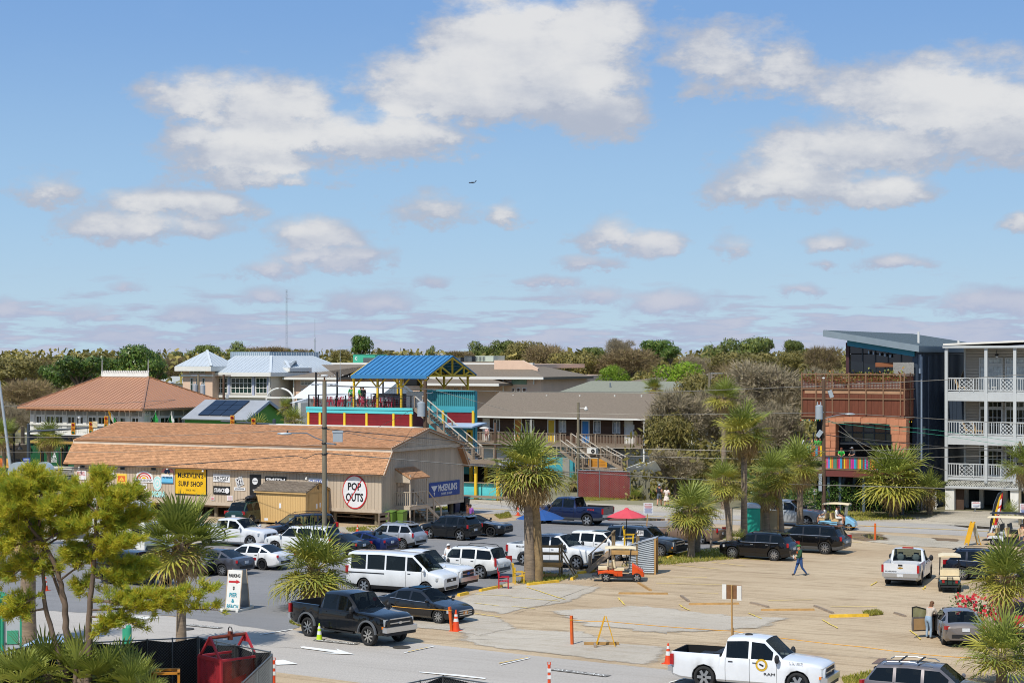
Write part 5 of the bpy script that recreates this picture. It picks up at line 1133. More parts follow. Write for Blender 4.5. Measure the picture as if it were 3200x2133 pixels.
for u in(1560,1640,1709,1752,1784,1803,1862,1923,1986):s_=PT(u,1370,tb0)[0];pc('rail_post',mot_,(s_,tb0-.02,zFl+.4),(.13,.13,1.4),mwd)
for u in(1500,1620,1740,1880,2012):s_=PT(u,1400,tb0)[0];pc('balcony_column',mot_,(s_,tb0+.05,zFl/2-.15),(.16,.16,zFl-.3),mww if u>1990 else mwd)
for u in(1660,2013):s_=PT(u,1320,tM-1.2)[0];sp('downpipe',mot_,(s_,tM-1.2,zEm-.2),(s_,tM-1.2,zFl),(.1,.1),mww)
mst=gth('outside_stairs','grey wooden outside stairs with two flights and a landing before the motel','stairs',PT(1850,1430,tb0-1)[0],tb0-1)
def flight(u0,v0,u1,v1,t0,wd=1.3,rail=True,n_=10):
 a,z0=PT(u0,v0,t0);c,z1=PT(u1,v1,t0)
 for i in RG(n_):q=(i+.5)/n_;pc('stair_tread',mst,(a+(c-a)*q,t0+wd/2,z0+(z1-z0)*q),(.32,wd,.06),mwd)
 for dt in(0,wd):
  sp('stair_stringer',mst,(a,t0+dt,z0-.08),(c,t0+dt,z1-.08),(.06,.3),mwd);sp('stair_rail',mst,(a,t0+dt,z0+1),(c,t0+dt,z1+1),(.14,.05),MT['pale handrail'])
  for i in RG(3):q=i/2;pc('stair_post',mst,(a+(c-a)*q,t0+dt,z0+(z1-z0)*q+.45),(.11,.11,1.2),mwd)
  for k_ in RG(10):q=(k_+.5)/10;pc('baluster',mst,(a+(c-a)*q,t0+dt,z0+(z1-z0)*q+.5),(.04,.04,.9),mwd)
 return a,z0,c,z1
flight(1786,1384,1872,1443,tb0-1.5)
a,z0,c,z1=flight(1752,1405,1828,1462,tb0-4.2)
l0,lz=PT(1806,1458,tb0-4.4);l1,_=PT(1876,1458,tb0-4.4);lz=PT(1840,1462,tb0-4.4)[1]
for i in RG(10):pc('deck_plank',mst,(l0+(l1-l0)*(i+.5)/10,tb0-3.6,lz),((l1-l0)/10-.012,2.6,.06),mwd)
for q in(0,.33,.66,1):pc('stair_post',mst,(l0+(l1-l0)*q,tb0-4.9,lz/2+.55),(.12,.12,lz+1.1),mwd)
pc('stair_rail',mst,((l0+l1)/2,tb0-4.9,lz+1.08),(l1-l0,.14,.05),MT['pale handrail'])
flight(1878,1426,1944,1462,tb0-4.8)
def bxu(name,lb,u0,u1,v0,v1,t0,mat,dep=.5,grp=None):
 x0,z0=PT(u0,v1,t0);x1,z1=PT(u1,v0,t0);t_=gth(name,lb,'unit',(x0+x1)/2,t0+dep/2,z0,grp);bx_(MB(),x0,x1,t0,t0+dep,z0,z1).bd('casing',mat,t_)
 b=MB();c_=(x0+(x1-x0)*.68,t0-.01,(z0+z1)/2);r_=min(x1-x0,z1-z0)*.36;b.la([(r_*.3,0),(r_,0),(r_,.02),(r_*.3,.02)],16,c=c_,M3=X90);b.bd('fan_grille',mbk,t_);return t_
bxu('wall_condenser','white condenser with red fan ring beside the motel stairs',1834,1862,1400,1417,tb0-2.2,mww);bxu('meter_cabinet','grey meter cabinet against the motel ground floor',1904,1930,1410,1435,tM-.6,mme)
bxu('wall_condenser','grey slatted condenser standing behind the meter cabinet',1925,1945,1430,1462,tM-.7,mlv)
x0,z0=PT(1836,1461,tb0-3);x1,z1=PT(1890,1434,tb0-3);ow=gth('wooden_booth','orange-yellow timber booth under the motel landing','booth',(x0+x1)/2,tb0-2.5)
for i in RG(6):pc('plank',ow,((x0+x1)/2,tb0-2.6,.2+i*(z1-.2)/6+.15),(x1-x0,.06,(z1-.2)/6-.02),M('amber timber','#bd8127',.7,var=.12,rand=.1))
for q in(0,1):pc('corner_post',ow,(x0+(x1-x0)*q,tb0-2.6,z1/2),(.12,.14,z1+.1),M('yellow timber','#d3951f',.7,var=.1))
x0,z0=PT(1756,1500,tM-3);x1,z1=PT(1800,1432,tM-3);tw_=gth('teal_kiosk','teal painted wall with pale door left of the stair foot','kiosk',(x0+x1)/2,tM-2.5);bx_(MB(),x0-2.6,x1,tM-3,tM-1.5,0,z1).bd('wall',mt2,tw_)
bx_(MB(),x0+.1,x0+.9,tM-3.06,tM-3,0,2.0).bd('door',mlv,tw_)
s0,z0=PT(1700,1226,192);s1,_=PT(2190,1226,192);zt=PT(1900,1190,197)[1];hs=gth('green_roof_house','long low building with mossy grey-green shingle roof behind the motel','house',(s0+s1)/2,196)
MB().pr([(s0,190,z0-.8),(s0+3.5,197.5,zt),(s0+3.5,197.6,zt),(s0,205,z0-.8)],(s1-s0,0,0)).bd('roof',M('mossy shingle','#7f8070',.95,var=.1,scale=4,str_=(1,1,3)),hs)
bx_(MB(),s0+.5,s1-.5,191,204,0,z0-.6).bd('wall',mww,hs);s_,z_=PT(1907,1205,195);MB().tube((s_,195,z_-.6),(s_,195,z_+.35),.1).bd('vent_pipe',mme,hs)
s0,z0=PT(1980,1190,222);s1,_=PT(2260,1190,222);zt=PT(2100,1166,228)[1];hs=gth('brown_roof_house','brown shingle roof half lost in bare trees behind the motel','house',(s0+s1)/2,228)
MB().pr([(s0,220,z0),(s0+5,228,zt),(s0+5,228.1,zt),(s0,236,z0)],(s1-s0-3,0,0)).bd('roof',msb,hs);bx_(MB(),s0+.5,s1-4,221,235,0,z0).bd('wall',mbn,hs)
tF=GS(1888,1557)[1];rfz=PT(1888,1470,tF)[1];r0,r1=PT(1806,1530,tF)[0],PT(1970,1530,tF)[0]
rfn=gth('red_fence','tall chain-link fence filled with red slats','fence',(r0+r1)/2,tF)
n_=96;m_rslat=M('red privacy slat','#9a2d22',.6,var=.12,scale=2,rand=.14);mat_slats=MB()
for i in RG(n_):
 a=r0+(r1-r0)*i/n_;pc('slat',rfn,(a+(r1-r0)/n_/2,tF+(i%2)*.012,rfz/2+.02),((r1-r0)/n_-.008,.012,rfz-.12),m_rslat)
for q in(0,.42,1):MB().tube((r0+(r1-r0)*q,tF-.05,0),(r0+(r1-r0)*q,tF-.05,rfz+.08),.045).bd('fence_post',mme,rfn)
MB().tube((r0,tF-.05,rfz),(r1,tF-.05,rfz),.03).bd('top_rail',mme,rfn)
def lkm(bm,o,U,W,Hh,g,r_=.006):
 o=V_(o);U=V_(U)
 for i in RG(int((W+Hh)/g)+1):
  for sgn in(1,-1):
   x=i*g-(Hh if sgn>0 else 0);a,c=(max(0,-x),min(Hh,W-x)) if sgn>0 else(max(0,x-W),min(Hh,x))
   if c-a>.03:bm.bar(o+U*(x+sgn*a)+V_((0,0,a)),o+U*(x+sgn*c)+V_((0,0,c)),r_,r_)
b=MB();lkm(b,(r0,tF-.07,.05),(1,0,0),r1-r0,rfz-.08,.16,.010);o=b.bd('chain_link',mme,rfn);o['kind']='stuff'
w0,w1=PT(1977,1530,tF+.4)[0],PT(2031,1530,tF+.4)[0];wz=PT(2000,1473,tF+.4)[1];pe=gth('plank_enclosure','weathered grey plank bin enclosure with dark scrawls beside the red fence','enclosure',(w0+w1)/2,tF+.4)
n_=11
for i in RG(n_):pc('plank',pe,(w0+(w1-w0)*(i+.5)/n_,tF+.4,wz/2),((w1-w0)/n_-.012,.04,wz*(1+.02*(i%3))),M('grey green plank','#75715e',.85,var=.15,rand=.12,str_=(1,1,.3)))
for a,c,q in((.1,.75,.9),(.25,.6,.55),(.5,.9,.7)):MB().path([(w0+(w1-w0)*(a+(c-a)*k_/6),tF+.37,wz*q+.12*sin(k_*2.3)) for k_ in RG(7)],.018,4).bd('scrawl',mbs,pe)
for i in RG(2):b=MB();b.obox((w0+.3+i*1.0,tF+.9,wz+.15+.1*i),(1.9,.05,1.1),(MR(R(-20),3,'Y')@MR(R(35),3,'X')));t_=b.bd('lid_panel',mww,pe)
n_=14;g0,g1=PT(1860,1480,tF+4)[0],PT(1955,1480,tF+4)[0];gz=PT(1900,1462,tF+4)[1];pf=gth('plank_fence','low grey plank fence standing behind the red fence','fence',(g0+g1)/2,tF+4)
for i in RG(n_):pc('plank',pf,(g0+(g1-g0)*(i+.5)/n_,tF+4,gz/2),((g1-g0)/n_-.012,.03,gz),mwd)
tO=142.5
m_oran=M('orange stucco','#b87a58',.8,var=.10,scale=1.2,rand=.05);m_rust=M('rusty mesh steel','#7a4630',.8,.3,.15,2);mr2=M('rusty steel frame','#8a6a50',.75,.3,.15,3)
mdb=M('dark blue corrugated metal','#3b4757',.45,.3,.06,1);m_slate=M('slate metal roof','#6f7d84',.45,.35,.05,1);m_tealp2=M('teal fascia','#23788f',.5,var=.05)
def oz(v,u=2700):return PT(u,v,tO)[1]
sO0=PT(2504,1300,tO)[0];sO1=PT(2827,1300,tO)[0]
orb=gth('orange_bar','orange framed bar raised on posts, with rust mesh terrace, glass loft and slanting slate roof','bar',(sO0+sO1)/2,tO+4)
zA,zBt=oz(1168),oz(1311);tOb=tO+4.0
def mpn(bm,face,k_,a0,a1,z0,z1,g=.11,r_=.022):
 n1,n2=int((a1-a0)/g),int((z1-z0)/g)
 for i in RG(n1+1):a=a0+(a1-a0)*i/n1;(bm.cbox((a,k_,(z0+z1)/2),(r_*2,.01,z1-z0)) if face=='t' else bm.cbox((k_,a,(z0+z1)/2),(.01,r_*2,z1-z0)))
 for j in RG(n2+1):z=z0+(z1-z0)*j/n2;(bm.cbox(((a0+a1)/2,k_-.012,z),(a1-a0,.01,r_*2)) if face=='t' else bm.cbox((k_+.012,(a0+a1)/2,z),(.01,a1-a0,r_*2)))
zM=oz(1215)
b=MB();mpn(b,'t',tO-.02,sO0,sO1,zM-.05,zA-.05,.12,.016);mpn(b,'s',sO1+.02,tO,tOb,zM-.05,zA-.05,.12,.016);o=b.bd('rust_mesh',m_rust,orb);o['kind']='stuff'
b=MB();bx_(b,sO0+.05,sO1,tO,tO+.06,zBt,zM-.06);bx_(b,sO1-.06,sO1,tO,tOb,zBt,zM-.06);b.bd('rust_sheet',m_rust,orb)
bx_(MB(),sO0+.3,sO1-.1,tO-.03,tO,oz(1230),oz(1219)).bd('tan_band',M('tan band','#a98262',.8,var=.1),orb)
n_=16
for i in RG(n_):pc('rust_panel',orb,(sO0+(sO1-sO0)*(i+.5)/n_,tO-.018,(zBt+oz(1232))/2),((sO1-sO0)/n_-.02,.03,oz(1232)-zBt),M('rust panel','#6f3f2c',.85,.2,.12,2,rand=.06))
for u in(2506,2550,2601,2653,2706,2760,2814,2826):s_=PT(u,1230,tO-.1)[0];pc('steel_post',orb,(s_,tO-.08,(zA+zBt)/2+.25),(.09,.09,zA-zBt-.3),mr2)
for v in(1169,1215,1246,1303):pc('steel_rail',orb,((sO0+sO1)/2,tO-.08,oz(v)),(sO1-sO0,.08,.09),mr2);pc('steel_rail',orb,(sO1+.08,(tO+tOb)/2,oz(v)),(.08,tOb-tO,.09),mr2)
for t0 in(tO+1.3,tO+2.6,tOb):pc('steel_post',orb,(sO1+.08,t0,(zA+zBt)/2+.25),(.08,.08,zA-zBt-.3),mr2)
zT=zM-.05;bx_(MB(),sO0+.1,sO1-.1,tO+.1,tOb+8,zT-.25,zT).bd('terrace_floor',mwd,orb)
m_conc=M('concrete planter','#a59c92',.85,var=.1);m_fl=lfm('planter leaves','#5d6b2a','#8f8a3a','#b5683a',trans=.2);rp=RR(5)
for i,u in enu((2520,2543,2602,2630,2665,2690,2722,2745,2780,2803)):
 s_=PT(u,1200,tO+.6)[0];lab=['rounded planter at the far end of the rust terrace','cream tub planter beside the end planter','white tub planter with sparse stems','pale square planter of trailing leaves','pale square planter with small red flowers','grey low planter with yellow leaves','tall concrete planter with orange flowers','concrete planter with red blossoms in the mid terrace','low planter with white and red blossoms','dark urn planter at the terrace corner post'][i]
 t_=gth('planter',lab,'planter',s_,tO+.6,zT,'planters on the rust terrace');b=MB();hh=rp.u(.45,.75);bx_(b,s_-.35,s_+.35,tO+.35,tO+.9,zT,zT+hh);b.bd('tub',m_conc,t_)
 b=MB()
 for k_ in RG(90):c=V_((s_+rp.g(0,.35),tO+.6+rp.g(0,.2),zT+hh+abs(rp.g(0,.35))));a=rp.u(0,6.3);q=.09;b.add([c+V_((cos(a)*q,sin(a)*q,0)),c+V_((-sin(a)*q*.6,cos(a)*q*.6,q)),c-V_((cos(a)*q,sin(a)*q,0)),c+V_((sin(a)*q*.6,-cos(a)*q*.6,-q))],[(0,1,2,3)])
 b.bd('foliage',m_fl,t_)
zd=oz(1424);zo0=oz(1306);f0,f1=PT(2580,1360,tO-.3)[0],PT(2838,1360,tO-.3)[0];g0,g1=PT(2617,1360,tO-.3)[0],PT(2782,1360,tO-.3)[0]
zlt=oz(1320);rb_=RR(9)
nbk=5
for i in RG(nbk):
 z0,z1=zd+(zo0-zd)*i/nbk,zd+(zo0-zd)*(i+1)/nbk
 for a,c,tap in((f0,g0,0),(g1+.35*(1-i/nbk)*1.2,f1,1)):
  m1=(a+c)/2+rb_.u(-.1,.1)
  for x0,x1 in((a,m1),(m1,c)):pc('stucco_block',orb,((x0+x1)/2,tO-.3+rb_.u(-.08,.03),(z0+z1)/2),(x1-x0-.02,.9,z1-z0-.02),m_oran)
for i in RG(7):a,c=g0+(g1-g0+.5)*i/7,g0+(g1-g0+.5)*(i+1)/7;pc('stucco_block',orb,((a+c)/2,tO-.3+rb_.u(-.06,.03),(zlt+zo0)/2+rb_.u(-.02,.06)),(c-a-.02,.9,zo0-zlt+.1),m_oran)
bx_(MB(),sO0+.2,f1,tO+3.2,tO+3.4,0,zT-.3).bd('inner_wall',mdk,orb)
zw0,zw1=oz(1382),zlt-.05;mcol=[M('dark teal pane','#14383a',.08,var=.2,spec=.8),M('dark red pane','#4a1512',.08,var=.3,spec=.8),mgl,M('dark blue pane','#15233f',.08,var=.2,spec=.8)]
fw=MB();nx,nz=5,2;wx0,wx1=g0+.1,g1+.3
for i in RG(nx+1):s_=wx0+(wx1-wx0)*i/nx;fw.cbox((s_,tO+.45,(zw0+zw1)/2),(.1,.08,zw1-zw0))
for j in RG(nz+1):fw.cbox(((wx0+wx1)/2,tO+.44,zw0+(zw1-zw0)*j/nz),(wx1-wx0,.07,.09))
wf=fw.bd('folding_window',M('dark steel frame','#32373d',.5,.4,.05),orb)
for i in RG(nx):
 for j in RG(nz):b=MB();bx_(b,wx0+(wx1-wx0)*i/nx+.06,wx0+(wx1-wx0)*(i+1)/nx-.06,tO+.46,tO+.48,zw0+(zw1-zw0)*j/nz+.06,zw0+(zw1-zw0)*(j+1)/nz-.06);sub('pane',b.mesh('pane',mcol[(i*2+j*3)%4]),wf)
pc('steel_header',orb,((wx0+wx1)/2,tO+.35,zw0-.12),(wx1-wx0+.2,.3,.14),MT['dark steel frame'])
pc('counter_board',orb,((wx0+wx1)/2+.8,tO+1.0,zd+.75),(wx1-wx0-1.5,.35,.08),M('striped counter','#8d6a3c',.6,var=.2))
bx_(MB(),g0+1.0,g0+1.9,tO+1.6,tO+1.7,zd+1.05,zd+1.75).bd('yellow_board',myp,orb)
q0,q1=PT(2480,1425,tO-1.4)[0],f1+.1;dk0=PT(2578,1425,tO-1.4)[0]
n_=10
for i in RG(n_):pc('deck_plank',orb,((q0+q1)/2,tO-1.4+(4.4)*(i+.5)/n_,zd-1.06),(q1-q0,.43,.06),mwd)
zd0=oz(1463);ctop=oz(1425)
cl=['#d9722e','#d24f8f','#5b8fd0','#d9b62e','#d9722e','#4b8468','#4b8468','#a3282a','#c22f8a','#2f9ec9','#6d4a33','#e0b91f','#c85a28','#b2482a','#4b8468','#c22f8a','#c22f8a','#2f9ec9','#4b8468','#d9722e','#e0b91f','#4b8468','#a3282a','#2f9ec9','#c22f8a','#4b8468','#c85a28','#e0b91f']
n_=46
for i in RG(n_):
 a=dk0+(q1-dk0)*i/n_;h_=cl[i%len(cl)];pc('painted_slat',orb,(a+(q1-dk0)/n_/2,tO-1.45,(ctop+zd0)/2),((q1-dk0)/n_-.02,.04,ctop-zd0-.08),M('slat paint '+h_[1:],h_,.6,var=.12,scale=4))
pc('top_rail',orb,((dk0+q1)/2,tO-1.5,ctop),(q1-dk0,.16,.08),M('dark rail','#4f4640',.6,var=.1));pc('bottom_rail',orb,((dk0+q1)/2,tO-1.5,zd0-.05),(q1-dk0,.1,.06),mr2)
bz0,bz1=oz(1487),oz(1467);pc('deck_edge',orb,((q0+q1)/2,tO-1.46,bz1+.04),(q1-q0,.1,.1),mwd);pc('steel_beam',orb,((q0+q1)/2,tO-1.4,(bz0+bz1)/2),(q1-q0,.2,bz1-bz0),M('oxide red beam','#713a33',.6,.2,.06))
for i,u in enu((2590,2606,2626,2640,2700,2760,2820)):s_=PT(u,1520,tO-1.0)[0];sp('steel_prop',orb,(s_,tO-1+(i%2)*1.2,0),(s_+(.5 if i%2 else 0),tO-1+(i%2)*1.2,bz0),(.2,.2),M('blue grey prop','#4a5a6b',.6,.2,.06))
p0,p1=PT(2488,1410,tO+.5)[0],dk0-.1;zp=oz(1393);
for i in RG(16):pc('painted_slat',orb,(p0+(p1-p0)*(i+.5)/16,tO+.4,zp-.5),((p1-p0)/16-.02,.04,.85),M('slat paint '+cl[(i*5)%28][1:],cl[(i*5)%28],.6,var=.12,scale=4))
pc('top_rail',orb,((p0+p1)/2,tO+.4,zp),(p1-p0,.1,.07),MT['dark rail'])
for q in(0,.5,1):pc('steel_post',orb,(p0+(p1-p0)*q,tO+.45,zp),(.09,.09,2.0),mbk)
bx_(MB(),p0-1,p1,tO+.3,tO+4,zp-1.3,zp-1.0).bd('terrace_floor',mwd,orb)
bc=['#d8362e','#f0e2c0','#1f9e63','#e8b92e','#2b74c9','#e2761f'];rr=RR(2)
for i in RG(52):s_=sO0+(sO1+.6-sO0)*i/51;h_=bc[i%6];MB().ell((s_,tO-.12,zBt-.1),(.035,.035,.06),5,4).bd('string_bulb',M('bulb '+h_[1:],h_,.3,var=0),orb)
gl0,gl1=PT(2656,1120,tO+3)[0],PT(2858,1120,tO+3)[0];tG=tO+3;gz0=PT(2750,1166,tG)[1]
b=MB();FL=V_((PT(2573,1032,tG-1.2)[0],tG-1.2,PT(2573,1032,tG-1.2)[1]));FR=V_((PT(2871,1080,tG-1.2)[0],tG-1.2,PT(2871,1080,tG-1.2)[1]))
depth=26;BL,BR=FL+V_((0,depth,0)),FR+V_((0,depth,0))
b.pr([FL,FR,BR,BL],(0,0,-.5));b.bd('roof',m_slate,orb)
seams(orb,[FL,FR,BR,BL],(0,1,0),.45,M('slate roof seam','#626f76',.5,.3,0),.05,.05,'roof_seam')
def rfs(s_):return FL.z+(FR.z-FL.z)*(s_-FL.x)/(FR.x-FL.x)
MB().pr([(FL.x+1.9,tG-.8,rfs(FL.x+1.9)-.95),(FR.x-.5,tG-.8,rfs(FR.x-.5)-.95),(FR.x-.5,tG-.8,rfs(FR.x-.5)-.5),(FL.x+1.9,tG-.8,rfs(FL.x+1.9)-.5)],(0,.2,0)).bd('teal_fascia',m_tealp2,orb)
MB().pr([(FL.x-.02,tG-1.25,FL.z-.5),(FR.x+.02,tG-1.25,FR.z-.5),(FR.x+.02,tG-1.25,FR.z+.03),(FL.x-.02,tG-1.25,FL.z+.03)],(0,.05,0)).bd('fascia',M('pale slate fascia','#8a979e',.45,.3,.05),orb)
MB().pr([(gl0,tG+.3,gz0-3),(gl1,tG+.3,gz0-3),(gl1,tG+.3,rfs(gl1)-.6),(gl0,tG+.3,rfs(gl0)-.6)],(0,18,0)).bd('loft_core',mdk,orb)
nx=5
for i in RG(nx):
 a,c=gl0+(gl1-gl0)*i/nx,gl0+(gl1-gl0)*(i+1)/nx;zm=gz0+1.6
 for z0,z1a,z1c in((gz0,zm-.04,zm-.04),(zm+.04,rfs(a)-1.0,rfs(c)-1.0)):MB().pr([(a+.06,tG,z0),(c-.06,tG,z0),(c-.06,tG,z1c),(a+.06,tG,z1a)],(0,.04,0)).bd('glass_pane',mgl,orb)
for i in RG(nx+1):s_=gl0+(gl1-gl0)*i/nx;pc('mullion',orb,(s_,tG-.02,(gz0+rfs(s_)-.9)/2),(.09,.12,rfs(s_)-.9-gz0),MT['dark steel frame'])
pc('wall_post',orb,(gl0-.15,tG-.05,(gz0+rfs(gl0)-.7)/2),(.28,.3,rfs(gl0)-gz0-.7),M('maroon post','#452528',.6,var=.1));pc('wall_post',orb,(gl1+.3,tG-.1,(gz0+rfs(gl1)-.8)/2),(.5,.3,rfs(gl1)-gz0-.8),M('pale blue post','#8795a6',.6,var=.05))
pc('timber_beam',orb,((gl0+gl1)/2+1,tG-.1,gz0+.7),((gl1-gl0)*.55,.2,.35),M('orange timber','#8a5330',.7,var=.15))
for u in(2715,2730,2750,2766,2782):s_,z_=PT(u,1083,tG-.3);MB().la([(.001,.16),(.06,.14),(.09,-.1),(.001,-.08)],8,c=(s_,tG-.3,rfs(s_)-1.25)).bd('spot_lamp',mme,orb)
bx_(MB(),gl1-1.5,gl1+.2,tG-.9,tG-.8,gz0-.2,gz0+.9).bd('lattice_screen',M('weathered lattice','#8f8c86',.8,var=.2,scale=12),orb)
sW=PT(2872,1300,tG)[0];zWt=FR.z-.55
bx_(MB(),sW-.4,sW,tG-.5,tG+24,0,zWt).bd('side_wall',mdb,orb)
for i in RG(64):pc('corrugated_rib',orb,(sW+.03,tG-.4+i*.36,zWt/2+.3),(.06,.12,zWt-.8),mdb)
for dt in(.2,2.2):MB().tube((sW+.12,tG+dt,zWt-.3),(sW+.12,tG+dt,4),.1,n=8).bd('downpipe',mdb if dt>1 else MT['pale blue post'],orb)
bx_(MB(),sW,sW+.18,tG+.5,tG+1.2,6.0,6.8).bd('meter_box',mme,orb)
bx_(MB(),sW-.1,sW+2.2,tG+7,tG+22,5.6,9.5).bd('side_bay',mdb,orb)
for i in RG(36):pc('corrugated_rib',orb,(sW+.06+2.2*(1 if i>5 else i/6),tG+7+(0 if i<=5 else(i-5)*.48)-.03,7.55),(.12,.06 if i<=5 else.14,3.9),mdb)
for u,hgt in((2891,1.0),(2976,.6)):s_,z_=PT(u,1072,tG+4);p=(FR.x-(1.5 if u<2900 else-0.0),tG+(4 if u<2900 else 11));b=MB();zz0=rfs(p[0])-.05;b.tube((p[0],p[1],zz0),(p[0],p[1],zz0+hgt),.1);b.bd('vent_pipe',mww,orb)
tC=147.5;mcw=M('pale trim','#bcbfbe',.6,var=.05);m_csd=M('grey lap siding','#a39d93',.75,var=.05,rand=.05);m_clat=M('cream lattice','#c6c4b8',.7,var=.05)
cs0=PT(2958,1400,tC)[0];cpu=(2958,3082,3172);cps=[PT(u,1300,tC)[0]+.0 for u in cpu];sp2=cps[2]-cps[1];cps+=[cps[2]+4.2,cps[2]+8];cEnd=cps[-1]
def cz(v,u=3000):return PT(u,v,tC)[1]
cdo=gth('condo_building','three storey pale condominium with white patterned balcony rails over an open garage','building',(cs0+cEnd)/2,tC+6)
fl=[PT(2980,v,tC)[1] for v in(1490,1359,1223)];rz0=cz(1087)+.0
BD=2.4;tCw=tC+BD;cw0=PT(3014,1200,tCw)[0]
bx_(MB(),cw0+.02,cEnd,tCw+.06,tCw+12,fl[0],rz0).bd('wall',m_csd,cdo)
bx_(MB(),cw0-.05,cw0+.1,tCw-.02,tCw+12,fl[0],rz0).bd('corner_board',mcw,cdo)
for q,z in enu(fl):
 zt=(fl+[rz0])[q+1] if q<2 else rz0
 n_=15
 for j in RG(n_):hz_=(zt-z)/n_;pc('siding_board',cdo,((cw0+cEnd)/2+.1,tCw+.02,z+hz_*(j+.5)),(cEnd-cw0-.1,.09,hz_-.02),m_csd,(R(6),0,0))
 b=MB();bx_(b,cs0-.1,cEnd,tC-.1,tC+.1,z-.75 if q else z-.2,z-.12);bx_(b,cs0-.1,cs0+.1,tC+.1,tCw+10,z-.7 if q else z-.2,z-.12);b.bd('floor_beam',mcw,cdo)
 nn=9
 for i in RG(nn):pc('deck_plank',cdo,((cs0+cEnd)/2,tC+BD*(i+.5)/nn,z-.06),(cEnd-cs0,BD/nn-.01,.1),mcw)
 bx_(MB(),cs0,cEnd,tC+.1,tCw,z-.2,z-.13).bd('soffit',m_csd,cdo)
 for i in RG(len(cps)-1):
  a,c=cps[i]+.12,cps[i+1]-.12;rt_=z+1.1;rb0=z+.12
  for zz0 in(rt_,rb0):pc('rail',cdo,((a+c)/2,tC,zz0),(c-a,.08,.08),mcw)
  x0,x1=(a+(c-a)*.31,a+(c-a)*.70) if i==0 else(a+(c-a)*.5,a+(c-a)*.99)
  for x in(x0,x1):pc('rail_post',cdo,(x,tC,(z+rt_)/2),(.07,.07,rt_-z),mcw)
  x=a+.1
  while x<c-.05:
   if not(x0-.06<x<x1+.06):pc('baluster',cdo,(x,tC,(rt_+rb0)/2),(.05,.05,rt_-rb0),mcw)
   x+=.2
  W_,H_=x1-x0,rt_-rb0;mx=(x0+x1)/2
  for sgn in(1,-1):
   ptx=lambda f:mx+sgn*W_/2*f
   for(p,q2) in(((-.98,0),(.98,1)),((-.35,0),(.98,.68)),((.25,0),(.98,.37)),((-.98,.33),(-.02,.82)),((-.98,.66),(-.4,.96))):
    sp('rail_slat',cdo,(ptx(p[0]),tC+.012*sgn,rb0+H_*p[1]),(ptx(q2[0]),tC+.012*sgn,rb0+H_*q2[1]),(.03,.05),mcw)
 def cd(u0,u1,vt):
  s0,s1=PT(u0,1200,tCw)[0],PT(u1,1200,tCw)[0];return s0,s1
 for k_,(u0,u1,nx) in enu(((3060,3134,5),(3141,3215,5),(3232,3300,5))):
  s0,s1=cd(u0,u1,0);zt_=z+2.75
  glz(cdo,'t',tCw-.02,s0,s1,z+2.2,zt_,nx,1,mcw,m_curt if q==2 else mgl,.09,.04,.08,'transom');glz(cdo,'t',tCw-.02,s0,s1,z,z+2.18,nx,3,mcw,m_curt if(q==2 and k_<2) else mgl,.12,.04,.08)
 for u in(3115,):
  if q:s_=PT(u,1110,tC+1.3)[0];zc3=zt-.35;cf=gth('ceiling_fan','dark ceiling fan under the '+('top' if q==2 else 'middle')+' balcony roof','fan',s_,tC+1.3,zc3)
  if q:MB().tube((s_,tC+1.3,zc3-.2),(s_,tC+1.3,zt-.15),.03).la([(.001,.1),(.14,.08),(.16,-.06),(.001,-.1)],10,c=(s_,tC+1.3,zc3-.2)).bd('motor',mbk,cf)
  if q:
   for k_ in RG(5):a=k_*1.2566+.3;sp('blade',cf,(s_+.15*cos(a),tC+1.3+.15*sin(a),zc3-.2),(s_+.75*cos(a),tC+1.3+.75*sin(a),zc3-.2),(.13,.015),mbk)
   MB().ell((s_,tC+1.3,zc3-.36),(.11,.11,.08),8,5).bd('lamp',mws,cf)
for i,s_ in enu(cps):pc('corner_post' if i==0 else 'balcony_post',cdo,(s_,tC-.02,(fl[0]-.4+rz0)/2),(.24,.24,rz0-fl[0]+.4),mcw)
bx_(MB(),cs0-.25,cEnd,tC-.3,tCw+12,rz0,rz0+.18).bd('roof_soffit',mcw,cdo)
MB().pr([(cs0-.2,tC-.35,rz0+.2),(cEnd,tC-.35,rz0+.75),(cEnd,tC-.35,rz0+.9),(cs0-.2,tC-.35,rz0+.36)],(0,14,0)).bd('roof',M('cream roof sheet','#dedad0',.7,var=.05),cdo)
zl0=cz(1517);b=MB();lkm(b,(cs0,tC-.02,zl0),(1,0,0),cEnd-cs0,fl[0]-.2-zl0,.2,.05);o=b.bd('lattice',m_clat,cdo);o['kind']='stuff'
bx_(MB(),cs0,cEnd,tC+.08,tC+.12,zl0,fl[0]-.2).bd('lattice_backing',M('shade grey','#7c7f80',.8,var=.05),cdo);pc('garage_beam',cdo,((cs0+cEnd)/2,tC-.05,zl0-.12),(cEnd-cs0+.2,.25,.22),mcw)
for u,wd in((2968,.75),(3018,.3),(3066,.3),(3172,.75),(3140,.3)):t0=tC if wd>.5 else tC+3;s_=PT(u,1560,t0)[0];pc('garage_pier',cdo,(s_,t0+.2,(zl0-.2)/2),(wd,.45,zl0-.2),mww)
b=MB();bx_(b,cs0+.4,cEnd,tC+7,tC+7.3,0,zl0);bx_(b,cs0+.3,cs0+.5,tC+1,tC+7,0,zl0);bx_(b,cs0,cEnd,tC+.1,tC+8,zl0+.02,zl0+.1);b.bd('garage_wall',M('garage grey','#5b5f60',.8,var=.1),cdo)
b=MB();s0,s1=PT(2978,1560,tC+.5)[0],PT(3012,1560,tC+.5)[0];bx_(b,s0,s1,tC+.5,tC+.6,0,zl0-.2);b.bd('garage_door',M('brown garage door','#4a3628',.7,var=.1),cdo)
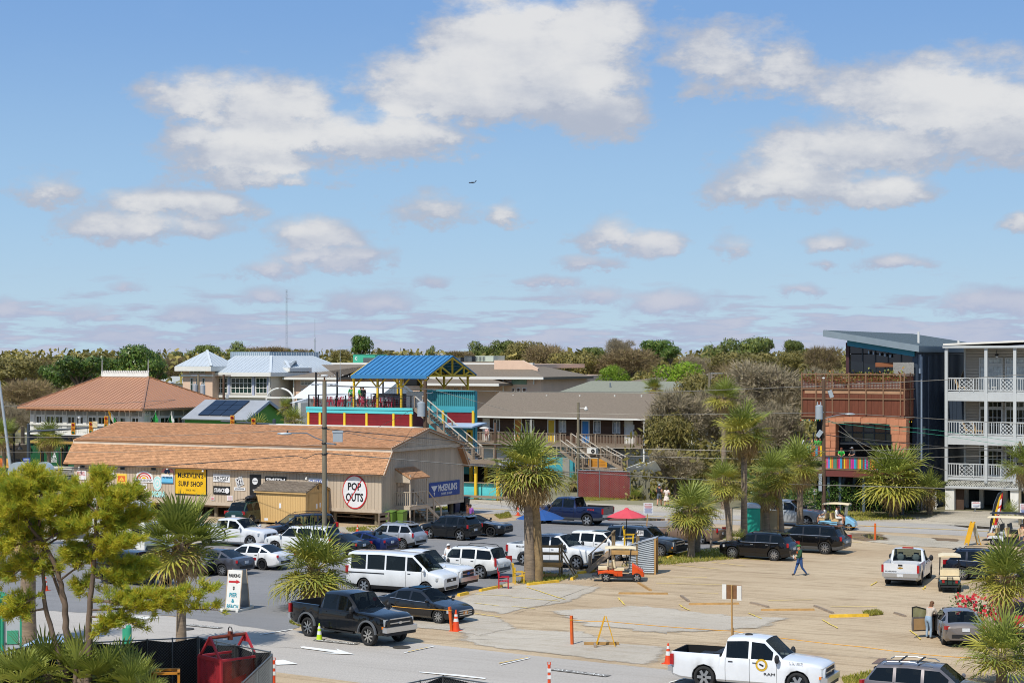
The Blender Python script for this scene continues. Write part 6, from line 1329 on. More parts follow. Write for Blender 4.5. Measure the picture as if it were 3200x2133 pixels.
for i in RG(3):
 p=V_((cw0-.05,tC+3.4+i*.85,fl[2]+2.15));sp('storm_shutter',cdo,p,p+V_((-.55,0,-1.25)),(.75,.04),M('tan shutter','#a58c72',.7,var=.08))
def lgr(lb,u,z,m):
 s_=PT(u,1200,tC+1.1)[0];t_=gth('deck_chair',lb,'chair',s_,tC+1.1,z,'balcony chairs');MB().box((s_-.3,tC+.8,z+.32),(s_+.35,tC+1.4,z+.38)).bd('seat',m,t_);MB().obox((s_-.42,tC+1.1,z+.72),(.05,.55,.85),MR(R(-22),3,'Y')).bd('backrest',m,t_)
 for a in(-.25,.3):
  for c in(-.25,.25):pc('leg',t_,(s_+a,tC+1.1+c,z+.16),(.05,.05,.32),m)
 return t_
m_tanw=M('tan timber chair','#c3aa85',.7,var=.1)
lgr('tan slatted chair on the top balcony near the corner',3005,fl[2],m_tanw);lgr('white chair on the top balcony past the middle post',3100,fl[2],mww);lgr('tan reclined chair on the middle balcony',3030,fl[1],m_tanw);lgr('tan chair on the middle balcony by the post',3060,fl[1],m_tanw);lgr('low dark seat on the lowest balcony',3050,fl[0],m_ac)
tLw=117.0
lw=gth('flat_roof_building','low building with white flat roof and vents, behind the yellow pine','building',*GS(120,1690))
zf=4.1;a0,a1=PT(-200,1560,tLw)[0],PT(175,1560,tLw)[0]
Ybk=FPX*(CAMH-zf)/(1500-VH);
tb_=st((100-CX)/FPX*Ybk,Ybk)[1]
bx_(MB(),a0,a1,tb_-17,tb_,0,zf).bd('wall',mcr,lw);bx_(MB(),a0-.2,a1+.2,tb_-17.2,tb_+.2,zf,zf+.12).bd('roof',mwr,lw)
for dz_,off in((.25,0),(.12,-8)):bx_(MB(),a0-.2,a1+.2,tb_-8.2 if off else tb_-.1,tb_-7.9 if off else tb_+.2,zf+.12,zf+.12+dz_).bd('roof_upstand',mwr,lw)
def orf(u,v):Y=FPX*(CAMH-zf-.12)/(v-VH);return st((u-CX)/FPX*Y,Y)
m_duct=M('galvanised duct','#a5b0b3',.45,.3,.08,1.5)
for u,lab in((55,'grey gooseneck roof duct nearest the lamp post'),(133,'grey gooseneck roof duct above the condensers')):
 s_,t0=orf(u-14,1508);d_=gth('roof_duct',lab,'duct',s_,t0,zf+.12,'gooseneck roof ducts');b=MB();n_=10;w_=.62;prev=None;pts=[]
 for i in RG(n_+1):a=pi*(i/n_);pts.append((s_+.5-.5*cos(a),t0,zf+.75+.5*sin(a)))
 pts=[(s_,t0,zf+.1)]+pts+[(s_+1.02,t0,zf+.66)]
 vs=[];hw=.44
 for i,p in enu(pts):
  q=V_(pts[min(i+1,len(pts)-1)])-V_(pts[max(i-1,0)]);q.normalize();n2=V_((q.z,0,-q.x))
  for a,c in((-1,-1),(1,-1),(1,1),(-1,1)):vs.append(V_(p)+n2*a*hw*.55+V_((0,c*hw*.6,0)))
 fs=[]
 for i in RG(len(pts)-1):
  for j in RG(4):j2=(j+1)%4;fs.append((i*4+j,i*4+j2,i*4+4+j2,i*4+4+j))
 b.add(vs,fs);b.bd('duct_bend',m_duct,d_);pc('flange',d_,(s_,t0,zf+.2),(.6,.65,.12),m_duct)
for(u0,u1,v0,v1,lab,mm) in((88,132,1490,1520,'dark boxy condenser on the white roof between the ducts',m_ac),(133,168,1492,1516,'dark condenser standing beside the taller one',m_ac),(180,236,1490,1503,'pale wide condenser at the roof end nearest the surf shop',mlv),(36,80,1512,1540,'pale blue-grey ribbed unit in front of the ducts',M('pale blue unit','#9fb0b8',.6,var=.06)),(46,86,1520,1552,'pale blue-grey ribbed unit closest to the pine',MT['pale blue unit'] if 'pale blue unit' in MT else mlv)):
 s0,t0=orf(u0,v1);s1,_=orf(u1,v1);Y=xy(s0,t0)[1];hgt=(v1-v0)*Y/FPX*.82
 t_=gth('roof_condenser',lab,'rooftop unit',(s0+s1)/2,t0,zf+.12,'condensers on the white roof');sw=(s1-s0)*.86
 bx_(MB(),s0,s0+sw,t0,t0+.9,zf+.12,zf+.12+hgt).bd('casing',mm,t_);bx_(MB(),s0-.05,s0+sw+.05,t0-.05,t0+.95,zf+.12+hgt,zf+.2+hgt).bd('lid',mlv,t_)
 for i in RG(7):pc('louvre',t_,(s0+sw/2,t0-.02,zf+.2+hgt*(i+.5)/7.5),(sw*.9,.03,hgt*.05),mbk)
 MB().la([(.1,0),(.34,.02),(.36,.06),(.001,.08)],14,c=(s0+sw/2,t0+.45,zf+.2+hgt)).bd('fan_guard',mbk,t_)
m_frond=lfm('palm frond green','#74813a','#979d46','#b0a850',rough=.5,trans=.25,big=.3)
m_frondy=lfm('palm frond yellow','#97963f','#b0a548','#bfa85c',rough=.45,trans=.25,big=.3)
m_frondd=lfm('palm frond dead','#a48a5c','#b89f72','#7d6644',rough=.8,trans=.15)
m_ptrunk=M('palm trunk','#857562',.95,var=.28,scale=1.5,bump=.7,bs=7,str_=(1.5,1.5,7))
m_boot=M('palm boots','#8a7452',.95,var=.3,scale=4,rand=.25)
def frm(seed,L=1.0,fan=1.0,n=17,droop=.16,wd=.056,mat=None,fold=.5):
 """fan leaf: stalk along +x, blades spreading, tips hanging"""
 r=RR(seed);b=MB();st_=L*.62
 b.path([(0,0,0),(st_*.5,0,.05*st_),(st_,0,.0)],[.022,.016,.012],3,0,False)
 for i in RG(n):
  f=(i/(n-1)-.5)*2;a=f*R(118)*fan;ln=(1.02-.34*abs(f)**1.6)*L*r.u(.9,1.06)
  base=V_((st_-.05+.10*L*(1-abs(f)),0,0));dv=V_((cos(a),sin(a),fold*abs(f)*.5+.05)).normalized()
  sd=V_((-sin(a),cos(a),0));dr=droop*r.u(.6,1.5)
  p1=base+dv*ln*.45;p2=base+dv*ln*.78+V_((0,0,-dr*ln*.20));p3=base+dv*ln*.93+V_((0,0,-dr*ln*.75))
  tw=V_((0,0,r.u(-.012,.012)))
  w1,w2=wd*.5*L,wd*.42*L
  b.add([base-sd*.008,base+sd*.008,p1-sd*w1+tw,p1+sd*w1-tw,p2-sd*w2*.8,p2+sd*w2*.8,p3],[(0,1,3,2),(2,3,5,4),(4,5,6)])
 return b.mesh('frond',mat)
FR={'g':[frm(i,1.0,mat=m_frond,droop=.10+.06*i) for i in RG(4)],'y':[frm(20+i,1.0,mat=m_frondy,droop=.3) for i in RG(3)],'d':[frm(40+i,.9,fan=.62,n=12,mat=m_frondd,droop=.8,fold=.9) for i in RG(3)],'s':[frm(60+i,1.0,mat=m_frond,droop=.06,fan=.75,fold=.7,wd=.06) for i in RG(3)]}
def palm(lb,x,y,h,r,seed,ng=34,ny=10,nd=10,tkr=.20,lean=(0,0),kind='palm_tree',boots=6,cat='palm tree',stiff=False,low=-55,grp='cabbage palms'):
 """h: height of the crown's heart; r: crown radius"""
 rr=RR(seed);t_=lth(kind,lb,cat,(x,y,0),0,grp)
 top=V_((lean[0],lean[1],h));b=MB()
 if h>.6:
  pts=[];rs=[]
  for i in RG(9):f=i/8;pts.append(V_((lean[0]*f**1.5,lean[1]*f**1.5,h*f)));rs.append(tkr*(1.18-.25*min(1,f*3) if f<.33 else.95+.03*sin(i*2)))
  b.path(pts,rs,10);o=b.bd('trunk',m_ptrunk,t_,True,60);o.rotation_euler=(0,0,0)
 for k in RG(boots*4 if h>.6 else 0):
  a=rr.u(0,6.283);z=h-rr.u(.0,.25)*min(h,4)-.1;L=rr.u(.25,.5);f=z/h
  c=V_((lean[0]*f**1.5+cos(a)*tkr*.9,lean[1]*f**1.5+sin(a)*tkr*.9,z));b=MB();b.bar((0,0,0),(L,0,0),.09,.035)
  if 'boot' not in UNIT:UNIT['boot']=b.mesh('leaf_base',m_boot)
  o=NO('leaf_base',UNIT['boot'],t_,c,(0,-R(rr.u(35,70)),a))
 tot=ng+ny+nd;ga=2.39996
 ng=int(ng*.62);tot=ng+ny+nd
 for k in RG(tot):
  f=k/tot;kd=('s' if stiff else 'g') if k<ng else('y' if k<ng+ny else 'd');q_=rr.random()
  if kd=='g' and k>ng*.4 and q_<.42:kd='y'
  if kd=='y' and k>ng and q_>.6:kd='g' if q_<.8 else 'd'
  if k<ng:el=R(84-(84-low*.15)*(k/ng)**.8+rr.u(-14,14))
  elif k<ng+ny:el=R(low*.35+rr.u(-22,12))
  else:el=R(max(-88,low+10-rr.u(0,50)))
  a=k*ga+rr.u(-.5,.5);s_=r*.72*rr.u(.72,1.12)*(.9 if kd=='d' else 1)
  me=rr.choice(FR[kd]);o=NO('frond',me,t_)
  o.location=top+V_((cos(a)*.08,sin(a)*.08,-.25*f));o.rotation_euler=(rr.u(-.35,.35),-el,a);o.scale=(s_,s_,s_)
 return t_
def ppx(lb,u,v,cu,cv,rpx,seed,**kw):
 """base pixel (ground), crown-heart pixel, crown radius in pixels"""
 x,y=GW(u,v);h=CAMH-(cv-VH)*y/FPX;return palm(lb,x,y,h,rpx*y/FPX,seed,lean=((cu-CX)/FPX*y-x,0),**kw)
ppx('tall shaggy palm with double trunk and hanging brown fronds beside the yellow kerb logs',1655,1818,1650,1465,138,1,ng=46,ny=30,nd=60,tkr=.30,boots=14,low=-46)
x_,y_=GW(1655,1818);b=MB();b.path([(x_+.42,y_+.15,0),(x_+.46,y_+.15,1.2),(x_+.3,y_+.1,3.6),(x_+.1,y_,5.6)],[.33,.3,.3,.24],9);
tk_=b.bd('trunk',m_boot,[o for o in COL.objects if o.get('label','').startswith('tall shaggy palm')][0],True,60);tk_.location=(-x_,-y_,0);tk_.rotation_euler=(0,0,0)
ppx('full round green palm behind the pine, in front of the parked grey sedan',566,2030,568,1690,150,2,ng=70,ny=12,nd=14,tkr=.21,stiff=True,low=-50)
ppx('low bushy palm with drooping yellow fronds right before the white van',985,1902,985,1775,142,3,ng=44,ny=26,nd=12,tkr=.22,boots=5,low=-65)
ppx('stout palm on the grass strip in front of the brown pickup',2160,1742,2158,1590,92,4,ng=40,ny=22,nd=16,tkr=.22,boots=8)
ppx('thinner palm pressed close behind the stout grass strip palm',2178,1728,2190,1578,78,5,ng=30,ny=18,nd=14,tkr=.2)
ppx('tall palm rising in front of the green portable toilet',2325,1692,2326,1350,96,6,ng=44,ny=24,nd=26,tkr=.22,boots=10)
ppx('tallest far palm, its crown against the bare grey scrub',2262,1590,2263,1240,66,7,ng=36,ny=12,nd=18,tkr=.22)
ppx('broad palm left of the brown utility pole',2500,1652,2500,1450,88,8,ng=42,ny=22,nd=20,tkr=.24)
ppx('leaning palm between the brown pickup and the green toilet',2280,1700,2262,1500,72,9,ng=34,ny=20,nd=20,tkr=.2)
ppx('dark palm standing behind the black cars near the toilet',2440,1668,2425,1475,80,10,ng=36,ny=18,nd=22,tkr=.24)
ppx('dark low palm right of the toilet with skirts to the ground',2395,1670,2392,1540,66,21,ng=30,ny=10,nd=26,tkr=.24)
ppx('wide low palm with hanging yellow fronds before the painted rail',2790,1616,2792,1490,118,11,ng=54,ny=40,nd=16,tkr=.26,low=-70)
ppx('low palm by the white picket panel next to the garage',2905,1606,2905,1530,66,12,ng=34,ny=10,nd=10,tkr=.2)
ppx('near palm with open yellow-green crown over the dark parked car',3155,2092,3140,1800,128,13,ng=44,ny=18,nd=6,tkr=.24,boots=10,low=-50)
palm('low fan palm spreading at the foot of the near palm',*GW(3130,2142),1.25,1.7,14,ng=44,ny=14,nd=0,boots=0)
ppx('palm at the picture edge half hiding the condominium',3210,1640,3205,1452,78,15,ng=40,ny=16,nd=14)
ppx('street palm beside the double lamp post',14,1494,12,1358,62,16,ng=36,ny=16,nd=14)
ppx('street palm in front of the green pub wall',153,1494,152,1366,60,17,ng=42,ny=16,nd=14,tkr=.22)
palm('palm half hidden by the tan shop roof, before the green gable',*xy(*GS(800,1500)),4.6,2.1,18,ng=40,ny=10,nd=8)
for i,(u,cv,rp_,lab) in enu(((918,1312,46,'low palm thicket beside the red slatted deck'),(893,1270,30,'small far palm before the civic hall arch'),(955,1295,40,'dark palm pressed against the deck corner'))):
 p=AT(u,cv,176+i*12);palm(lab,p.x,p.y,p.z,rp_*p.y/FPX,30+i,ng=34,ny=10,nd=8)
p=AT(2044,1212,205);palm('round palm top showing over the motel roof',p.x,p.y,p.z,1.45,40,ng=40,ny=12,nd=16)
palm('yucca-like palm in a big black pot near the red fence',*GW(1793,1536),1.0,.95,41,ng=24,ny=14,nd=0,boots=0)
x_,y_=GW(1793,1536);pt_=lth('plant_pot','large black plant pot beside the red fence','pot',(x_,y_,0));MB().la([(.001,0),(.36,0),(.46,.75),(.42,.78),(.001,.7)],14).bd('pot',mbk,pt_).rotation_euler=(0,0,0);pt_.children[0].location=(0,0,0)
for i,(u,v,r_,lab) in enu(((1985,1562,.95,'young spiky palm at the red fence corner'),(3155,1615,.95,'small palm growing before the garage pier'),(2300,1700,.9,'ragged palm seedling at the foot of the tall palm'))):
 palm(lab,*GW(u,v),.35,r_,50+i,ng=22,ny=8,nd=0,boots=0,grp='young palms')
palm('thick dark palm trunk with brown hanging fronds behind the pine',*GW(88,2012),5.0,1.7,60,ng=14,ny=6,nd=26,tkr=.33,low=-55)
for i,(u,v,h,r_) in enu(((150,2205,1.15,1.75),(255,2215,1.1,1.6),(60,2225,1.0,1.5),(345,2215,1.0,1.5),(415,2225,.9,1.35),(470,2250,.6,.95))):
 lab=['pale arching palmetto left of the forked pine trunk','palmetto clump at the forked trunk foot','palmetto in the frame corner by the sign pillar','dark palmetto between the pine trunks','spiky palmetto before the mesh fence middle','low palmetto behind the amber cart frame'][i]
 x_,y_=GW(u,v);palm(lab,x_,y_,h,r_,70+i,ng=34,ny=10,nd=0,boots=0,kind='palmetto',cat='palmetto',stiff=True,grp='palmettos by the mesh fence')
m_bark=M('grey bark','#6d6053',.95,var=.25,scale=3,bump=.4,bs=12);m_barkp=M('pine bark','#6b5b4e',.95,var=.3,scale=2,bump=.8,bs=9,str_=(2,2,.7))
LM={'dark':lfm('magnolia leaves','#3c5420','#5f7a2e','#92994a',rough=.35,trans=.15),'olive':lfm('oak leaves','#6b6635','#8a7f42','#a3924e',trans=.2),'bare':lfm('bare scrub twigs','#978a70','#a89b80','#837a52',rough=.9,trans=.2),'brown':lfm('budding brown twigs','#827052','#988560','#9a8f52',rough=.9,trans=.2),'lime':lfm('spring leaves','#6d8f22','#93ad2c','#b0b846',trans=.3),'pinefar':lfm('far pine needles','#566632','#77803c','#8f9344',trans=.15),'hedge':lfm('hedge leaves','#33511f','#567530','#87964a',rough=.4,trans=.15)}
def cwm(name,seed,mat,n,leaf,lobes,twig=False,shell=.72):
 """leaf clumps scattered in and on several lobes; unit-size crown"""
 r=RR(seed);b=MB()
 tot=sum(l[3]**2 for l in lobes)
 for(cx,cy,cz,lr,sq) in lobes:
  k=int(n*lr*lr/tot)
  for i in RG(k):
   th,z=r.u(0,6.283),r.u(-.55,1);q=sqrt(max(0,1-z*z));rad=lr*(shell+(1-shell)*r.random()**.6)*(1+.16*sin(5*th+seed)*q+.12*sin(7*z+3*th))
   p=V_((cx+cos(th)*q*rad,cy+sin(th)*q*rad,cz+z*rad*sq));nv=V_((cos(th)*q,sin(th)*q,z))
   s_=leaf*r.u(.55,1.35)
   a1=gv(r);a1=(a1-nv*a1.dot(nv)*.5).normalized();a2=nv.cross(a1)+V_((r.g(0,.35),r.g(0,.35),r.g(0,.35)))
   if twig:
    a1=(nv+V_((r.g(0,.6),r.g(0,.6),r.g(0,.4)+.3))).normalized();a2=a1.cross(gv(r)).normalized()
    b.add([p-a2*s_*.07,p+a2*s_*.07,p+a1*s_*1.5],[(0,1,2)])
    if i%3==0:b.add([p-a2*s_*.25,p+a1*s_*.3,p+a2*s_*.25,p-a1*s_*.2],[(0,1,2,3)])
   else:b.add([p-a1*s_*.5,p-a2*s_*.32,p+a1*s_*.5,p+a2*s_*.32],[(0,1,2,3)])
 zs=sorted(p[2] for p in b.v);q=sorted(hypot(p[0],p[1]) for p in b.v);kz,kx=1/zs[int(len(zs)*.997)],1/q[int(len(q)*.985)];b.v=[(p[0]*kx,p[1]*kx,p[2]*kz) for p in b.v]
 return b.mesh(name,mat)
def lobeset(seed,k,spread=.62,flt=.75,r0=.42):
 r=RR(seed);L=[(0,0,.1,.62,flt)]
 for i in RG(k):a=i*2.4+r.u(-.3,.3);d_=spread*r.u(.6,1.1);L.append((cos(a)*d_,sin(a)*d_,r.u(-.22,.42),r0*r.u(.7,1.15),flt*r.u(.8,1.1)))
 return L
CR={}
for key,n,leaf,tw,k in(('dark',6000,.09,False,11),('olive',7500,.065,False,13),('bare',9000,.11,True,11),('brown',9500,.10,True,13),('lime',6000,.06,False,11),('pinefar',5500,.075,False,8)):
 CR[key]=[cwm('crown',100+len(CR)*7+i,LM[key],n,leaf,lobeset(200+len(CR)*5+i,k,flt=.55 if key=='pinefar' else.72),tw,.45 if tw else.7) for i in RG(2)]
def lmm(seed,m):
 r=RR(seed);b=MB()
 for i in RG(11):
  a=i*2.4+r.u(-.4,.4);q=r.u(.45,.95);p1=V_((cos(a)*q*.35,sin(a)*q*.35,-.35));p2=V_((cos(a)*q*.75,sin(a)*q*.75,r.u(-.1,.5)))
  b.path([(0,0,-.85),p1,p2],[.05,.032,.012],5,0,False)
  for j in RG(3):p3=p2+V_((r.g(0,.22),r.g(0,.22),abs(r.g(0,.25))));b.path([p1.lerp(p2,.4+.2*j),p3],[.015,.004],4,0,False)
 return b.mesh('limbs',m)
LIMB=[lmm(i,m_bark) for i in RG(3)]
mtu=MB();mtu.path([(0,0,0),(.1,.05,.35),(-.05,0,.7),(0,0,1)],[1.25,.95,.85,.7],8);TRK=mtu.mesh('trunk',m_bark,True,60)
rt_=RR(21)
def tree(name,lb,key,x,y,cz,rx,rz,seed=0,cat='tree',grp=None):
 """trunk, limbs and crown; cz: height of the crown's centre"""
 t_=lth(name,lb,cat,(x,y,0),0,grp);i=seed
 o=NO('trunk',TRK,t_);q=max(.12,rx*.055);o.scale=(q,q,max(.3,cz-rz*.35))
 for nm,me in(('limbs',LIMB[i%3]),('crown',CR[key][i%2])):
  o=NO(nm,me,t_,(0,0,cz),(0,0,seed*1.7),(rx,rx,rz))
 return t_
def tpx(name,lb,key,u,vtop,vmid,rpx,Y,seed,grp=None,cat='tree'):
 p=AT(u,vmid,Y);rx=rpx*Y/FPX;rz=(vmid-vtop)*Y/FPX;return tree(name,lb,key,p.x,p.y,p.z,rx,max(rz,.8),seed,cat,grp)
TL=[('m','tall dark green magnolia rising over the pub ridge','dark',430,1077,1140,75,225),('m','dark broad magnolia reaching the pub roof hip','dark',250,1112,1165,95,222),('m','dark magnolia shoulder just beside the tallest magnolia','dark',475,1120,1165,60,224),('m','dark evergreen low beside the broad magnolia','dark',180,1140,1185,60,226),('m','dark evergreen filling between the two big magnolias','dark',345,1118,1165,65,228),('o','olive brown oak mass at the far end of the tree line','olive',40,1118,1165,110,260),('o','grey-brown bare oak over the leaning lamp pole','brown',70,1185,1245,110,215),('o','bare oak with open limbs beside the pub wall','bare',40,1255,1310,80,205),('o','brownish oak behind the small crossarm pole','brown',130,1120,1170,80,275),('o','olive oak far behind the pub roof','olive',300,1102,1150,80,290),('o','tan bare oak between magnolia and peach tower','brown',540,1112,1165,60,280),('p','flat-topped far pine just over the civic hall tower roof','pinefar',745,1067,1095,42,330),('p','rounded far pine sloping down beside the flat-topped pine','pinefar',650,1077,1105,38,330),('p','low far pine at the end of the rounded pines','pinefar',590,1095,1118,35,330),('p','small far pine left of the zinc tower','pinefar',548,1097,1118,25,335),('p','green far pine between rounded pines','pinefar',690,1085,1115,36,332),('o','tan leafless tops behind the radio masts','brown',850,1082,1115,80,320),('o','tan leafless tops beside the mast group','brown',920,1090,1120,60,325),('o','tall open dark oak above the teal generator','dark',1128,1047,1085,38,300),('o','olive oak leaning out beside the tall open oak','olive',1060,1092,1120,45,310),('o','ragged olive oak behind the generator roof','olive',1205,1092,1120,45,305),('p','thin ragged pine tip over the blue canopy','pinefar',1342,1080,1098,16,310),('o','bare oak over the condensers','brown',1440,1095,1120,50,300),('p','dark rounded pine over the pale rooftop unit','pinefar',1510,1066,1095,42,310),('p','dark rounded pine next to another over the peach parapet','pinefar',1575,1063,1095,40,310),('o','olive oak past the end of the peach building','olive',1640,1066,1120,70,270),('o','brown bare oak behind the peach parapet end','brown',1720,1075,1140,90,260),('o','wide olive oak over the mossy roof','olive',1790,1100,1160,90,250),('o','broad grey-brown oak in the middle of the skyline','brown',1950,1088,1145,120,250),('o','pale grey oak top behind the dark evergreen','bare',1940,1058,1095,50,290),('m','dark evergreen crown standing out over the motel','dark',2050,1061,1098,58,262),('m','dark evergreen shoulder dropping toward the gap','dark',2095,1082,1112,34,260),('o','yellow-green spring tree over the mossy roof ridge','lime',1915,1140,1180,55,225),('o','bright lime spring tree beyond the mossy roof end','lime',2130,1130,1180,95,235),('p','small far pine low in the skyline gap','pinefar',1860,1084,1105,40,330),('p','rounded bright pine group nearer the loft roof','pinefar',2270,1058,1100,60,300),('p','tallest rounded pine in the far pine group','pinefar',2360,1054,1098,58,300),('p','pine at the edge of the far pine group','pinefar',2230,1078,1110,40,305),('p','single round pine near the slanting roof','pinefar',2480,1062,1090,34,300),('o','olive oak below the round pines','olive',2330,1100,1160,120,250),('o','greyish oak just beside the glass loft','brown',2570,1080,1140,65,240),('o','olive oak below the single round pine','olive',2480,1095,1150,80,255),('o','tan bare oak between the motel and the pines','bare',2200,1110,1165,75,255),('o','airy brown-green oak over the motel roof corner','olive',2190,1165,1260,95,190),('o','airy brown oak filling behind the tall palms','brown',2330,1130,1230,110,195),('s','bare grey scrub tree over the motel roof end','bare',2120,1215,1310,110,168),('s','large bare grey tree against the skyline beside the loft','bare',2430,1130,1230,150,175),('s','dense grey-olive scrub before the mesh terrace','bare',2420,1260,1350,110,160),('s','olive scrub hiding the motel end wall','olive',2090,1290,1370,90,164),('s','grey scrub behind the tall palms','bare',2260,1200,1320,110,170),('s','grey scrub at the foot of the motel end','bare',2110,1400,1460,85,160),('s','pale twiggy tree at the mesh box corner','bare',2570,1150,1215,80,185)]
for i,(nm,lab,key,u,vt,vm_,rp_,Y) in enu(TL):
 nm={'m':'magnolia_tree','o':'oak_tree','p':'pine_tree','s':'scrub_tree'}[nm];grp={'m':'evergreen magnolias','o':'oaks of the tree line','p':'far pines','s':'scrub by the motel'}[nm[0]]
 pf_=key=='pinefar';tpx(nm,lab,key,u,vt,vm_+(14 if pf_ else 0),rp_*(1.2 if pf_ else 1),Y,i,grp)
b=MB();rr=RR(77);fw_=[]
for i in RG(330):
 u=rr.u(-500,3700);Y=rr.u(262,420);vt=1098+rr.u(-10,14);z=CAMH-(vt-VH)*Y/FPX
 for j in RG(260):
  th,q=rr.u(0,6.283),rr.random()**.5;s_=rr.u(.25,.7);c=V_(((u-CX)/FPX*Y+cos(th)*q*8,Y+sin(th)*q*8,z*(1-.9*rr.random()**1.5)-q*q*2.2))
  a1=gv(rr).normalized()*s_;a2=gv(rr).normalized()*s_*.7;b.add([c-a1,c-a2,c+a1,c+a2],[(0,1,2,3)])
fwd=b.bd('woodland',LM['olive']);fwd.rotation_euler=(0,0,0);tag(fwd,kind='stuff')
b=MB()
for i in RG(26000):
 u=rr.u(1950,2560);Y=rr.u(158,235);z=abs(rr.g(0,2.2));s_=rr.u(.15,.4);c=V_(((u-CX)/FPX*Y,Y,z))
 if u<2120 and Y>166 and Y<200:continue
 a1=gv(rr).normalized()*s_;a2=gv(rr).normalized()*s_*.5;b.add([c-a1,c-a2,c+a1,c+a2],[(0,1,2,3)])
o=b.bd('undergrowth',LM['olive']);o.rotation_euler=(0,0,0);tag(o,kind='stuff')
def hdg(lb,u0,u1,vb,h,seed,dep=1.6,key='hedge',dens=1.0):
 r=RR(seed);p,q=GW(u0,vb),GW(u1,vb);L=hypot(q[0]-p[0],q[1]-p[1]);t_=lth('hedge',lb,'hedge',(p[0],p[1],0),atan2(q[1]-p[1],q[0]-p[0]));b=MB()
 for i in RG(int(L*h*260*dens)):
  x=r.u(0,L);y=r.u(0,dep);z=h*(1+.12*sin(x*1.7+seed)+.08*sin(x*4))*r.random()**.7;e=min(1,abs(y-dep/2)/(dep/2));z*=1-.25*e*e;s_=r.u(.05,.12)
  c=V_((x,y,z));a1=gv(r).normalized()*s_;a2=gv(r).normalized()*s_*.6;b.add([c-a1,c-a2,c+a1,c+a2],[(0,1,2,3)])
 o=b.bd('foliage',LM[key],t_);o.rotation_euler=(0,0,0);o.location=(0,0,0);b=MB()
 for i in RG(int(L*2)):x=r.u(0,L);b.path([(x,dep/2,0),(x+r.g(0,.15),dep/2+r.g(0,.2),h*.7)],[.025,.01],4,0,False)
 o=b.bd('branches',m_bark,t_);o.rotation_euler=(0,0,0);o.location=(0,0,0)
hdg('clipped green hedge beneath the raised orange bar',2470,2760,1600,2.2,1);hdg('hedge end under the far side of the wide low palm',2770,2880,1606,1.9,2);hdg('dark green bushes behind the toilet and palms',2330,2480,1590,3.2,3,2.5);hdg('low weeds along the red fence foot',1960,2060,1556,.7,4,1.2,'lime',.6)
hdg('small weed clump beside the walking couple',2035,2105,1552,.9,5,1.0,'hedge',.6);hdg('dark shrubs between green gable and deck',860,950,1440,3.6,6,3)
hdg('red blossom bush at the foot of the near palm',2990,3180,1950,1.2,8,1.6,'hedge',.5)
fl_=[o for o in COL.objects if o.get('label','').startswith('red blossom')][0];b=MB();r=RR(4);m_bl=M('red blossom','#c42234',.6,var=.2)
for i in RG(170):c=V_((r.u(.2,2.6),r.u(-.05,1.2),r.u(.2,1.3)));s_=.06;b.add([c+V_((-s_,0,-s_)),c+V_((s_,0,-s_)),c+V_((s_,.03,s_)),c+V_((-s_,.03,s_))],[(0,1,2,3)])
o=b.bd('blossom',m_bl,fl_);o.location=(0,0,0);o.rotation_euler=(0,0,0)
m_need=lfm('pine needles yellow','#b5b834','#d8d04a','#dcb944',rough=.55,trans=.5,big=.5);m_need2=lfm('pine needles green','#7d9034','#adb640','#c2b840',rough=.55,trans=.45,big=.4)
def pine(lb,trunks,sprays,seed,grp='yellow pines'):
 r=RR(seed);bx,by,_=trunks[0][0]
 t_=lth('pine_tree',lb,'pine tree',(bx,by,0),0,grp)
 def add(nm,bm,m):o=bm.bd(nm,m,t_,True,60);o.location=(-bx,-by,0);return o
 for pts,r0,r1 in[(t[0:-2],t[-2],t[-1]) for t in trunks]:
  b=MB();k=len(pts);fine=[]
  for i in RG(k-1):
   for j in RG(4):fine.append(V_(pts[i]).lerp(V_(pts[i+1]),j/4)+V_((r.g(0,.015),r.g(0,.015),0)))
  fine.append(V_(pts[-1]));b.path(fine,[r0+(r1-r0)*i/(len(fine)-1) for i in RG(len(fine))],9);add('trunk',b,m_barkp)
 nb=[MB(),MB()];bb=MB()
 def tuft(p,dv,sz,m):
  for k in RG(22):
   d2=(dv*.9+V_((r.g(0,.62),r.g(0,.62),r.g(0,.55)+.22))).normalized();ln=sz*r.u(.75,1.4);sd=d2.cross(gv(r)).normalized()*.015
   q=p+V_((r.g(0,.06),r.g(0,.06),r.g(0,.05)));nb[m].add([q-sd,q+sd,q+d2*ln],[(0,1,2)])
 for(a,c,rad,n,dens) in sprays:
  """limb from a to c; branchlets with tufts, rad: spread"""
  a,c=V_(a),V_(c);mid=a.lerp(c,.5)+V_((r.g(0,.1),r.g(0,.1),r.u(-.15,.12)))
  bb.path([a,mid,c],[.045,.03,.012],5,0,False)
  for i in RG(int(n*2.1)):
   f=r.u(.22,1.0);base=a.lerp(mid,f*2) if f<.5 else mid.lerp(c,f*2-1);dv=((c-a).normalized()*.7+V_((r.g(0,.6),r.g(0,.7),r.g(0,.35)+.25))).normalized();ln=rad*r.u(.4,1.1)
   tip=base+dv*ln;bb.path([base,base.lerp(tip,.5)+V_((0,0,-.03)),tip],[.013,.009,.006],3,0,False)
   for j in RG(dens):g=1-.16*j+r.u(-.05,.05);tuft(base.lerp(tip,max(.25,g)),dv,.19,0 if r.random()<.62 else 1)
 add('branches',bb,m_barkp);o=add('needles',nb[0],m_need);add('needles',nb[1],m_need2);return t_
YP=64.5
def W3(u,v,dy=0.):p=AT(u,v,YP+dy);return(p.x,p.y,p.z)
x0,y0=W3(205,2200)[:2]
base1=(W3(205,2230)[0],YP,max(.0,W3(205,2230)[2]))
